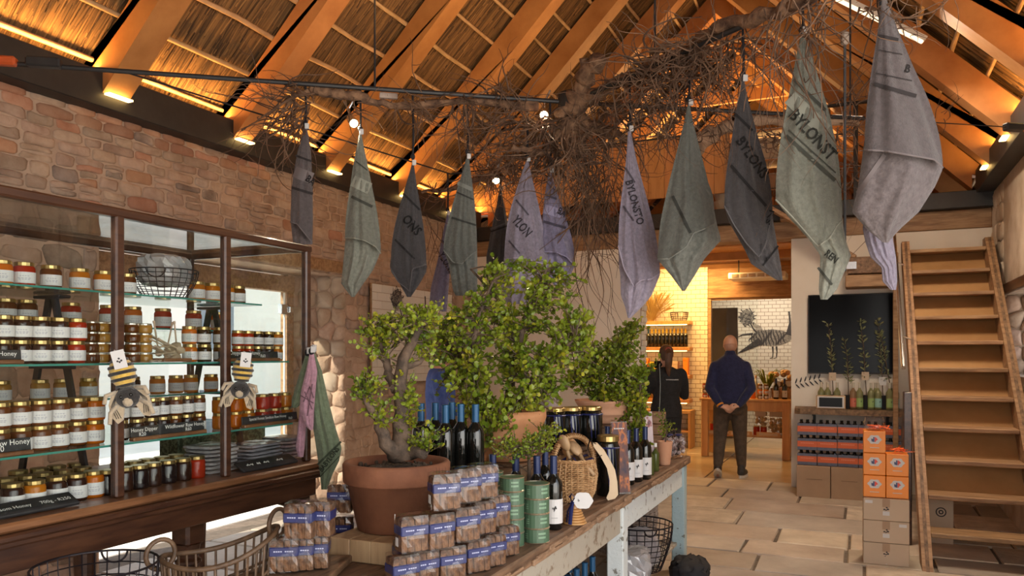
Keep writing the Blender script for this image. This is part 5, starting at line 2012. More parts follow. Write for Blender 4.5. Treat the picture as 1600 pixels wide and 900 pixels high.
# ratchet straps to the walls
mk('strap', G().tube([A_END, Vector((-4.73, A_END.y - .35, 3.33))], .010, 4, flat=.3), M_CORD, fr)
q = atZ(5, 98, 3.0)
mk('ratchet', G().box(q + Vector((.16, .1, .01)), (.16, .05, .05), rz=.6, bev=.008), M_BLACK, fr)
mk('ratchet_handle', G().box(q + Vector((.02, .0, .005)), (.10, .05, .045), rz=.6, bev=.01), mat('red_plastic', (.55, .09, .02), None, .4), fr)
S_END = Vector((1.14, atZ(1600, 196, 3.0).y + .25, 3.02))
mk('strap', G().tube([C_END, S_END], .010, 4, flat=.3), M_CORD, fr)
q = C_END.lerp(S_END, .80)
mk('ratchet', G().box(q, (.13, .05, .05), rz=.6, bev=.008), M_BLACK, fr)
mk('ratchet_handle', G().box(q + Vector((.10, .07, .0)), (.07, .05, .045), rz=.6, bev=.01), MAT['red_plastic'], fr)
t1, t2 = atD(462, 196, 4.6), atD(704, 272, 5.2)
mk('side_cord', G().tube([A_END.lerp(HUB, .25), t1, t2, D_END], .005, 5), M_CORD, fr)


def interp_rows(rows, v):
    if v <= rows[0][0]:
        return rows[0][1], rows[0][2]
    for a, b in zip(rows, rows[1:]):
        if v <= b[0]:
            f = (v - a[0]) / max(1e-6, b[0] - a[0])
            return a[1] + (b[1] - a[1]) * f, a[2] + (b[2] - a[2]) * f
    return rows[-1][1], rows[-1][2]


M_TOWEL = {}
for nm, c in (('lilac', (.215, .185, .235)), ('mauve', (.088, .070, .070)), ('sage', (.160, .162, .130)), ('darksage', (.105, .108, .094)), ('charcoal', (.045, .040, .042)), ('violet', (.165, .145, .22)), ('pink', (.46, .25, .31)), ('green', (.16, .20, .12))):
    M_TOWEL[nm] = mat('towel_' + nm, tuple(x * .78 for x in c), tuple(x * 1.22 for x in c), .92, 60, (1, 1, 1), .35, 160, sheen=.25, contrast=(.3, .7))
    MAT['reverse_' + nm] = mat('towel_reverse_' + nm, tuple(x * 1.0 for x in c), tuple(x * 1.5 + .012 for x in c), .92, 50, bump=.3, bscale=120, sheen=.25)
    MAT['stripe_' + nm] = mat('towel_stripe_' + nm, tuple(x * .32 for x in c), None, .95)
    MAT['pale_' + nm] = mat('towel_pale_' + nm, tuple(min(1, x * 1.5 + .03) for x in c), None, .95)
    MAT['ink_' + nm] = mat('towel_ink_' + nm, tuple(x * .16 for x in c), None, .95)


FL = .055


def towel(name_lab, d, rows, colr, hang_v, flap=None, texts=(), stripes=(), pale=(), folds=3, depth=.07, seed=0, group=None, cord_u=None):
    """a cloth hung from one corner: front sheet with folds, back sheet behind, hem flap, stripes and printed word"""
    rs = random.Random(seed)
    if flap:
        flap = dict(flap, top=rows[0][0])
    v0, v1 = rows[0][0], rows[-1][0]
    top = atD((rows[0][1] + rows[0][2]) / 2, v0, d)
    t = thing('hanging_towel', name_lab, 'towel', (top.x, top.y, atD(800, v1, d).z), group)
    ph = rs.uniform(0, 6)
    def surf(u, v, side=1, lift=0.0):
        uL, uR = interp_rows(rows, v)
        f = (v - v0) / (v1 - v0)
        wd = max(.5, uR - uL)
        s = min(1, max(0, (u - uL) / wd))
        wm = wd * d / 1200
        bul = max(0, 1 - (2 * s - 1) ** 2) ** .7 * min(depth, wm * .28)
        A = min(.013, wm * .07) * min(1, .35 + 1.3 * f) * min(1, 5 * s * (1 - s) + .05)
        x = folds * s * (1.25 - .5 * f) + .10 * math.sin(4 * f + ph) + ph
        fold = A * (2 * abs((x % 1) * 2 - 1) ** .8 - 1) + A * .35 * math.sin(2 * PI * (folds * 1.7 * s + .4 * f) + ph)
        dd = d - side * bul + fold - lift
        return atD(u, v, dd)
    def over(u, v):
        """how far the folded flap stands off the sheet at this spot"""
        if not flap:
            return 0.0
        uL, uR = interp_rows(rows, v)
        k = min(1, max(0, (u - uL) / max(.5, uR - uL))) * (len(flap['hem']) - 1)
        a = min(int(k), len(flap['hem']) - 2)
        hv = flap['hem'][a][1] + (flap['hem'][a + 1][1] - flap['hem'][a][1]) * (k - a)
        f = (v - flap['top']) / (hv - flap['top'])
        return FL * f * f + .004 if f < 1.01 else 0.0

    NV, NU = 48, 26
    for nm_, side in (('front_cloth', 1), ('back_cloth', -1)):
        g = G()
        for i in range(NV + 1):
            v = v0 + (v1 - v0) * i / NV
            uL, uR = interp_rows(rows, v)
            for j in range(NU + 1):
                g.v.append(tuple(surf(uL + (uR - uL) * j / NU, v, side)))
        for i in range(NV):
            for j in range(NU):
                a = i * (NU + 1) + j
                g.f.append((a, a + 1, a + NU + 2, a + NU + 1))
        mk(nm_, g, MAT['reverse_' + colr] if flap and side > 0 else M_TOWEL[colr], t, smooth=True)
    if flap:
        # the cloth folded over: a second sheet down to its own hem, standing off the first
        g = G()
        n = 22
        top_v = flap['top']
        for i in range(21):
            f = i / 20
            for j in range(n + 1):
                s = j / n
                # hem polyline
                hu, hv = 0, 0
                H = flap['hem']
                k = s * (len(H) - 1)
                a = min(int(k), len(H) - 2)
                fr_ = k - a
                hu = H[a][0] + (H[a + 1][0] - H[a][0]) * fr_
                hv = H[a][1] + (H[a + 1][1] - H[a][1]) * fr_
                v = top_v + (hv - top_v) * f
                uL, uR = interp_rows(rows, v)
                if f >= .999:
                    u = hu
                else:
                    u = uL + (uR - uL) * s
                    u += (hu - (uL + (uR - uL) * s)) * f * f
                g.v.append(tuple(surf(u, v, 1, FL * f * f + .004)))
        for i in range(20):
            for j in range(n):
                a = i * (n + 1) + j
                g.f.append((a, a + 1, a + n + 2, a + n + 1))
        fl = mk('folded_flap', g, M_TOWEL[colr], t, smooth=True)
        hem = [Vector(g.v[20 * (n + 1) + j]) for j in range(n + 1)]
        mk('hem', G().tube(hem, .0035, 5), MAT['pale_' + colr], fl)
    # stripes
    def band(a, b, hw, m, nm_):
        g = G()
        n = 12
        for i in range(n + 1):
            f = i / n
            u, v = a[0] + (b[0] - a[0]) * f, a[1] + (b[1] - a[1]) * f
            L = math.hypot(b[0] - a[0], b[1] - a[1])
            nx, ny = -(b[1] - a[1]) / L, (b[0] - a[0]) / L
            for s in (-1, 1):
                lift = (.0035 if nm_ == 'pale_band' else .006) + over(u + nx * hw * s, v + ny * hw * s)
                g.v.append(tuple(surf(u + nx * hw * s, v + ny * hw * s, 1, lift)))
        for i in range(n):
            g.f.append((2 * i, 2 * i + 1, 2 * i + 3, 2 * i + 2))
        mk(nm_, g, m, t, smooth=True)
    for (a, b, hw) in pale:
        band(a, b, hw, MAT['pale_' + colr], 'pale_band')
    for (a, b, hw) in stripes:
        band(a, b, hw, MAT['stripe_' + colr], 'stripe')
    for (s, (u, v), (u2, v2), hpx) in texts:
        V, F = text_geo(s, 1.0, .022)
        if not V:
            continue
        wd = max(q[0] for q in V)
        L = math.hypot(u2 - u, v2 - v)
        ex, ey = (u2 - u) / L, (v2 - v) / L
        k = L / wd
        kh = hpx / .72
        g = G()
        for (x, y, z) in V:
            uu = u + ex * x * k + ey * y * kh
            vv = v + ey * x * k - ex * y * kh
            lift = .008 + over(uu, vv)
            g.v.append(tuple(surf(uu, vv, 1, lift)))
        g.f = list(F)
        mk('printed_word', g, MAT['ink_' + colr], t)
    # black cord and clip
    cu = cord_u if cord_u else (rows[0][1] + rows[0][2]) / 2
    ctop = atD(cu, hang_v, d)
    mk('cord', G().tube([ctop, top.lerp(ctop, .4) + Vector((.004, 0, 0)), top], .006, 5), M_CORD, t)
    mk('knot', G().sph(tuple(top.lerp(ctop, .12)), .014, 8, 6, (1, 1, 1.3)), M_CORD, t)
    mk('clip', G().box(top + Vector((.012, -.005, .012)), (.022, .01, .03), rz=YAW, bev=.003), M_LABEL, t)
    return t


TW = 'towels hung from the steel frame'
towel('mauve towel hanging at the outer end of the steel frame, above the vitrine', 4.14, [(201, 475, 480), (240, 465, 486), (294, 457, 488.5), (345, 454, 489), (382, 458, 488)], 'mauve', 134, flap=dict(top=250, hem=[(454, 347), (464, 350), (477, 366), (488, 379)]),
      texts=[('BA', (476, 281), (489, 291), 11)], stripes=[((462, 243), (487, 252), 1.6), ((456, 293), (489, 303), 2)], pale=[((460, 268), (488, 279), 9)], seed=1, folds=2)
towel('sage green towel with a pale band, second from the vitrine', 4.20, [(210, 561, 565), (251, 554, 572), (315, 547, 582), (345, 542, 587), (393, 538, 595), (422, 535, 583), (443, 533, 568), (464, 549, 554)], 'sage', 140, flap=dict(top=270, hem=[(539, 372), (552, 372), (570, 376), (586, 385), (595, 396)]),
      stripes=[((549, 307), (582, 323), 2.2), ((556, 252), (574, 266), 1)], pale=[((551, 282), (578, 295), 9)], seed=2, folds=3)
towel('charcoal towel with black lettering, between two sage green towels', 4.30, [(258, 643, 647), (285, 636, 650), (322, 627, 655), (380, 614, 662), (415, 609, 667), (425, 611, 666), (443, 624, 656), (464, 636, 642)], 'charcoal', 148, flap=dict(top=330, hem=[(611, 420), (622, 440), (640, 455), (644, 420), (666, 414)]),
      texts=[('ONS', (627, 343), (650, 369), 15)], stripes=[((630, 302), (656, 328), 1.5), ((617, 374), (648, 405), 1.5)], seed=3, folds=3)
towel('dark sage towel hanging just above the jade tree, beside a violet one', 4.38, [(248, 728, 733), (290, 718, 738), (330, 710, 742), (372, 699, 745), (392, 693, 745.5), (412, 701, 746), (455, 708, 746), (462, 712, 740)], 'darksage', 156, flap=dict(top=320, hem=[(693, 391), (708, 410), (722, 412), (736, 398), (745, 392)]),
      stripes=[((713, 300), (740, 312), 1.2), ((706, 340), (744, 352), 1.4)], pale=[((715, 286), (738, 296), 3)], seed=4, folds=4)
towel('violet towel hanging furthest back beside the dark sage one', 5.3, [(336, 698, 701), (379, 689, 706), (410, 683, 704), (450, 673, 701), (475, 671, 699), (487, 690, 698)], 'violet', 270, texts=[('YLONS', (684, 398), (703, 428), 12)], stripes=[((690, 375), (706, 392), 1.2)], seed=5, folds=2)
towel('short charcoal towel hanging behind the pale lilac one', 5.3, [(297, 780, 784), (320, 776, 788), (357, 768, 795), (400, 760, 795), (412, 760, 791), (427, 770, 782)], 'charcoal', 262, stripes=[((767, 362), (795, 352), 1.2)], pale=[((766, 358), (795, 347), 1.2)], seed=6, folds=2)
towel('pale lilac towel with large lettering, rising from the top of the bush', 4.40, [(252, 821, 826), (317, 803, 838), (343, 797, 842), (387, 790, 851), (413, 786, 857), (447, 783, 846), (475, 792, 824)], 'lilac', 158, flap=dict(top=330, hem=[(788, 405), (815, 402), (840, 410), (856, 414)]),
      texts=[('YLON', (799, 345), (822, 371), 15)], stripes=[((806, 312), (826, 336), 1.3), ((795, 376), (812, 396), 1.3)], seed=7, folds=3)
towel('violet towel with two dark stripes beside the pale lilac one', 4.42, [(270, 857, 862), (300, 852, 869), (333, 848, 877), (367, 846, 887), (413, 850, 899.5), (437, 860, 888), (446, 866, 884)], 'violet', 160, flap=dict(top=310, hem=[(849, 393), (868, 394), (885, 401), (899, 416)]),
      texts=[('BA', (869, 332), (882, 340), 11)], stripes=[((849, 346), (884, 356), 2), ((851, 304), (870, 311), 1.6)], pale=[((850, 326), (877, 334), 7)], seed=8, folds=3)
towel('long lilac towel hanging before the passage, lettering down its front', 4.0, [(205, 981, 986), (250, 979, 993), (285, 976, 1000), (330, 971, 1009), (380, 966, 1020), (417, 967, 1030), (428, 969, 1032), (462, 970, 1018), (480, 977, 1003), (497, 981, 985)], 'lilac', 118,
      flap=dict(top=300, hem=[(966, 384), (975, 420), (990, 447), (1002, 438), (1018, 436), (1031, 427)]), texts=[('BYLONSTO', (977, 283), (996, 352), 12)], stripes=[((977, 262), (992, 285), 1.4), ((974, 322), (990, 345), 1.4)], seed=9, folds=4)
towel('plain dark sage towel hanging before the passage', 3.74, [(165, 1074, 1078), (239, 1060, 1091), (286, 1051, 1100), (307, 1047, 1112), (350, 1037, 1120), (375, 1032, 1127), (404, 1026, 1101), (430, 1048, 1086), (455, 1066, 1070)], 'darksage', 84,
      flap=dict(top=250, hem=[(1028, 405), (1046, 404), (1072, 386), (1084, 364), (1100, 358), (1116, 350)]), stripes=[((1051, 306), (1079, 364), 2.2)], pale=[((1104, 296), (1110, 305), 1.5)], seed=10, folds=3, depth=.09)
towel('black towel with dark lettering and diagonal stripes, beside the plain sage one', 3.44, [(127, 1158, 1163), (180, 1150, 1173), (222, 1146, 1181), (277, 1137, 1196), (320, 1131, 1205), (345, 1138, 1208), (391, 1164, 1216), (413, 1174, 1220), (438, 1214, 1223)], 'charcoal', 46,
      flap=dict(top=240, hem=[(1132, 322), (1146, 350), (1166, 380), (1186, 402), (1197, 380), (1207, 330)]), texts=[('BYLONS', (1149, 220), (1190, 280), 16), ('SN', (1203, 352), (1210, 330), 8)], stripes=[((1149, 178), (1176, 204), 2), ((1142, 258), (1197, 322), 2.2), ((1192, 415), (1216, 384), 1.4)], seed=11, folds=3, depth=.08)
towel('long pale sage towel with large dark lettering', 3.18, [(53, 1251, 1256), (91, 1244, 1269), (176, 1232, 1291), (251, 1219, 1306), (310, 1211, 1313), (335, 1228, 1315), (374, 1264, 1321), (400, 1282, 1330), (454, 1279, 1307), (468, 1282, 1293)], 'sage', 4,
      flap=dict(top=260, hem=[(1212, 312), (1244, 345), (1278, 385), (1296, 372), (1308, 352), (1316, 344)]), texts=[('BYLONST', (1231, 181), (1296, 252), 20), ('REN', (1287, 398), (1304, 412), 12)],
      stripes=[((1240, 124), (1290, 172), 2.4), ((1228, 212), (1305, 282), 3.0), ((1232, 203), (1306, 270), 1.0), ((1278, 418), (1300, 445), 2)], pale=[((1234, 152), (1290, 205), 12)], seed=12, folds=3, depth=.10)
towel('big mauve towel nearest the stairs with a broad turned hem', 2.86, [(-2, 1378, 1385), (69, 1370, 1408), (107, 1365, 1419), (150, 1360, 1436), (224, 1350, 1461), (262, 1345, 1474), (290, 1341, 1462), (331, 1331, 1436), (360, 1356, 1404), (379, 1380, 1388)], 'mauve', -60,
      flap=dict(top=180, hem=[(1351, 234), (1385, 236), (1425, 243), (1460, 249), (1473, 262)]), texts=[('B', (1413, 112), (1421, 114), 13)], stripes=[((1374, 56), (1404, 62), 2.6), ((1366, 131), (1432, 150), 3), ((1373, 78), (1410, 85), .8), ((1368, 114), (1425, 126), .8)], pale=[((1340, 302), (1382, 242), 3.4)], seed=13, folds=2, depth=.12)
towel('small lilac towel tail hanging behind the big mauve one', 3.05, [(330, 1350, 1392), (358, 1348, 1394), (378, 1352, 1396), (402, 1360, 1400), (418, 1377, 1401), (440, 1379, 1402), (453, 1392, 1400)], 'lilac', -50, seed=14, folds=4, depth=.05, cord_u=1375)
# cloth on the vitrine corner post
towel('green printed towel hooked on the vitrine corner post', 3.47, [(548, 486, 491), (580, 484, 503), (620, 485, 512), (660, 488, 522), (700, 494, 534), (720, 497, 530), (740, 500, 520), (765, 502, 511)], 'green', 540, texts=[('BABYLONS', (503, 738), (531, 702), 8)], stripes=[((496, 726), (533, 690), 1.6), ((500, 745), (530, 713), .8)], seed=15, folds=3, depth=.05)
towel('pink flower printed towel hooked before the green one', 3.43, [(550, 484, 490), (580, 478, 496), (612, 470, 493), (640, 468, 491), (665, 477, 490), (672, 484, 489)], 'pink', 540, stripes=[((474, 628), (484, 604), .8), ((484, 604), (490, 622), .8), ((476, 612), (488, 640), .8), ((470, 618), (490, 630), .8), ((480, 650), (488, 600), .8)], seed=16, folds=2, depth=.04)
towel('small green cloth corner peeping behind the vitrine post', 3.52, [(552, 478, 484), (590, 466, 482), (625, 456, 478), (637, 455, 464)], 'green', 545, seed=17, folds=2, depth=.03)
towel('pink cloth tail hanging below the pink printed towel behind the post', 3.53, [(640, 468, 480), (670, 465, 478), (700, 462, 476), (714, 466, 474)], 'pink', 600, seed=18, folds=2, depth=.03)

# ---- roots and vines bound to the frame
def rootlet(g, p, d, L, r, curl=.6, grav=0.0, step=.035):
    p = Vector(p)
    d = Vector(d).normalized()
    pts, rs = [p.copy()], [r]
    n = max(4, int(L / step))
    ax = Vector((random.uniform(-1, 1), random.uniform(-1, 1), random.uniform(-1, 1)))
    for i in range(n):
        ax = (ax + Vector((random.uniform(-1, 1), random.uniform(-1, 1), random.uniform(-1, 1))) * .9).normalized()
        d = (d + ax * curl * .55 + Vector((0, 0, -grav))).normalized()
        p = p + d * step
        pts.append(p.copy())
        rs.append(r * (1 - .75 * (i + 1) / n))
    g.tube(pts, rs, 4, caps=False)
    return pts


def limb(g, pts, r0, r1, n=9):
    P, Rr = [], []
    for i in range(len(pts) - 1):
        for f in (0, .25, .5, .75):
            P.append(Vector(pts[i]).lerp(Vector(pts[i + 1]), f) + Vector((random.uniform(-1, 1), random.uniform(-1, 1), random.uniform(-1, 1))) * r0 * .35)
    P.append(Vector(pts[-1]))
    m = len(P)
    Rr = [(r0 + (r1 - r0) * i / m) * random.uniform(.75, 1.25) for i in range(m)]
    g.tube(P, Rr, n)
    return P


def root(label, limbs, hairs, m=M_DRIFT):
    """limbs: [(points, r0, r1)], hairs: [(centre, spread, n, direction, length, curl, gravity, radius)]"""
    p0 = Vector(limbs[0][0][0])
    t = thing('vine_root', label, 'root', p0)
    for pts, r0, r1 in limbs:
        g = G()
        limb(g, pts, r0, r1)
        mk('branch', g, m, t, smooth=True)
    g = G()
    for c, sp_, n, dr, L, curl, grav, r in hairs:
        for _ in range(int(n * .95)):
            while True:
                e = Vector((random.uniform(-1, 1), random.uniform(-1, 1), random.uniform(-1, 1)))
                if e.length < 1:
                    break
            p = Vector(c) + Vector((e.x * sp_[0], e.y * sp_[1], e.z * sp_[2]))
            dd = Vector(dr) + Vector((random.uniform(-1, 1), random.uniform(-1, 1), random.uniform(-1, 1))) * .9
            pts = rootlet(g, p, dd, L * random.uniform(.5, 1.3), r * random.uniform(.7, 1.6), curl, grav)
            if random.random() < .7:
                k = random.randint(1, len(pts) - 2)
                rootlet(g, pts[k], dd + Vector((random.uniform(-1, 1), random.uniform(-1, 1), random.uniform(-1, 1))), L * .5, r * .55, curl, grav)
    mk('rootlets', g, M_ROOT, t, smooth=False, kind='stuff')
    return t


def on(u, v, dd):
    return atD(u, v, dd)


LEFT = tuple(-Vector((CA, SA, 0)))
DOWN = (0, 0, -1)
root('fan of fine roots at the outer end of the frame, over the mauve towel', [([on(482, 142, 4.14), on(462, 150, 4.14), on(440, 175, 4.1)], .016, .008)],
     [(on(458, 168, 4.12), (.10, .15, .10), 46, (LEFT[0] * .8, LEFT[1] * .8, -.7), .42, .55, .03, .0042), (on(470, 150, 4.12), (.08, .12, .06), 22, (LEFT[0], LEFT[1], .1), .30, .7, 0, .0035), (on(470, 180, 4.1), (.12, .1, .05), 8, DOWN, .35, .5, .1, .003)])
root('long barked root lying along the steel rod above four towels', [([on(485, 140, 4.16), on(520, 147, 4.18), on(560, 152, 4.2), on(600, 162, 4.25), on(640, 168, 4.3)], .028, .020), ([on(640, 168, 4.3), on(700, 158, 4.34), on(770, 160, 4.38), on(840, 166, 4.4)], .020, .028)],
     [(on(640, 165, 4.3), (.10, .12, .05), 34, (.3, .2, -.3), .32, .75, .02, .0036), (on(560, 165, 4.2), (.10, .1, .04), 14, (.5, .2, -.2), .25, .7, 0, .003), (on(725, 165, 4.35), (.10, .12, .06), 36, DOWN, .40, .7, .05, .0034), (on(790, 150, 4.38), (.12, .15, .05), 30, (-.4, 0, .3), .34, .75, 0, .0036), (on(810, 180, 4.4), (.15, .15, .08), 40, (-.5, 0, -.5), .42, .7, .03, .0036)])
root('massive knotted root stump bound to the hub of the frame', [([on(935, 95, 4.2), on(915, 120, 4.3), on(910, 150, 4.35), on(893, 180, 4.4)], .050, .065), ([on(893, 175, 4.4), on(888, 210, 4.4), on(905, 240, 4.35)], .085, .05), ([on(905, 190, 4.4), on(940, 205, 4.35), on(985, 220, 4.2)], .045, .018),
      ([on(880, 200, 4.4), on(850, 240, 4.5), on(790, 245, 4.6)], .035, .015), ([on(860, 240, 4.4), on(830, 237, 4.35), on(800, 230, 4.3)], .025, .014), ([on(912, 92, 4.25), on(918, 120, 4.3)], .022, .03), ([on(920, 160, 4.35), on(960, 130, 4.2), on(1010, 110, 4.0)], .04, .026)],
     [(on(900, 230, 4.4), (.25, .25, .12), 120, DOWN, .50, .6, .06, .0042), (on(870, 200, 4.4), (.22, .2, .10), 60, (-.7, 0, -.5), .48, .65, .02, .004), (on(950, 190, 4.3), (.22, .2, .14), 90, (.3, 0, -.4), .42, .75, .02, .004), (on(930, 290, 4.4), (.16, .12, .10), 60, DOWN, .55, .45, .12, .0032),
      (on(920, 330, 4.4), (.10, .08, .12), 22, DOWN, .75, .4, .16, .0030), (on(850, 190, 4.35), (.08, .08, .04), 14, (-.3, 0, -1), .45, .6, .04, .006), (on(800, 265, 4.7), (.25, .2, .07), 60, (0, 0, -.3), .36, .8, 0, .0036)], M_DRIFT)
root('tangled root mass along the rod over the plain sage towel', [([on(1010, 110, 4.0), on(1045, 90, 3.85), on(1090, 70, 3.7), on(1130, 40, 3.5), on(1190, 25, 3.3), on(1235, 8, 3.15)], .034, .030), ([on(1030, 100, 3.9), on(1020, 78, 3.9)], .022, .014), ([on(1060, 95, 3.8), on(1110, 75, 3.75)], .026, .016)],
     [(on(1060, 105, 3.8), (.20, .2, .10), 130, (0, 0, -.4), .38, .85, .02, .0040), (on(1010, 140, 3.95), (.18, .2, .10), 80, (0, 0, -.5), .42, .8, .03, .0036), (on(1110, 90, 3.65), (.16, .2, .10), 80, (0, 0, -.4), .36, .85, .02, .0036), (on(1070, 190, 3.9), (.20, .2, .10), 50, (0, 0, -.3), .36, .8, .03, .003), (on(1150, 60, 3.5), (.12, .1, .05), 16, DOWN, .55, .5, .09, .0034)])
root('curly vine strands trailing from the rod over the sunlit sage towel', [([on(1235, 8, 3.15), on(1280, -12, 3.0), on(1340, -30, 2.9)], .026, .02)],
     [(on(1300, 5, 3.0), (.28, .15, .05), 34, DOWN, .50, .75, .05, .0032), (on(1240, 20, 3.1), (.14, .1, .05), 14, DOWN, .75, .5, .12, .0028), (on(1390, 15, 2.9), (.08, .08, .08), 10, DOWN, .40, .7, .08, .003), (on(1250, 60, 3.05), (.05, .03, .1), 6, DOWN, .8, .35, .15, .003)])
root('rough driftwood branch lying on the far rod before the loft', [([on(1085, 225, 4.6), on(1110, 208, 4.62), on(1160, 190, 4.66), on(1250, 186, 4.7), on(1340, 192, 4.75)], .045, .022), ([on(1090, 235, 4.55), on(1120, 215, 4.6)], .03, .02)],
     [(on(1300, 200, 4.7), (.22, .12, .06), 34, (.2, 0, -.5), .36, .75, .03, .0034), (on(1320, 160, 4.7), (.14, .1, .05), 16, (.3, 0, .7), .26, .7, 0, .0034), (on(1180, 215, 4.65), (.2, .12, .05), 34, DOWN, .34, .8, .02, .0032), (on(1330, 260, 4.75), (.08, .06, .1), 18, DOWN, .55, .5, .1, .003), (on(1470, 180, 4.5), (.06, .06, .04), 6, (.5, 0, .4), .2, .6, 0, .003)], mat('pale_driftwood', (.20, .12, .075), (.46, .30, .19), .85, 10, bump=.7))
root('thin branch reaching back under the roof beyond the dark sage towel', [([on(800, 262, 4.9), on(760, 275, 5.2), on(700, 295, 5.6), on(660, 300, 5.9)], .024, .010)],
     [(on(760, 270, 5.2), (.22, .2, .08), 60, (0, 0, -.4), .34, .8, .03, .0036), (on(700, 300, 5.6), (.2, .2, .08), 20, DOWN, .4, .6, .06, .003), (on(680, 345, 5.2), (.1, .1, .05), 8, DOWN, .6, .4, .12, .003)])

# ---- spot lamps among the roots
def spot(pos, aim, label, energy):
    t = thing('spot_lamp', label, 'lamp', pos)
    pos = Vector(pos)
    a = Vector(aim).normalized()
    g = G().tube([pos - a * .075, pos - a * .07, pos - a * .01, pos], [.016, .022, .026, .027], 14)
    mk('housing', g, M_CHROME, t)
    mk('bulb', G().tube([pos, pos + a * .006], [.022, .020], 14), M_LAMPGLOW, t)
    mk('arm', G().tube([pos - a * .07, pos - a * .10 + Vector((0, 0, .04)), pos - a * .09 + Vector((.03, .02, .12))], .006, 6), M_CHROME, t)
    d = bpy.data.lights.new('spot_lamp', 'SPOT')
    d.energy = energy
    d.color = (1, .80, .55)
    d.spot_size = R(80)
    d.spot_blend = .6
    d.shadow_soft_size = .02
    o = bpy.data.objects.new('spot_lamp_light', d)
    COL.objects.link(o)
    o.location = pos + a * .012
    o.rotation_euler = a.to_track_quat('-Z', 'Y').to_euler()
CAMV = lambda p: (Vector((0, 0, 1.6)) - Vector(p)).normalized()
p = on(850, 180, 4.38)
spot(p, CAMV(p) + Vector((0, 0, -.35)), 'lit spot lamp shining out of the knotted root stump', 35)
p = on(775, 282, 5.0)
spot(p, CAMV(p) + Vector((0, 0, -.35)), 'lit spot lamp between the dark sage and pale lilac towels', 25)
p = on(553, 193, 4.22)
spot(p, CAMV(p) + Vector((.6, 0, -.9)), 'lit spot lamp at the top of the second towel from the vitrine', 25)
p = on(607, 150, 4.24)
mk('lamp_driver', G().box(p, (.10, .03, .03), rz=.62, bev=.004), M_GREYSTONE, loc=p, label='small grey lamp driver box lying against the steel rod above the charcoal towel', cat='box')
p = atD(1320, 60, 3.3)
t = thing('cable_sensor', 'small white sensor box on a thin rod between two big towels', 'sensor', p)
mk('case', G().box(p, (.030, .030, .055), rz=YAW, bev=.006), M_GREYSTONE, t)
mk('thin_rod', G().tube([p - Vector((0, 0, .03)), p - Vector((0, 0, 1.0))], .006, 6), M_STEEL, t)
# white lamp tube on a rafter over the big towels
q0, q1 = atY(1290, -10, 6.95), atY(1442, 66, 6.95)
t = thing('tube_lamp', 'white tube lamp fixed along a roof rafter near the big towels', 'lamp', q0)
mk('tube', G().beam(q0, q1, .03, .03, up=(0, 1, 0), bev=.008), M_LEDW, t)
mk('fitting', G().beam(q0 + Vector((.02, .0, .022)), q1 + Vector((.02, .0, .022)), .045, .02, up=(0, 1, 0)), M_WHITE, t)

# ================================================================== STAIRS TO THE LOFT
SX0, SX1 = .42, 1.235
sb, st_ = Vector((0, 6.30, 0)), Vector((0, 9.02, 2.62))
stairs = thing('loft_stairs', 'steep open wooden stairs with two stringers leading to the loft', 'stairs', (.83, 6.3, 0))
dirs = (st_ - sb).normalized()
for xx in (SX0 + .035, SX1 - .035):
    g = G()
    g.beam((xx, sb.y - .02, -.0), (xx, st_.y, st_.z + .02), .07, .19, up=(1, 0, 0), bev=.01) if False else None
    P = [(sb.y - .13, 0), (sb.y + .12, 0), (st_.y + .12, st_.z - .02), (st_.y + .12, st_.z + .10), (st_.y - .05, st_.z + .10)]
    Mx = Matrix(((0, 0, 1, xx), (1, 0, 0, 0), (0, 1, 0, 0), (0, 0, 0, 1)))
    g.prism(P, -.035, .035, Mx)
    mk('stringer', g, M_STAIR, stairs)
    g = G()
    g.prism([(y_, z_ + .0) for y_, z_ in ((sb.y - .138, .0), (sb.y - .122, 0.0), (st_.y - .045, st_.z + .09), (st_.y - .06, st_.z + .10))], -.012, .012, Mx)
    mk('edge_bead', g, M_OAK, stairs)
NT = 11
for k in range(1, NT + 1):
    f = k / NT
    y_ = sb.y + (st_.y - sb.y) * f
    z_ = st_.z * f
    mk('tread', G().box(((SX0 + SX1) / 2, y_ - .03, z_ - .018), (SX1 - SX0 - .14, .24, .036), bev=.006), M_STAIR, stairs)
g = G()
o1, o2 = sb.lerp(st_, 2.0 / NT), st_
g.beam(((SX0 + SX1) / 2, o1.y + .13, o1.z - .06), ((SX0 + SX1) / 2, o2.y + .13, o2.z - .06), .018, SX1 - SX0 - .14, up=(1, 0, 0))
g = G()
Mx = Matrix(((0, 0, 1, (SX0 + SX1) / 2), (1, 0, 0, 0), (0, 1, 0, 0), (0, 0, 0, 1)))
g.prism([(o1.y + .09, o1.z - .05), (o1.y + .11, o1.z - .05), (o2.y + .11, o2.z - .02), (o2.y + .09, o2.z - .02)], -(SX1 - SX0 - .14) / 2, (SX1 - SX0 - .14) / 2, Mx)
mk('backing_board', g, M_STAIRBACK, stairs)
# dark side panel and post, chrome handrail
px = SX0 - .05
mk('side_post', G().box((px - .0, 7.05, .62), (.06, .16, 1.24), bev=.006), M_DARKWOOD, stairs)
mk('side_post', G().box((px - .01, 8.9, 1.3), (.05, .07, 2.6), bev=.006), M_STAIR, stairs)
ha, hb = atX(1397, 366, px - .03), atX(1412, 575, px - .03)
mk('handrail', G().tube([ha, hb], .018, 10), M_CHROME, stairs)
for f in (.25, .8):
    q = ha.lerp(hb, f)
    mk('bracket', G().tube([q, q + Vector((.07, 0, -.03))], .007, 6), M_CHROME, stairs)
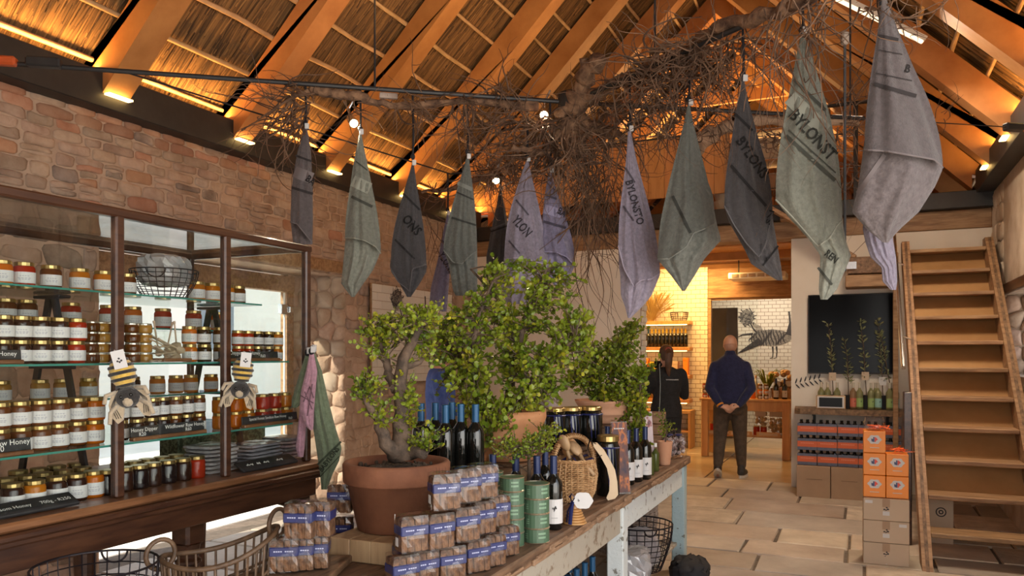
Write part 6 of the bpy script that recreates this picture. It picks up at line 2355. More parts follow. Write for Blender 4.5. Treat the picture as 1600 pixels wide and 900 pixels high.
# landing and short flight up to the loft
land = thing('stair_landing', 'timber landing block beside the stair head with a steel plate', 'landing', (.14, 9.1, 2.2))
mk('timber', G().box((.13, 9.16, 2.33), (.50, .34, .13), bev=.008), M_STAIR, land)
mk('timber', G().box((.13, 9.18, 2.50), (.46, .30, .18), bev=.008), M_OAK, land)
mk('steel_plate', G().box((-.06, 9.00, 2.50), (.10, .006, .08), bev=.002), M_CHROME, land)
fl_ = thing('loft_flight', 'slanting plank of the upper flight rising from landing to loft', 'stairs', (-.4, 9.2, 2.6))
mk('stringer', G().beam((-.02, 9.2, 2.60), (-.92, 9.2, 3.22), .045, .20, up=(0, 1, 0), bev=.006), M_STAIR, fl_)
for k in range(3):
    f = (k + 1) / 4
    mk('tread', G().box((-.02 - .9 * f, 9.30, 2.62 + .62 * f), (.22, .18, .03), bev=.004), M_STAIR, fl_)
# cardboard box under the stairs
t = thing('cardboard_box', 'pale cardboard box with round emblem standing under the stairs', 'box', (.62, 7.35, 0))
mk('carton', G().box((.60, 7.3, .21), (.22, .3, .42), bev=.004), M_CARDLT, t)
mk('emblem', G().ring((.62, 7.145, .26), .035, .004, 16, 4, axis=(0, 1, 0)).ring((.62, 7.145, .26), .014, .004, 12, 4, axis=(0, 1, 0)), M_INK, t)

# ================================================================== BOX STACK AT THE STAIR FOOT
bx = atZ(1384, 883, 0)
bx.y += .10
rzb = .02
def local(o, x, y, z):
    return (o[0] + x * math.cos(rzb) - y * math.sin(rzb), o[1] + x * math.sin(rzb) + y * math.cos(rzb), z)
for k in range(3):
    z = k * .163
    c = local(bx, 0, 0, z + .081)
    t = thing('cardboard_box', 'tan shipping carton at the stair foot, %s of the three below orange boxes' % ('lowest', 'middle', 'topmost')[k], 'box', (c[0], c[1], z), 'cartons under the orange boxes')
    cb = mk('carton', G().box(c, (.305, .22, .160), rz=rzb, bev=.004), M_CARDLT, t)
    mk('tape', G().box(local(bx, 0.0, -.1105, z + .13), (.05, .002, .06), rz=rzb), M_CARD, t)
    mk('shipping_label', G().box(local(bx, .0, -.1115, z + .055) if k else local(bx, .002, -.1115, z + .01), (.045, .002, .03) if k else (.01, .001, .004), rz=rzb), M_LABEL, t)
    if k:
        mk('shipping_label', G().box(local(bx, .11 if k == 1 else -.115, -.1115, z + .135), (.05, .002, .022), rz=rzb), M_LABEL, t)
    g = G()
    for (dx, dz, s) in ((0, 0, .006), (.012, .006, .008), (-.012, .004, .007), (.004, .018, .007), (-.006, -.012, .004)):
        g.sph(local(bx, dx, -.111, z + .08 + dz), s, 6, 4, (1, .25, .8))
    mk('emblem', g, M_INK, t)


def orange_box(c, label):
    t = thing('orange_box', label, 'box', (c[0], c[1], c[2] - .08), 'orange gift boxes at the stair foot')
    mk('carton', G().box(c, (.148, .15, .160), rz=rzb, bev=.003), M_ORANGE, t)
    fy = -.0755
    def loc2(x, y, z):
        return (c[0] + x * math.cos(rzb) - y * math.sin(rzb), c[1] + x * math.sin(rzb) + y * math.cos(rzb), c[2] + z)
    g = G()
    poly = []
    for i in range(24):
        a = 2 * PI * i / 24
        s = 1 + .10 * math.cos(6 * a)
        poly.append((.045 * s * math.cos(a), .033 * s * math.sin(a)))
    M = Matrix.Translation(loc2(0, fy, .018)) @ Matrix.Rotation(rzb, 4, 'Z') @ Matrix.Rotation(R(90), 4, 'X')
    lb = mk('white_badge', g.prism(poly, -.0012, .0012, M), M_LABEL, t)
    g = G()
    g.prism([(-.020, -.014), (-.006, -.018), (.0, -.018), (.0, .018), (-.010, .018), (-.008, .004), (-.022, .006)], .001, .002, M)
    mk('emblem', g, M_NAVYBAND, lb)
    g = G()
    g.prism([(.001, -.018), (.008, -.018), (.012, -.006), (.024, -.002), (.016, .010), (.006, .018), (.001, .018)], .001, .002, M)
    mk('emblem', g, mat('red_print', (.70, .06, .03), None, .5), lb)
    g = G()
    for i in range(7):
        g.box(loc2(-.027 + i * .009, fy - .0006, -.042), (.0065, .001, .006), rz=rzb)
    mk('print', g, M_LABEL, t)
    return t
ztop = 3 * .163
orange_box(local(bx, -.076, 0, ztop + .081), 'orange gift box, lower of two beside the six-packs')
orange_box(local(bx, .076, 0, ztop + .081), 'orange gift box, lower of two beside the stair stringer')
orange_box(local(bx, -.076, 0, ztop + .245), 'orange gift box, middle of the tower beside the six-packs')
orange_box(local(bx, .076, 0, ztop + .245), 'orange gift box, upper of two beside the stair stringer')
orange_box(local(bx, -.076, 0, ztop + .409), 'orange gift box, topmost of the whole stack')
for (dx, z, lab) in ((-.076, ztop + .492, 'crumpled clear bag of orange strips on the topmost orange box'), (.076, ztop + .328, 'loose orange ribbon strips on the box beside the stringer')):
    c = local(bx, dx, 0, z)
    t = thing('ribbon_bag', lab, 'bag', c)
    g = G()
    for k in range(14):
        p = Vector(c) + Vector((random.uniform(-.05, .04), random.uniform(-.05, .05), .008))
        pts = [p + Vector((.03 * i * random.uniform(.5, 1), random.uniform(-.02, .02), random.uniform(0, .03))) for i in range(4)]
        g.tube(pts, .007, 4, flat=.3)
    mk('ribbon_strips', g, mat('orange_ribbon', (.80, .14, .03), None, .4), t)
    if dx < 0:
        mk('clear_bag', soft_box((c[0], c[1], c[2] + .05), (.14, .13, .10), 0, 6, .009, 4), M_CELLO, t)

# ---- six-packs along the back wall
M_PACK = mat('slate_carton', (.085, .10, .16), (.12, .135, .20), .55, 20)
M_PACKO = mat('rust_orange_panel', (.62, .12, .035), None, .5)
def sixpack():
    t = thing('six_pack', 'pack', 'drink pack')
    b = mk('carton', G().box((0, 0, .062), (.198, .135, .124), bev=.003), M_PACK, t)
    mk('panel', G().box((0, -.0685, .066), (.196, .002, .062)).box((-.0995, 0, .066), (.002, .13, .062)), M_PACKO, b)
    g = G()
    for i in range(8):
        g.box((-.06 + i * .017, -.0700, .075), (.012, .001, .009))
    mk('print', g, mat('rust_print', (.75, .30, .20), None, .5), b)
    for i in range(3):
        for j in range(2):
            mk('bottle_top', G().lathe([(.022, .124), (.016, .136), (.013, .15), (.0155, .151), (.0155, .160), (.012, .162)], 9, ((i - 1) * .064, (j - .5) * .06, 0)), M_WINE, t)
    return t
sp0 = None
for tier in range(3):
    for col in range(5):
        x = -.50 + col * .203
        z = .345 + tier * .163
        lab = 'slate and orange six-pack by the back wall, %s tier, %s from the passage' % (('bottom', 'middle', 'top')[tier], ORD[col])
        if sp0 is None:
            sp0 = sixpack()
            sp0.location = (x, 8.98, z)
            sp0['label'] = lab
            sp0['group'] = 'six-packs by the back wall'
        else:
            dup(sp0, (x + random.uniform(-.003, .003), 8.98 + random.uniform(-.006, .006), z), 0, lab, 'six-packs by the back wall')
for k in range(3):
    x = -.435 + k * .345
    t = thing('brown_carton', 'brown cardboard carton under the six-packs, %s from the passage' % ORD[k], 'box', (x, 9.0, 0))
    mk('carton', G().box((x, 9.02, .171), (.338, .30, .342), bev=.004), M_CARD, t)
    mk('printed_line', G().box((x + .01, 8.8685, .20), (.16, .001, .006)), mat('faint_print', (.22, .14, .09), None, .8), t)

# ---- wall shelf with saplings and bottles, and the screen
t = thing('wall_shelf', 'thick live-edge wooden shelf on the back wall under the black screen', 'shelf', (-.1, 9.3, .90))
g = G()
ol = [(-.66, 9.49), (-.64, 9.10), (-.58, 9.05), (-.35, 9.04), (-.1, 9.06), (.2, 9.05), (.46, 9.06), (.46, 9.49)]
mk('slab', g.prism(ol, .885, .945), M_OAK, t)
for xx in (-.45, .3):
    mk('bracket', G().box((xx, 9.42, .80), (.03, .03, .17)).box((xx, 9.33, .87), (.03, .22, .02)), M_BLACK, t)
t = thing('television', 'large black screen mounted on the white wall beside the passage', 'television', (-.08, 9.46, 1.33))
mk('case', G().box((-.07, 9.465, 1.775), (.90, .05, .90), bev=.006), M_BLACK, t)
mk('screen', G().box((-.07, 9.438, 1.778), (.876, .006, .872)), M_TVBLACK, t)
mk('wall_bracket', G().box((-.07, 9.492, 1.8), (.3, .014, .3)), M_BLACK, t)
ZS = .946
for k, (u, grp) in enumerate(((1283, 0), (1293, 0), (1308, 0), (1333, 1), (1343, 2), (1361, 1), (1372, 2), (1390, 2), (1399, 2), (1368, 1), (1395, 1))):
    yy = 9.22 if k < 9 else 9.33
    p = atY(u, 640, yy)
    bottle(('spark', 'sparkgreen', 'spark', 'sparkred', 'sparkgreen', 'sparkgreen', 'spark', 'sparkgreen', 'spark')[k % 9], (p.x, yy, ZS), 'slim labelled juice bottle on the wall shelf, %s from the passage' % ORD[k], 'juice bottles on the wall shelf')
p = atY(1298, 640, 9.12)
t = thing('framed_sign', 'small black sign in pale wooden frame on the wall shelf', 'sign', (p.x, 9.12, ZS))
mk('frame', G().box((p.x, 9.12, ZS + .075), (.30, .03, .15), bev=.006), M_BLOCK, t)
mk('white_mat', G().box((p.x, 9.1035, ZS + .075), (.27, .004, .125)), M_LABEL, t)
mk('dark_panel', G().box((p.x, 9.100, ZS + .075), (.235, .004, .10)), M_TVBLACK, t)
M_OLEAF = mat('olive_leaf', (.14, .16, .06), (.34, .36, .18), .5, 12, trans=.2)
for k, (u, vt, du) in enumerate(((1302, 505, -8), (1326, 530, -6), (1354, 500, -10), (1380, 522, -8), (1396, 500, -26))):
    yy = 9.27
    p = atY(u, 640, yy)
    b = Vector((p.x, yy, ZS))
    t = thing('olive_sapling', 'thin young olive sapling in a black pot, %s from the passage' % ORD[k], 'plant', b)
    mk('grow_bag', G().lathe([(.038, 0), (.045, .15), (.041, .15), (.04, .12), (.006, .12)], 12, b), M_CORD, t)
    top = atY(u + du, vt, yy + .02)
    g = G()
    pts = [b + Vector((0, 0, .12)), b.lerp(top, .35) + Vector((.01, 0, 0)), b.lerp(top, .7) + Vector((.015, 0, .0)), top]
    g.tube(pts, [.006, .005, .004, .002], 5)
    mk('stem', g, M_BARK, t)
    g = G()
    for q in range(54):
        f = random.uniform(.3, 1)
        i = min(2, int(f * 3))
        pp = pts[i].lerp(pts[i + 1], f * 3 - i)
        d = Vector((random.uniform(-1, 1), random.uniform(-1, 1), random.uniform(.1, 1))).normalized()
        leaf_geo(g, pp + d * random.uniform(0, .02), d, random.uniform(.035, .065), .15)
    mk('leaves', g, M_OLEAF, t, kind='stuff')
    if k in (0, 2, 3):
        q = pts[1]
        mk('paper_tag', G().box(q + Vector((.0, -.02, .02)), (.075, .003, .09), M=None, rz=.2), M_CARDLT if k != 3 else M_LABEL, t)
# leaf spray painted on the wall by the passage
g = G()
bb = Vector((-.66, 9.493, 1.20))
for k in range(9):
    a = .05 * k
    c = bb + Vector((a, 0, .012 * k))
    for s in (-1, 1):
        poly = [(0, 0), (.02, .008), (.055, .004), (.075, -.002), (.05, -.010), (.02, -.008)]
        M = Matrix.Translation(c) @ Matrix.Rotation(R(90), 4, 'X') @ Matrix.Rotation(s * R(60) + .3, 4, 'Z')
        if k < 6:
            g.prism(poly, 0, .002, M)
mk('wall_drawing', g, M_INK, loc=(-.5, 9.49, 1.2), label='black leaf spray drawn on the white wall beside the passage', cat='drawing')

# ================================================================== BACK ROOM
def place_shelf(z, x0, x1, label):
    t = thing('wall_shelf', label, 'shelf', ((x0 + x1) / 2, 12.85, z))
    mk('board', G().box(((x0 + x1) / 2, 12.86, z - .03), (x1 - x0, .27, .06), bev=.005), M_LOFTWOOD, t)
    mk('led_strip', G().box(((x0 + x1) / 2, 12.74, z - .066), (x1 - x0 - .1, .02, .012)), M_LED, t)
SXA, SXB = -3.40, -2.52
for z, nm in ((2.10, 'top lit wooden shelf on the tiled wall with dried grass'), (1.665, 'second lit wooden shelf on the tiled wall with wine bottles'), (1.20, 'third lit wooden shelf on the tiled wall with gift boxes'), (.80, 'lowest wooden shelf on the tiled wall with oil bottles')):
    place_shelf(z, SXA, SXB, nm)
for k in range(13):
    x = SXB - .09 - k * .063
    bottle('blue' if k >= 10 else 'yellow', (x, 12.84, 1.667), 'dark wine bottle on the lit wall shelf, %s from the glass partition' % ORD[k], 'wine bottles on the lit tiled wall')
t = thing('dried_grass', 'bunch of dried grass glowing on the top lit shelf', 'dried plant', (-3.22, 12.86, 2.10))
g = G()
for k in range(240):
    a = random.uniform(0, 2 * PI)
    r0 = random.uniform(0, .05)
    p = Vector((-3.2 + r0 * math.cos(a), 12.86 + r0 * math.sin(a), 2.102))
    e = p + Vector((max(-.4, random.gauss(.04, .15)), min(.08, random.gauss(-.05, .05)), random.uniform(.2, .50)))
    g.tube([p, p.lerp(e, .5) + Vector((0, 0, .04)), e], [.002, .002, .006], 3)
mk('stalks', g, mat('straw', (.48, .33, .12), None, .8, trans=.3), t, kind='stuff')
wire_bowl('wire_basket', 'small empty wire basket on the top lit shelf', (-2.72, 12.86, 2.103), .15, .12, .14, M_WIRE, 20, 4, .003, False)
for k, (x, z, wd, hh, m, lab) in enumerate(((-3.28, 1.202, .10, .26, M_ORANGE, 'orange gift box on the third lit shelf, at its far end'), (-3.12, 1.202, .16, .20, M_YELCAP, 'yellow gift carton on the third lit shelf'), (-2.86, 1.202, .26, .21, M_CARDLT, 'pale cardboard box with dark marks on the third lit shelf'),
                                       (-2.60, 1.202, .08, .27, M_ORANGE, 'orange gift box on the third lit shelf, by the glass partition'))):
    t = thing('gift_box', lab, 'box', (x, 12.84, z))
    mk('carton', G().box((x, 12.84, z + hh / 2), (wd, .14, hh), bev=.004), m, t)
    mk('lid', G().box((x, 12.84, z + hh - .01), (wd + .006, .146, .05), bev=.004), m, t)
for k in range(9):
    bottle('oil', (SXB - .07 - k * .09, 12.82, .802), 'golden oil bottle on the lowest lit shelf, %s from the glass partition' % ORD[k], 'oil bottles on the lowest shelf')
t = thing('low_counter', 'low wooden counter with open bays under the lit shelves', 'counter', (-2.95, 12.75, 0))
mk('top', G().box((-2.95, 12.78, .60), (.95, .40, .05), bev=.005), M_PINE, t)
for x in (-3.40, -2.95, -2.50):
    mk('side', G().box((x, 12.78, .288), (.04, .38, .575), bev=.004), M_PINE, t)
mk('shelf_board', G().box((-2.95, 12.78, .28), (.86, .36, .03)), M_PINE, t)

# wooden table in the passage behind the man
t = thing('pine_table', 'plain pine table with lower shelf standing beyond the passage', 'table', (-1.5, 12.1, 0))
TX, TXB, TYA, TYB = -2.16, -.90, 11.78, 12.40
for k in range(4):
    yy = TYA + (TYB - TYA) * (k + .5) / 4
    mk('plank', G().box(((TX + TXB) / 2, yy, .865), (TXB - TX + .06, (TYB - TYA) / 4 - .004, .035), bev=.005), M_PINE, t)
mk('apron', G().box(((TX + TXB) / 2, TYA + .04, .775), (TXB - TX - .08, .028, .14), bev=.004), M_PINE, t)
mk('apron', G().box(((TX + TXB) / 2, TYB - .04, .775), (TXB - TX - .08, .028, .14), bev=.004), M_PINE, t)
for xx in (TX + .05, TXB - .05):
    mk('apron', G().box((xx, (TYA + TYB) / 2, .775), (.028, TYB - TYA - .1, .14), bev=.004), M_PINE, t)
    for yy in (TYA + .05, TYB - .05):
        mk('leg', G().box((xx, yy, .424), (.10, .10, .847), bev=.008), M_PINE, t)
mk('lower_shelf', G().box(((TX + TXB) / 2, (TYA + TYB) / 2 + .05, .32), (TXB - TX - .04, .40, .035), bev=.005), M_PINE, t)
ZT = .8835
def small_jar_stack(x, y, z, n, cols, lab, grp):
    for k in range(n):
        jar_at('honey', cols[k % len(cols)], .036, .075, (x, y, z + k * .0755), '%s, %s from below' % (lab, ORD[k]), grp)
for k, x in enumerate((-2.13, -2.05, -1.97, -1.89)):
    small_jar_stack(x, 11.92, ZT, 3, ['red', 'brown'], 'red preserve jar on the pine table, %s stack from its outer end' % ORD[k], 'preserve jars on the pine table')
for k, x in enumerate((-1.32, -1.235)):
    small_jar_stack(x, 11.9, ZT, 3, ['brown', 'orange'], 'orange preserve jar before the spiky plant, %s stack' % ORD[k], 'preserve jars before the spiky plant')
t = thing('yellow_jar', 'short yellow jar on the pine table behind the man', 'jar', (-1.42, 11.9, ZT))
mk('glass', G().lathe([(.034, 0), (.037, .005), (.037, .09), (.03, .10)], 16, (-1.42, 11.9, ZT)), HON['amber'], t, smooth=True)
mk('lid', G().lathe([(.035, .10), (.035, .118), (.03, .12)], 16, (-1.42, 11.9, ZT)), M_GOLD, t)
for k, (x, kd) in enumerate(((-1.10, 'navylab'), (-.98, 'navylab'), (-1.44, 'navylab'))):
    bottle(kd, (x, 11.95 if k < 2 else 12.1, ZT), 'dark labelled bottle on the pine table, %s from its near end' % ORD[k], 'labelled bottles on the pine table')
for k, x in enumerate((-1.60, -1.50)):
    t = thing('white_bottle', 'tall white bottle at the back of the pine table, %s from the man' % ORD[k], 'bottle', (x + .08, 12.25, ZT))
    mk('glass', G().lathe([(.036, 0), (.038, .005), (.038, .18), (.015, .24), (.013, .30)], 14, (x + .08, 12.25, ZT)), M_LABEL, t, smooth=True)
    mk('cap', G().lathe([(.016, .30), (.016, .335), (.012, .34)], 10, (x + .08, 12.25, ZT)), M_TERRA2, t)
sb_ = Vector((-1.24, 12.15, ZT))
t = thing('spiky_plant', 'spiky green plant in a small pot on the pine table', 'plant', sb_)
mk('pot', G().lathe([(.05, 0), (.065, .12), (.058, .12), (.05, .10), (.01, .10)], 14, sb_), M_WHITE, t)
for k in range(20):
    a = 2 * PI * k / 20 + random.uniform(-.2, .2)
    L = random.uniform(.28, .44)
    pts = [sb_ + Vector((0, 0, .10)), sb_ + Vector((math.cos(a) * L * .4, math.sin(a) * L * .4, .10 + L * .75)), sb_ + Vector((math.cos(a) * L * .8, math.sin(a) * L * .8, .10 + L * random.uniform(.5, 1.0)))]
    mk('leaf', G().tube(pts, [.016, .013, .002], 5, flat=.25), M_LEAF, t, smooth=True)
# bunches of dried goods and baskets at the near end of the pine table
for k, (x, y, s) in enumerate(((-1.10, 12.2, .15), (-.95, 12.25, .14))):
    t = thing('onion_string', 'cluster of brown onions with tag on the pine table, %s from its near end' % ORD[1 - k], 'onions', (x, y, ZT))
    for q in range(12):
        c = (x + random.uniform(-.09, .09), y + random.uniform(-.06, .06), ZT + .13 + (q // 3) * .075 + (.03 if k else 0))
        mk('onion', G().sph(c, random.uniform(.042, .056), 10, 7, (1, 1, .9)), mat('onion_skin', (.40, .19, .07), (.60, .42, .24), .5, 8, rnd=.3), t, smooth=True)
    mk('tag', G().box((x, y - .09, ZT + .22), (.09, .004, .08), rz=.3), M_LABEL, t)
    mk('basket', G().lathe([(.08, 0), (.10, .08), (.105, .15), (.095, .15), (.08, .10)], 16, (x, y, ZT), capt=False), M_WICKER, t)
# goods on the lower shelf of the pine table
ZL = .338
for k, (x, m, hh) in enumerate(((-2.02, HON['red'], .17), (-1.90, HON['red'], .17), (-1.38, HON['red'], .14), (-1.28, HON['red'], .14))):
    t = thing('preserve_jar', 'red preserve jar on the lower shelf of the pine table, %s from its outer end' % ORD[k], 'jar', (x, 12.0, ZL), 'preserve jars under the pine table')
    mk('glass', G().lathe([(.042, 0), (.046, .005), (.046, hh * .8), (.04, hh * .88)], 14, (x, 12.0, ZL)), m, t, smooth=True)
    mk('lid', G().lathe([(.044, hh * .88), (.044, hh * .99), (.04, hh)], 14, (x, 12.0, ZL)), M_GOLD, t)
for k, x in enumerate((-1.33, -1.13, -1.0)):
    t = thing('pasta_bag', 'bag of dried goods with paper header on the pine shelf, %s from the man' % ORD[k], 'bag', (x, 12.15, ZL))
    g = G()
    for q in range(40):
        g.sph((x + random.uniform(-.07, .07), 12.13 + random.uniform(-.05, .05), ZL + .03 + random.uniform(0, .2) + (.0 if k else .12)), .026, 5, 4)
    mk('dried_slices', g, mat('dried_fruit', (.50, .30, .11), (.66, .46, .22), .7, 20), t, kind='stuff')
    mk('paper_header', G().box((x, 12.06, ZL + .33), (.15, .006, .12), rz=.1, bev=.002), M_CARDLT, t)
    mk('wrapper', soft_box((x, 12.13, ZL + .17), (.19, .16, .33), 0, 5, .01, 5), M_CELLO, t)
for k, x in enumerate((-2.0, -1.6, -1.2)):
    t = thing('shelf_tray', 'shallow wooden tray on the lower pine shelf, %s from its outer end' % ORD[k], 'tray', (x, 12.05, .30))
    mk('front', G().box((x, 11.88, .36), (.34, .014, .07), bev=.002), M_PINE, t)
    mk('price_label', G().box((x, 11.871, .362), (.26, .003, .04)), M_CARDLT, t)

# ceiling cassette
t = thing('air_conditioner', 'pale ceiling air conditioner beyond the passage', 'air conditioner', (-1.35, 12.4, 2.8))
p = atY(1185, 432, 12.6)
mk('case', G().box((p.x, 12.6, p.z), (.85, .5, .10), bev=.012), M_WHITE, t)
for k in range(6):
    mk('grille_slat', G().box((p.x - .32 + k * .128, 12.345, p.z), (.10, .014, .05), bev=.002), M_GREYSTONE, t)
for s in (-1, 1):
    mk('suspension', G().tube([(p.x + s * .3, 12.6, p.z + .04), (p.x + s * .3, 12.6, 3.07)], .01, 6), M_BLACK, t)


# ---- bird drawing (engraving of a long-legged bird with a flower head), flat dark print on tiles
def bird(M, s, parent, m=M_INK):
    def put(nm, g):
        g.v = [tuple(M @ (Vector(p) * s)) for p in g.v]
        mk(nm, g, m, parent)
    # striped body
    g = G()
    g.prism([(.04 + .37 * math.cos(2 * PI * i / 24), .02 + .155 * math.sin(2 * PI * i / 24)) for i in range(24)], -.003, -.001)
    g.prism([(-.42 + (.13 + .02 * (i % 2)) * math.cos(2 * PI * i / 22), .42 + (.14 + .02 * (i % 2)) * math.sin(2 * PI * i / 22)) for i in range(22)], -.003, -.001)
    g.v = [tuple(M @ (Vector(p) * s)) for p in g.v]
    mk('drawing', g, mat('grey_ink', (.10, .09, .08), (.30, .28, .25), .7, 30), parent)
    g = G()
    for k in range(15):
        x = -.30 + k * .045
        h = .17 * math.sqrt(max(.02, 1 - ((x - .04) / .38) ** 2))
        pts = [(x - .05 + .03 * math.sin(q * .9 + k), .02 + h * (1 - 2 * q / 6), 0) for q in range(7)]
        g.tube(pts, [.003, .010, .012, .012, .012, .010, .003], 4, flat=.15)
    put('drawing', g)
    g = G()
    g.prism([(-.20, .02), (-.36, -.10), (-.62, -.30), (-.50, -.26), (-.30, -.18), (-.10, -.10)], 0, .003)
    g.prism([(.30, .08), (.36, .30), (.345, .52), (.375, .52), (.395, .30), (.40, .05)], 0, .003)
    for dx in (.06, .13):
        g.tube([(dx, -.15, 0), (dx + .01, -.26, 0), (dx, -.36, 0), (dx - .05, -.38, 0)], [.018, .009, .008, .006], 4, flat=.15)
    put('drawing', g)
    g = G()
    for k in range(40):
        a, r_ = random.uniform(0, 2 * PI), .15 * math.sqrt(random.random())
        x, y = -.42 + r_ * math.cos(a) * 1.1, .42 + r_ * math.sin(a) * 1.1
        g.tube([(x, y, 0), (x + random.uniform(-.05, .05), y + random.uniform(-.05, .05), 0), (x + random.uniform(-.07, .07), y + random.uniform(-.06, .06), 0)], [.004, .012, .003], 4, flat=.15)
    g.tube([(-.36, .32, 0), (-.30, .20, 0), (-.22, .10, 0)], [.01, .014, .02], 4, flat=.15)
    for k in range(9):
        g.tube([(-.34 + k * .02, .34 - .01 * k, 0), (-.27 + .015 * k, .22, 0), (-.22 + .02 * k, .08, 0)], .003, 3, flat=.2)
    g.tube([(-.30, .10, 0), (-.50, .08, 0), (-.62, .02, 0)], [.02, .016, .004], 4, flat=.15)
    put('drawing', g)
pc = atY(1198, 520, 16.33)
md = mk('bird_mural', G().box((pc.x - .05, 16.335, pc.z), (.01, .004, .01)), M_INK, loc=(pc.x, 16.33, pc.z), label='black engraved drawing of a striped long-legged bird on far white tiles', cat='mural')
bird(Matrix.Translation((pc.x + .05, 16.332, pc.z - .12)) @ Matrix.Rotation(R(90), 4, 'X'), 1.05, md)

# tiled picture on the stone wall
Xp = XL + .06
a, b = atX(581, 443, Xp), atX(706, 474, Xp)
t = thing('tile_picture', 'white tiled panel with a bird drawing on the stone wall behind the jade tree', 'picture', (Xp, (a.y + b.y) / 2, a.z - 1.1))
mk('backing', G().box((Xp - .012, (a.y + b.y) / 2, a.z - .55), (.02, b.y - a.y + .02, 1.12), bev=.003), M_STAIR, t)
z = a.z - 1.1
k = 0
while z < a.z - .02:
    y = a.y - (0 if k % 2 else .09)
    while y < b.y:
        ya, yb = max(y, a.y), min(y + .185, b.y)
        if yb - ya > .02:
            mk('tile', G().box((Xp + .003, (ya + yb) / 2, z + .046), (.01, yb - ya - .004, .088), bev=.0015), M_TILE, t)
        y += .185
    z += .092
    k += 1
cy_, cz_ = (a.y + b.y) / 2 - .08, a.z - .38
MP = Matrix.Translation((Xp + .010, cy_, cz_)) @ Matrix(((0, 0, 1, 0), (-1, 0, 0, 0), (0, 1, 0, 0), (0, 0, 0, 1)))
MP = Matrix.Translation((Xp + .010, cy_, cz_ - .1)) @ Matrix(((0, 0, 1, 0), (1, 0, 0, 0), (0, 1, 0, 0), (0, 0, 0, 1)))
bird(MP, .8, t)

# ---- loft contents
t = thing('loft_railing', 'black steel railing with thin cables at the loft edge', 'railing', (-.2, 9.62, 3.3))
for x in (-.78, -.02, .62):
    mk('post', G().box((x, 9.62, 3.85), (.05, .05, 1.15), bev=.004), M_BLACK, t)
mk('top_bar', G().box((-.08, 9.62, 4.42), (1.45, .05, .03), bev=.004), M_BLACK, t)
for k in range(5):
    z = 3.5 + k * .18
    mk('cable', G().tube([(-1.43, 9.62, z + .03), (.62, 9.62, z)], .006, 5), M_CHROME, t)
M_LSH = mat('loft_shelf_white', (.55, .50, .42), None, .6)
t = thing('loft_shelf', 'dark shelving unit with storage boxes up in the loft', 'shelf', (-.95, 11.0, 3.24))
for x in (-1.35, -.35):
    mk('side', G().box((x, 11.0, 3.99), (.05, .45, 1.5), bev=.004), M_STAIR, t)
for z in (3.35, 3.75, 4.15, 4.55):
    mk('board', G().box((-.85, 11.0, z), (.96, .45, .03)), M_LOFTWOOD, t)
for k, (x, z, wd, hh, m, lab) in enumerate(((-1.15, 4.17, .34, .28, M_LSH, 'white storage box on the loft shelving, near the boards'), (-.72, 4.17, .42, .30, M_LSH, 'white storage box on the loft shelving, by the railing post'), (-.7, 3.37, .4, .22, M_TVBLACK, 'black crate low on the loft shelving'), (-1.12, 3.77, .3, .2, M_CARD, 'brown carton on the loft shelving'))):
    t = thing('storage_box', lab, 'box', (x, 10.95, z))
    mk('box', G().box((x, 10.95, z + hh / 2), (wd, .34, hh), bev=.01), m, t)
    mk('lid', G().box((x, 10.95, z + hh - .02), (wd + .02, .36, .04), bev=.008), m, t)
p = atY(1122, 300, 10.2)
t = thing('basket_stack', 'stack of pale round baskets on the loft floor', 'baskets', (p.x + .08, 10.2, 3.245))
for k in range(4):
    mk('basket', G().lathe([(.14, 0), (.17, .10), (.18, .14), (.165, .14), (.13, .02)], 18, (p.x + .12, 10.2, 3.245 + k * .13)), M_LSH, t)
t = thing('blue_helmet', 'round dark blue helmet on the loft edge beside pale baskets', 'helmet', (p.x - .22, 9.95, 3.60))
c = atY(1110, 282, 9.95)
mk('shell', G().sph((c.x - .02, 9.95, c.z), .14, 16, 10, (1, 1.1, 1)), mat('navy_shell', (.012, .02, .06), None, .25), t, smooth=True)
mk('stand', G().lathe([(.09, 3.245 - c.z), (.05, -.3), (.05, -.12)], 12, (c.x - .02, 9.95, c.z)), M_STAIR, t)
mk('strap', G().ring((c.x - .02, 9.95, c.z - .05), .135, .012, 18, 5), M_CORD, t)

# ================================================================== LOWER LEFT: RATTAN AND WIRE BASKETS ON A BENCH
bench = thing('low_bench', 'low dark wooden bench carrying the rattan and wire baskets', 'bench', (-2.05, 1.55, 0))
for k in range(3):
    mk('plank', G().box((-2.25 + .16 * k + .1, 1.62, .655), (.15, .95, .03), bev=.004), M_OAK, bench)
for xx in (-2.22, -1.87):
    for yy in (1.2, 2.05):
        mk('leg', G().box((xx, yy, .32), (.06, .06, .64), bev=.005), M_OAK, bench)
# rattan basket: oval rims at two heights, ribs between, round handles
dcen = 2.45
rc = atD(345, 850, dcen)
rb = (rc.x, rc.y, .671)
t = thing('rattan_basket', 'open rattan basket with round loop handles and upright ribs', 'basket', rb)
vd = Vector((-rc.x, -rc.y, 0)).normalized()
sd = Vector((0, 0, 1)).cross(vd)
RX, RY_ = .175, .125
def rim_pt(a, z, k=1.0):
    """oval with high ends: a=0 points to the view's side"""
    x, y = RX * k * math.cos(a), RY_ * k * math.sin(a)
    return Vector((rb[0], rb[1], 0)) + sd * x + vd * y + Vector((0, 0, z + .045 * (math.cos(a) ** 2) * (1 if z > .75 else 0) + (.035 * math.cos(a) if z > .75 else 0)))
ztr = .905
for nm, z, r_, kk in (('rim', ztr, .0085, 1.0), ('hoop', .80, .005, .95), ('base_hoop', .68, .007, .80)):
    mk(nm, G().tube([rim_pt(2 * PI * i / 40, z, kk) for i in range(41)], r_, 6, caps=False), M_RATTAN, t, smooth=True)
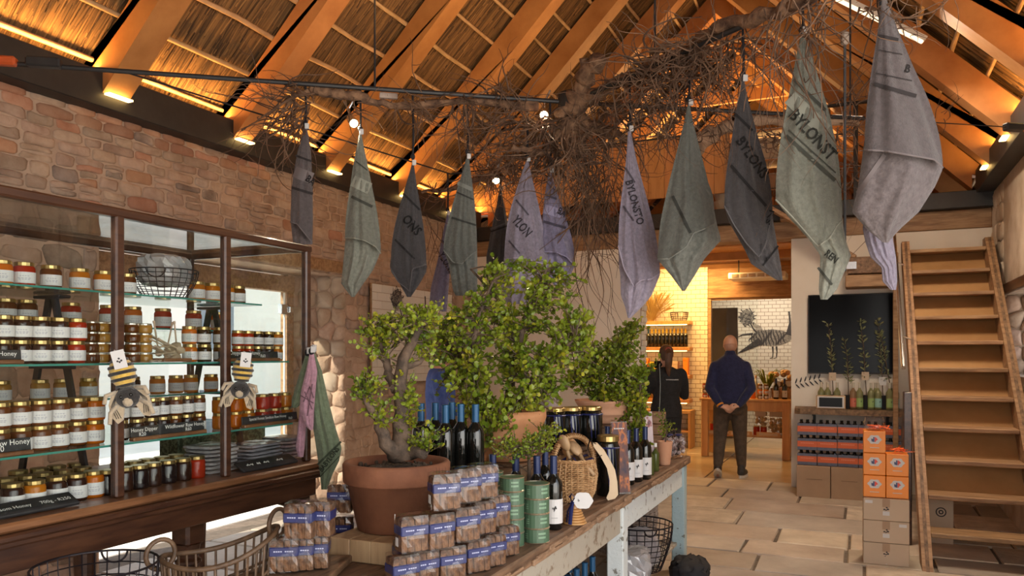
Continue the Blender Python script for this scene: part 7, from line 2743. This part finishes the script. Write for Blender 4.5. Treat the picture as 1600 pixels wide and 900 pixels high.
for i in range(34):
    a = 2 * PI * i / 34
    mk('rib', G().tube([rim_pt(a, .68, .80), rim_pt(a, .80, .95), rim_pt(a, ztr, 1.0)], .0042, 5), M_RATTAN, t)
mk('floor_mat', G().add([tuple(rim_pt(2 * PI * i / 24, .678, .8)) for i in range(24)] + [tuple(rim_pt(2 * PI * i / 24, .674, .8)) for i in range(24)], [tuple(range(24)), tuple(reversed(range(24, 48)))]), M_RATTAN, t)
for s in (0, PI):
    c = rim_pt(s, ztr, 1.0) + Vector((0, 0, .012))
    ax = (sd * .75 + vd * .65) if s == 0 else (sd * .5 + vd * .85)
    mk('loop_handle', G().ring(c, .046, .0075, 24, 7, axis=ax), M_RATTAN, t, smooth=True)
for k in range(2):
    c = rim_pt(.6 + k * 2.4, .70, .4)
    sp_ = soft_box((c.x, c.y, .735), (.13, .10, .10), k, 5, .008, 4)
    mk('linen_bundle', sp_, M_OLIVE if k else M_GREYCLOTH, loc=(c.x, c.y, .68), label=('olive green linen bundle inside the rattan basket', 'grey linen bundle inside the rattan basket')[1 - k], cat='bundle')
wc = atD(150, 905, 2.25)
wire_bowl('wire_basket', 'big round dark wire basket at the bottom edge before the vitrine', (wc.x, wc.y, .671), .168, .11, .262, M_WIRE, 30, 7, .0022, True)

# ================================================================== UNDER THE TABLE
ZU = .2235
for k, (x, y) in enumerate(((-1.22, 3.70), (-1.22, 3.58), (-1.22, 3.46), (-1.22, 3.34), (-1.32, 3.64), (-1.32, 3.50), (-1.34, 3.76), (-1.32, 3.36), (-1.44, 3.60), (-1.44, 3.45))):
    bottle('blue', (x, y, ZU), 'blue capped wine bottle on the lower shelf, %s from the middle leg' % ORD[k], 'wine bottles under the table')
basket_weave('wicker_hamper', 'grey wicker hamper under the far end of the table', (-1.46, 5.12, ZU), [(0, .19, .22), (.20, .22, .26), (.30, .22, .26)], mat('grey_wicker', (.20, .15, .12), (.38, .30, .25), .7, 30), 26, step=.014, sr=.006)
mk('white_bag', soft_box((-1.42, 5.12, ZU + .345), (.30, .38, .11), .2, 7, .012, 3.5), M_WHITE, smooth=True, loc=(-1.42, 5.12, ZU + .3), label='crumpled white bag on the grey wicker hamper under the table', cat='bag')
wire_bowl('wire_basket', 'round dark wire basket under the far end of the table', (-1.24, 4.66, ZU), .21, .14, .28, M_WIRE, 28, 8, .003, True)
mk('wrapped_cloth', soft_box((-1.24, 4.66, ZU + .13), (.24, .24, .22), .4, 6, .012, 4), M_GREYCLOTH, loc=(-1.24, 4.66, ZU + .03), label='grey wrapped cloth inside the wire basket under the table', cat='bundle')
mk('clear_wrapped_pack', soft_box((-1.17, 4.28, ZU + .11), (.19, .28, .21), .3, 6, .010, 5), M_FOIL, loc=(-1.17, 4.28, ZU), label='shiny clear wrapped pack under the table beside the middle leg', cat='pack')
mk('black_cloth', soft_box((-1.0, 5.05, .115), (.24, .40, .20), .2, 7, .022, 3), M_CORD, smooth=True, loc=(-1.0, 5.05, .02), label='heap of black cloth on the floor against the table end', cat='cloth')

# ================================================================== PEOPLE
def fused(name, parts, m, parent, vox=.011, smooth=6):
    """grow ONE continuous surface out of overlapping limbs"""
    g = G()
    for P in parts:
        kind = P[0]
        if kind == 't':
            pts, rs = P[1], P[2]
            fl = P[3] if len(P) > 3 else 1.0
            g.tube(pts, rs, 14, flat=fl)
            g.sph(pts[0], rs[0] * .97, 12, 8)
            g.sph(pts[-1], rs[-1] * .97, 12, 8)
        elif kind == 'l':      # loft of ellipses: (centre, rx along side, ry along front)
            rings, sd_, fd_ = P[1], P[2], P[3]
            n = 22
            b = len(g.v)
            for (c, rx, ry) in rings:
                for k in range(n):
                    a = 2 * PI * k / n
                    g.v.append(tuple(Vector(c) + sd_ * rx * math.cos(a) + fd_ * ry * math.sin(a)))
            for i in range(len(rings) - 1):
                for k in range(n):
                    k2 = (k + 1) % n
                    g.f.append((b + i * n + k, b + i * n + k2, b + (i + 1) * n + k2, b + (i + 1) * n + k))
            g.f.append(tuple(b + k for k in reversed(range(n))))
            g.f.append(tuple(b + (len(rings) - 1) * n + k for k in range(n)))
        elif kind == 's':
            g.sph(P[1], P[2], 16, 12, P[3] if len(P) > 3 else (1, 1, 1))
    o = mk(name, g, m, parent)
    md = o.modifiers.new('fuse', 'REMESH')
    md.mode = 'VOXEL'
    md.voxel_size = vox
    md.use_smooth_shade = True
    ms = o.modifiers.new('relax', 'SMOOTH')
    ms.factor = .5
    ms.iterations = smooth
    bpy.context.view_layer.update()
    dg = bpy.context.evaluated_depsgraph_get()
    me = bpy.data.meshes.new_from_object(o.evaluated_get(dg))
    o.modifiers.clear()
    old = o.data
    o.data = me
    bpy.data.meshes.remove(old)
    me.polygons.foreach_set('use_smooth', [True] * len(me.polygons))
    return o


class Fig:
    """a local frame: x to the figure's right, y forward, z up, metres"""
    def __init__(s, base, facing):
        s.b = Vector(base)
        s.f = Vector((facing[0], facing[1], 0)).normalized()
        s.r = s.f.cross(Vector((0, 0, 1)))

    def __call__(s, x, y, z):
        return s.b + s.r * x + s.f * y + Vector((0, 0, z))


def head_parts(F, z, tilt=0.0, x=0.0, y=0.0, k=1.0):
    """head with its centre of the skull at height z; face forward"""
    P = [('s', F(x, y - .005, z + .03), .098 * k, (.80, 1.0, .98)), ('l', [(F(x, y + .030, z - .115 * k), .034, .03), (F(x, y + .035, z - .09 * k), .050, .05), (F(x, y + .03, z - .045 * k), .062, .066), (F(x, y + .02, z), .068, .080), (F(x, y + .01, z + .05), .066, .080)], F.r, F.f),
         ('s', F(x, y + .098, z - .012), .014, (.8, 1.0, 1.4)), ('t', [F(x, y + .085, z + .02), F(x, y + .102, z - .015)], [.009, .013]),
         ('s', F(x, y + .088, z - .055), .014, (1.6, .7, .7)), ('s', F(x, y + .078, z - .088), .02, (1.1, .8, .8))]
    for s in (-1, 1):
        P += [('s', F(x + s * .078, y - .005, z), .026, (.35, .75, 1.15)), ('s', F(x + s * .03, y + .085, z + .018), .012, (1.2, .5, .8))]
    return P


def hand_parts(F, w, d, up, s):
    """palm from wrist w along d, four unequal curled fingers and a thumb; up = back of the hand"""
    w, d, up = Vector(w), Vector(d).normalized(), Vector(up).normalized()
    side = d.cross(up).normalized() * s
    P = [('t', [w, w + d * .03, w + d * .085], [.026, .030, .034], .55)]
    for k, (off, L) in enumerate(((-.027, .070), (-.009, .080), (.009, .076), (.026, .060))):
        b = w + d * .085 + side * off
        P.append(('t', [b, b + d * L * .42, b + d * L * .72 - up * L * .22, b + d * L * .82 - up * L * .50], [.0095, .009, .0085, .0075]))
    b = w + d * .025 - side * .030
    P.append(('t', [b, b + d * .035 - side * .018, b + d * .065 - side * .016 - up * .008], [.012, .011, .0085]))
    return P


M_NAVY = mat('navy_jersey', (.010, .014, .060), (.018, .024, .085), .9, 30, bump=.25, bscale=60, sheen=.2)
M_TROUSER = mat('brown_trousers', (.062, .045, .033), (.095, .070, .050), .9, 20, bump=.2, bscale=40)
M_SHOE = mat('dark_shoe', (.025, .022, .02), (.06, .05, .045), .7, 40)
M_SOLE = mat('white_sole', (.60, .58, .54), None, .7)
M_BLACKTOP = mat('black_top', (.008, .008, .010), (.015, .015, .018), .9, 30, bump=.2, bscale=50)
M_HAIRB = mat('brown_hair', (.045, .020, .010), (.12, .055, .028), .5, 30, (1, 1, .2), bump=.6)
M_HAIRG = mat('cropped_hair', (.46, .26, .185), (.54, .31, .225), .7, 60)

# --- man walking away, hands clasped behind his back
mb = atD(1141, 748, 9.62)
F = Fig((mb.x, mb.y, 0), (mb.x - 0, mb.y - 0))
man = thing('person', 'bald man in navy jersey and brown trousers, hands clasped behind back', 'person', (mb.x, mb.y, 0))
LF, RF = (-.15, -.16), (.14, .06)      # feet: left behind with raised heel, right ahead
hipL, hipR = F(-.095, -.02, .93), F(.095, 0, .93)
kneeL, kneeR = F(-.125, .00, .50), F(.12, .06, .50)
ankL, ankR = F(LF[0], LF[1], .125), F(RF[0], RF[1], .09)
torso = [(F(0, -.01, .86), .178, .122), (F(0, -.02, .95), .186, .128), (F(0, -.01, 1.08), .188, .126), (F(0, 0, 1.24), .205, .132), (F(0, 0, 1.37), .215, .122), (F(0, 0, 1.445), .180, .105), (F(0, 0, 1.50), .120, .085), (F(0, .0, 1.535), .088, .076)]
shL, shR = F(-.185, 0, 1.40), F(.185, 0, 1.40)
elL, elR = F(-.25, -.10, 1.12), F(.25, -.10, 1.12)
wrL, wrR = F(-.11, -.20, .905), F(.10, -.20, .915)
body = [('l', [(c, a * .93, b * .93) for c, a, b in torso], F.r, F.f), ('t', [F(0, .005, 1.48), F(0, .015, 1.58)], [.066, .062])]
body += head_parts(F, 1.652, k=1.10, y=.02)
for s, hp, kn, an in ((-1, hipL, kneeL, ankL), (1, hipR, kneeR, ankR)):
    body += [('t', [hp, kn, an], [.085, .056, .036])]
for sh, el, wr in ((shL, elL, wrL), (shR, elR, wrR)):
    body += [('t', [sh, el, wr], [.050, .040, .026])]
body += hand_parts(F, wrL, F.r * .86 - F.f * .12 + Vector((0, 0, -.42)), -F.f, 1)
body += hand_parts(F, wrR, -F.r * .88 - F.f * .28 + Vector((0, 0, -.36)), -F.f, -1)
for s, an, toe in ((-1, ankL, F(LF[0], LF[1] + .15, .03)), (1, ankR, F(RF[0] + .03, RF[1] + .17, .03))):
    body += [('t', [an, toe], [.036, .03])]
fused('body', body, M_SKIN, man, .0085, 3)
sw = [('l', [(F(0, -.01, .90), .178, .128)] + [(c, a * 1.03 + .008, b * 1.05 + .008) for c, a, b in torso[1:7]] + [(F(0, 0, 1.53), .090, .082)], F.r, F.f), ('t', [F(0, .003, 1.51), F(0, .008, 1.545)], [.080, .076])]
for sh, el, wr in ((shL, elL, wrL), (shR, elR, wrR)):
    sw += [('t', [sh, sh.lerp(el, .5), el, el.lerp(wr, .5), el.lerp(wr, .93)], [.066, .067, .061, .054, .043])]
fused('jersey', sw, M_NAVY, man, .012, 5)
trs = [('l', [(F(0, -.02, .80), .160, .132), (F(0, -.03, .86), .192, .142), (F(0, -.02, .94), .186, .134), (F(0, -.01, .985), .168, .120)], F.r, F.f)]
for hp, kn, an, w2 in ((hipL, kneeL, ankL, .057), (hipR, kneeR, ankR, .057)):
    trs += [('t', [hp - Vector((0, 0, .04)), hp.lerp(kn, .5), kn, kn.lerp(an, .5), an.lerp(kn, .14)], [.114, .100, .082, .070, w2])]
fused('trousers', trs, M_TROUSER, man, .012, 4)
def shoe(ank, heel_up, fdir, parent):
    q = Vector((ank.x, ank.y, 0))
    M = Matrix((fdir.cross(Vector((0, 0, 1))), fdir, Vector((0, 0, 1)))).transposed().to_4x4()
    M.translation = q
    M = M @ Matrix.Translation((0, .16, 0)) @ Matrix.Rotation(-heel_up, 4, 'X') @ Matrix.Translation((0, -.16, 0))
    T = lambda x, y, z: M @ Vector((x, y, z))
    sh = fused('shoe', [('t', [T(0, -.035, .068), T(0, .06, .062), T(0, .16, .048)], [.052, .050, .040]), ('t', [T(0, -.03, .068), T(0, -.025, .135)], [.051, .048]), ('l', [(T(0, .05, .022), .040, .135), (T(0, .05, .05), .038, .13)], M.to_3x3() @ Vector((1, 0, 0)), M.to_3x3() @ Vector((0, 1, 0)))], M_SHOE, parent, .008, 4)
    poly = [(.040 * math.cos(a) * (1 + .15 * math.sin(a)), + .05 + .152 * math.sin(a)) for a in [2 * PI * i / 20 for i in range(20)]]
    mk('sole', G().prism([(x * 1.28, y) for x, y in poly], .002, .034, M), M_SOLE, sh)
shoe(ankL, R(26), F.f, man)
shoe(ankR, 0, (F.f + F.r * .25).normalized(), man)
fused('cropped_hair', [('l', [(F(0, .0, 1.600), .071, .074), (F(0, -.006, 1.64), .0815, .090), (F(0, -.002, 1.68), .0805, .094)], F.r, F.f)], M_HAIRG, man, .009, 2)
bd_ = []
mk('wristband', G().ring(wrL.lerp(elL, .08), .036, .012, 16, 6, axis=(wrL - elL)), mat('orange_band', (.75, .30, .03), None, .6), man)
mk('belt', G().lathe([(.1, 0)], 3) if False else G().tube([F(.176 * math.cos(a), -.02 + .128 * math.sin(a), .945) for a in [2 * PI * i / 28 for i in range(29)]], .010, 5, caps=False), M_CORD, man)

# --- woman in black with a ponytail, holding a camera
wb = atD(1041, 700, 9.05)
F = Fig((wb.x, wb.y, 0), (wb.x + .9, wb.y - .3))
F = Fig((wb.x, wb.y, 0), (-.45, 1.0))
wom = thing('person', 'woman in black top with brown ponytail, holding a camera', 'person', (wb.x, wb.y, 0))
torso = [(F(0, 0, .84), .165, .115), (F(0, 0, .92), .16, .11), (F(0, 0, 1.05), .13, .10), (F(0, 0, 1.18), .15, .11), (F(0, 0, 1.29), .172, .105), (F(0, 0, 1.35), .145, .085), (F(0, 0, 1.40), .07, .06)]
shL, shR = F(-.17, 0, 1.31), F(.17, 0, 1.31)
elL, elR = F(-.24, .08, 1.06), F(.235, .09, 1.06)
wrL, wrR = F(-.09, .27, 1.28), F(.06, .28, 1.28)
body = [('l', [(c, a * .95, b * .95) for c, a, b in torso], F.r, F.f), ('t', [F(0, .0, 1.36), F(0, .015, 1.47)], [.046, .044])] + head_parts(F, 1.535, k=.94, y=.025)
for s in (-1, 1):
    body += [('t', [F(s * .085, 0, .86), F(s * .09, .02, .47), F(s * .09, -.01, .09)], [.085, .055, .034]), ('t', [F(s * .09, -.01, .06), F(s * .095, .15, .03)], [.034, .028])]
for sh, el, wr in ((shL, elL, wrL), (shR, elR, wrR)):
    body += [('t', [sh, el, wr], [.042, .034, .023])]
body += hand_parts(F, wrL, F.r * .6 + F.f * .2 + Vector((0, 0, .5)), -F.r * .3 + F.f * .6, 1)
body += hand_parts(F, wrR, -F.r * .5 + F.f * .2 + Vector((0, 0, .6)), F.r * .3 + F.f * .6, -1)
fused('body', body, M_SKIN, wom, .0085, 3)
tp = [('l', [(F(0, 0, .80), .185, .135)] + [(c, a * 1.08 + .012, b * 1.08 + .012) for c, a, b in torso[1:6]] + [(F(0, 0, 1.40), .07, .064)], F.r, F.f)]
for sh, el, wr in ((shL, elL, wrL), (shR, elR, wrR)):
    tp += [('t', [sh, sh.lerp(el, .5), el, el.lerp(wr, .45), el.lerp(wr, .9)], [.076, .074, .066, .054, .040])]
fused('black_top', tp, M_BLACKTOP, wom, .012, 5)
tr_ = [('l', [(F(0, 0, .74), .15, .12), (F(0, 0, .82), .176, .125), (F(0, 0, .92), .165, .118)], F.r, F.f)]
for s in (-1, 1):
    tr_ += [('t', [F(s * .085, 0, .82), F(s * .09, .02, .47), F(s * .09, -.01, .09)], [.100, .075, .060])]
fused('black_trousers', tr_, M_BLACKTOP, wom, .012, 4)
for s in (-1, 1):
    shoe(F(s * .09, -.01, .06), 0, F.f, wom)
hr = [('s', F(0, -.004, 1.568), .100, (.86, 1.0, .95)), ('l', [(F(0, -.045, 1.47), .055, .05), (F(0, -.02, 1.53), .078, .085), (F(0, 0, 1.60), .078, .095)], F.r, F.f), ('t', [F(0, -.10, 1.60), F(.0, -.15, 1.55), F(0, -.145, 1.46), F(0, -.12, 1.36), F(.01, -.115, 1.29)], [.03, .045, .044, .034, .012])]
fused('ponytail_hair', hr, M_HAIRB, wom, .009, 3)
mk('hair_tie', G().ring(F(0, -.118, 1.592), .028, .009, 12, 5, axis=F.f), mat('rust_hair_tie', (.35, .07, .05), None, .8), wom)
g = G()
for k in range(6):        # the script across her back is too small to read: short pale strokes
    pts = [F(-.03 + k * .024 + .006 * i, -.134, 1.25 + .006 * math.sin(i * 2.1 + k)) for i in range(5)]
    g.tube(pts, .0035, 4)
mk('back_print', g, M_LABEL, wom)
# camera held up to her face and its pale strap
cm = F(-.02, .30, 1.42)
t = thing('camera', 'black camera held up by the woman in black', 'camera', cm)
mk('camera_body', G().box(cm, (.13, .06, .09), rz=math.atan2(F.r.y, F.r.x), bev=.012), M_CORD, t)
mk('lens', G().tube([cm + F.f * .03, cm + F.f * .11], [.034, .036], 14), M_BLACK, t)
mk('strap', G().tube([F(-.12, -.155, .80), F(-.105, -.158, 1.0), F(-.10, -.155, 1.2), F(-.10, -.125, 1.34), F(-.085, -.02, 1.42), F(-.05, .12, 1.43), cm], .012, 4, flat=.3), mat('pale_strap', (.50, .62, .66), None, .6), t)


# --- two customers half hidden behind the plants
def customer(px, d, H, facing, label, shirt, trou, hairm):
    b = atD(px, 700, d)
    F = Fig((b.x, b.y, 0), facing)
    t = thing('person', label, 'person', (b.x, b.y, 0))
    k = H / 1.72
    Z = lambda x, y, z: F(x * k, y * k, z * k)
    tor = [(Z(0, 0, .86), .165, .115), (Z(0, 0, 1.05), .155, .11), (Z(0, 0, 1.22), .18, .12), (Z(0, 0, 1.36), .19, .11), (Z(0, 0, 1.43), .15, .09), (Z(0, 0, 1.475), .075, .065)]
    shs = (Z(-.19, 0, 1.37), Z(.19, 0, 1.37))
    els = (Z(-.25, .04, 1.10), Z(.25, .04, 1.10))
    wrs = (Z(-.14, .26, 1.02), Z(.14, .26, 1.04))
    body = [('l', tor, F.r, F.f), ('t', [Z(0, 0, 1.42), Z(0, .012, 1.53)], [.055, .05])] + head_parts(F, 1.60 * k, k=.98, y=.02)
    for s in (-1, 1):
        body += [('t', [Z(s * .09, 0, .88), Z(s * .095, .02, .48), Z(s * .095, -.01, .09)], [.085, .056, .036]), ('t', [Z(s * .095, -.01, .06), Z(s * .1, .15, .03)], [.035, .03])]
    for sh, el, wr in zip(shs, els, wrs):
        body += [('t', [sh, el, wr], [.046, .037, .025])]
    body += hand_parts(F, wrs[0], F.f + F.r * .2, Vector((0, 0, 1)), -1)
    body += hand_parts(F, wrs[1], F.f - F.r * .2, Vector((0, 0, 1)), 1)
    fused('body', body, M_SKIN, t, .010, 3)
    sw = [('l', [(c, a * 1.06 + .012, b * 1.06 + .012) for c, a, b in tor[:-1]] + [(Z(0, 0, 1.465), .08, .07)], F.r, F.f)]
    for sh, el, wr in zip(shs, els, wrs):
        sw += [('t', [sh, el, el.lerp(wr, .85)], [.076, .062, .046])]
    fused('shirt', sw, shirt, t, .014, 4)
    tr_ = [('l', [(Z(0, 0, .78), .155, .12), (Z(0, 0, .90), .175, .125), (Z(0, 0, .97), .165, .12)], F.r, F.f)]
    for s in (-1, 1):
        tr_ += [('t', [Z(s * .09, 0, .86), Z(s * .095, .02, .48), Z(s * .095, -.01, .09)], [.1, .075, .06])]
    fused('trousers', tr_, trou, t, .014, 4)
    for s in (-1, 1):
        shoe(Z(s * .095, -.01, .06), 0, F.f, t)
    fused('hair', [('s', F(0, -.01, 1.635 * k), .103, (.84, 1.0, .95)), ('l', [(F(0, -.03, 1.56 * k), .07, .07), (F(0, -.012, 1.62 * k), .08, .09)], F.r, F.f)], hairm, t, .010, 2)
    return t
customer(688, 7.0, 1.68, (.9, .45), 'customer in a blue shirt half hidden behind the middle bush', mat('blue_shirt', (.045, .085, .30), (.07, .12, .38), .85, 25, bump=.2), M_NAVY, M_HAIRB)
customer(852, 7.3, 1.50, (-.6, -.5), 'customer in a pale lilac shirt half hidden behind the middle bush', mat('lilac_shirt', (.45, .43, .52), (.55, .52, .62), .85, 25, bump=.2), M_GREYCLOTH, M_HAIRG)
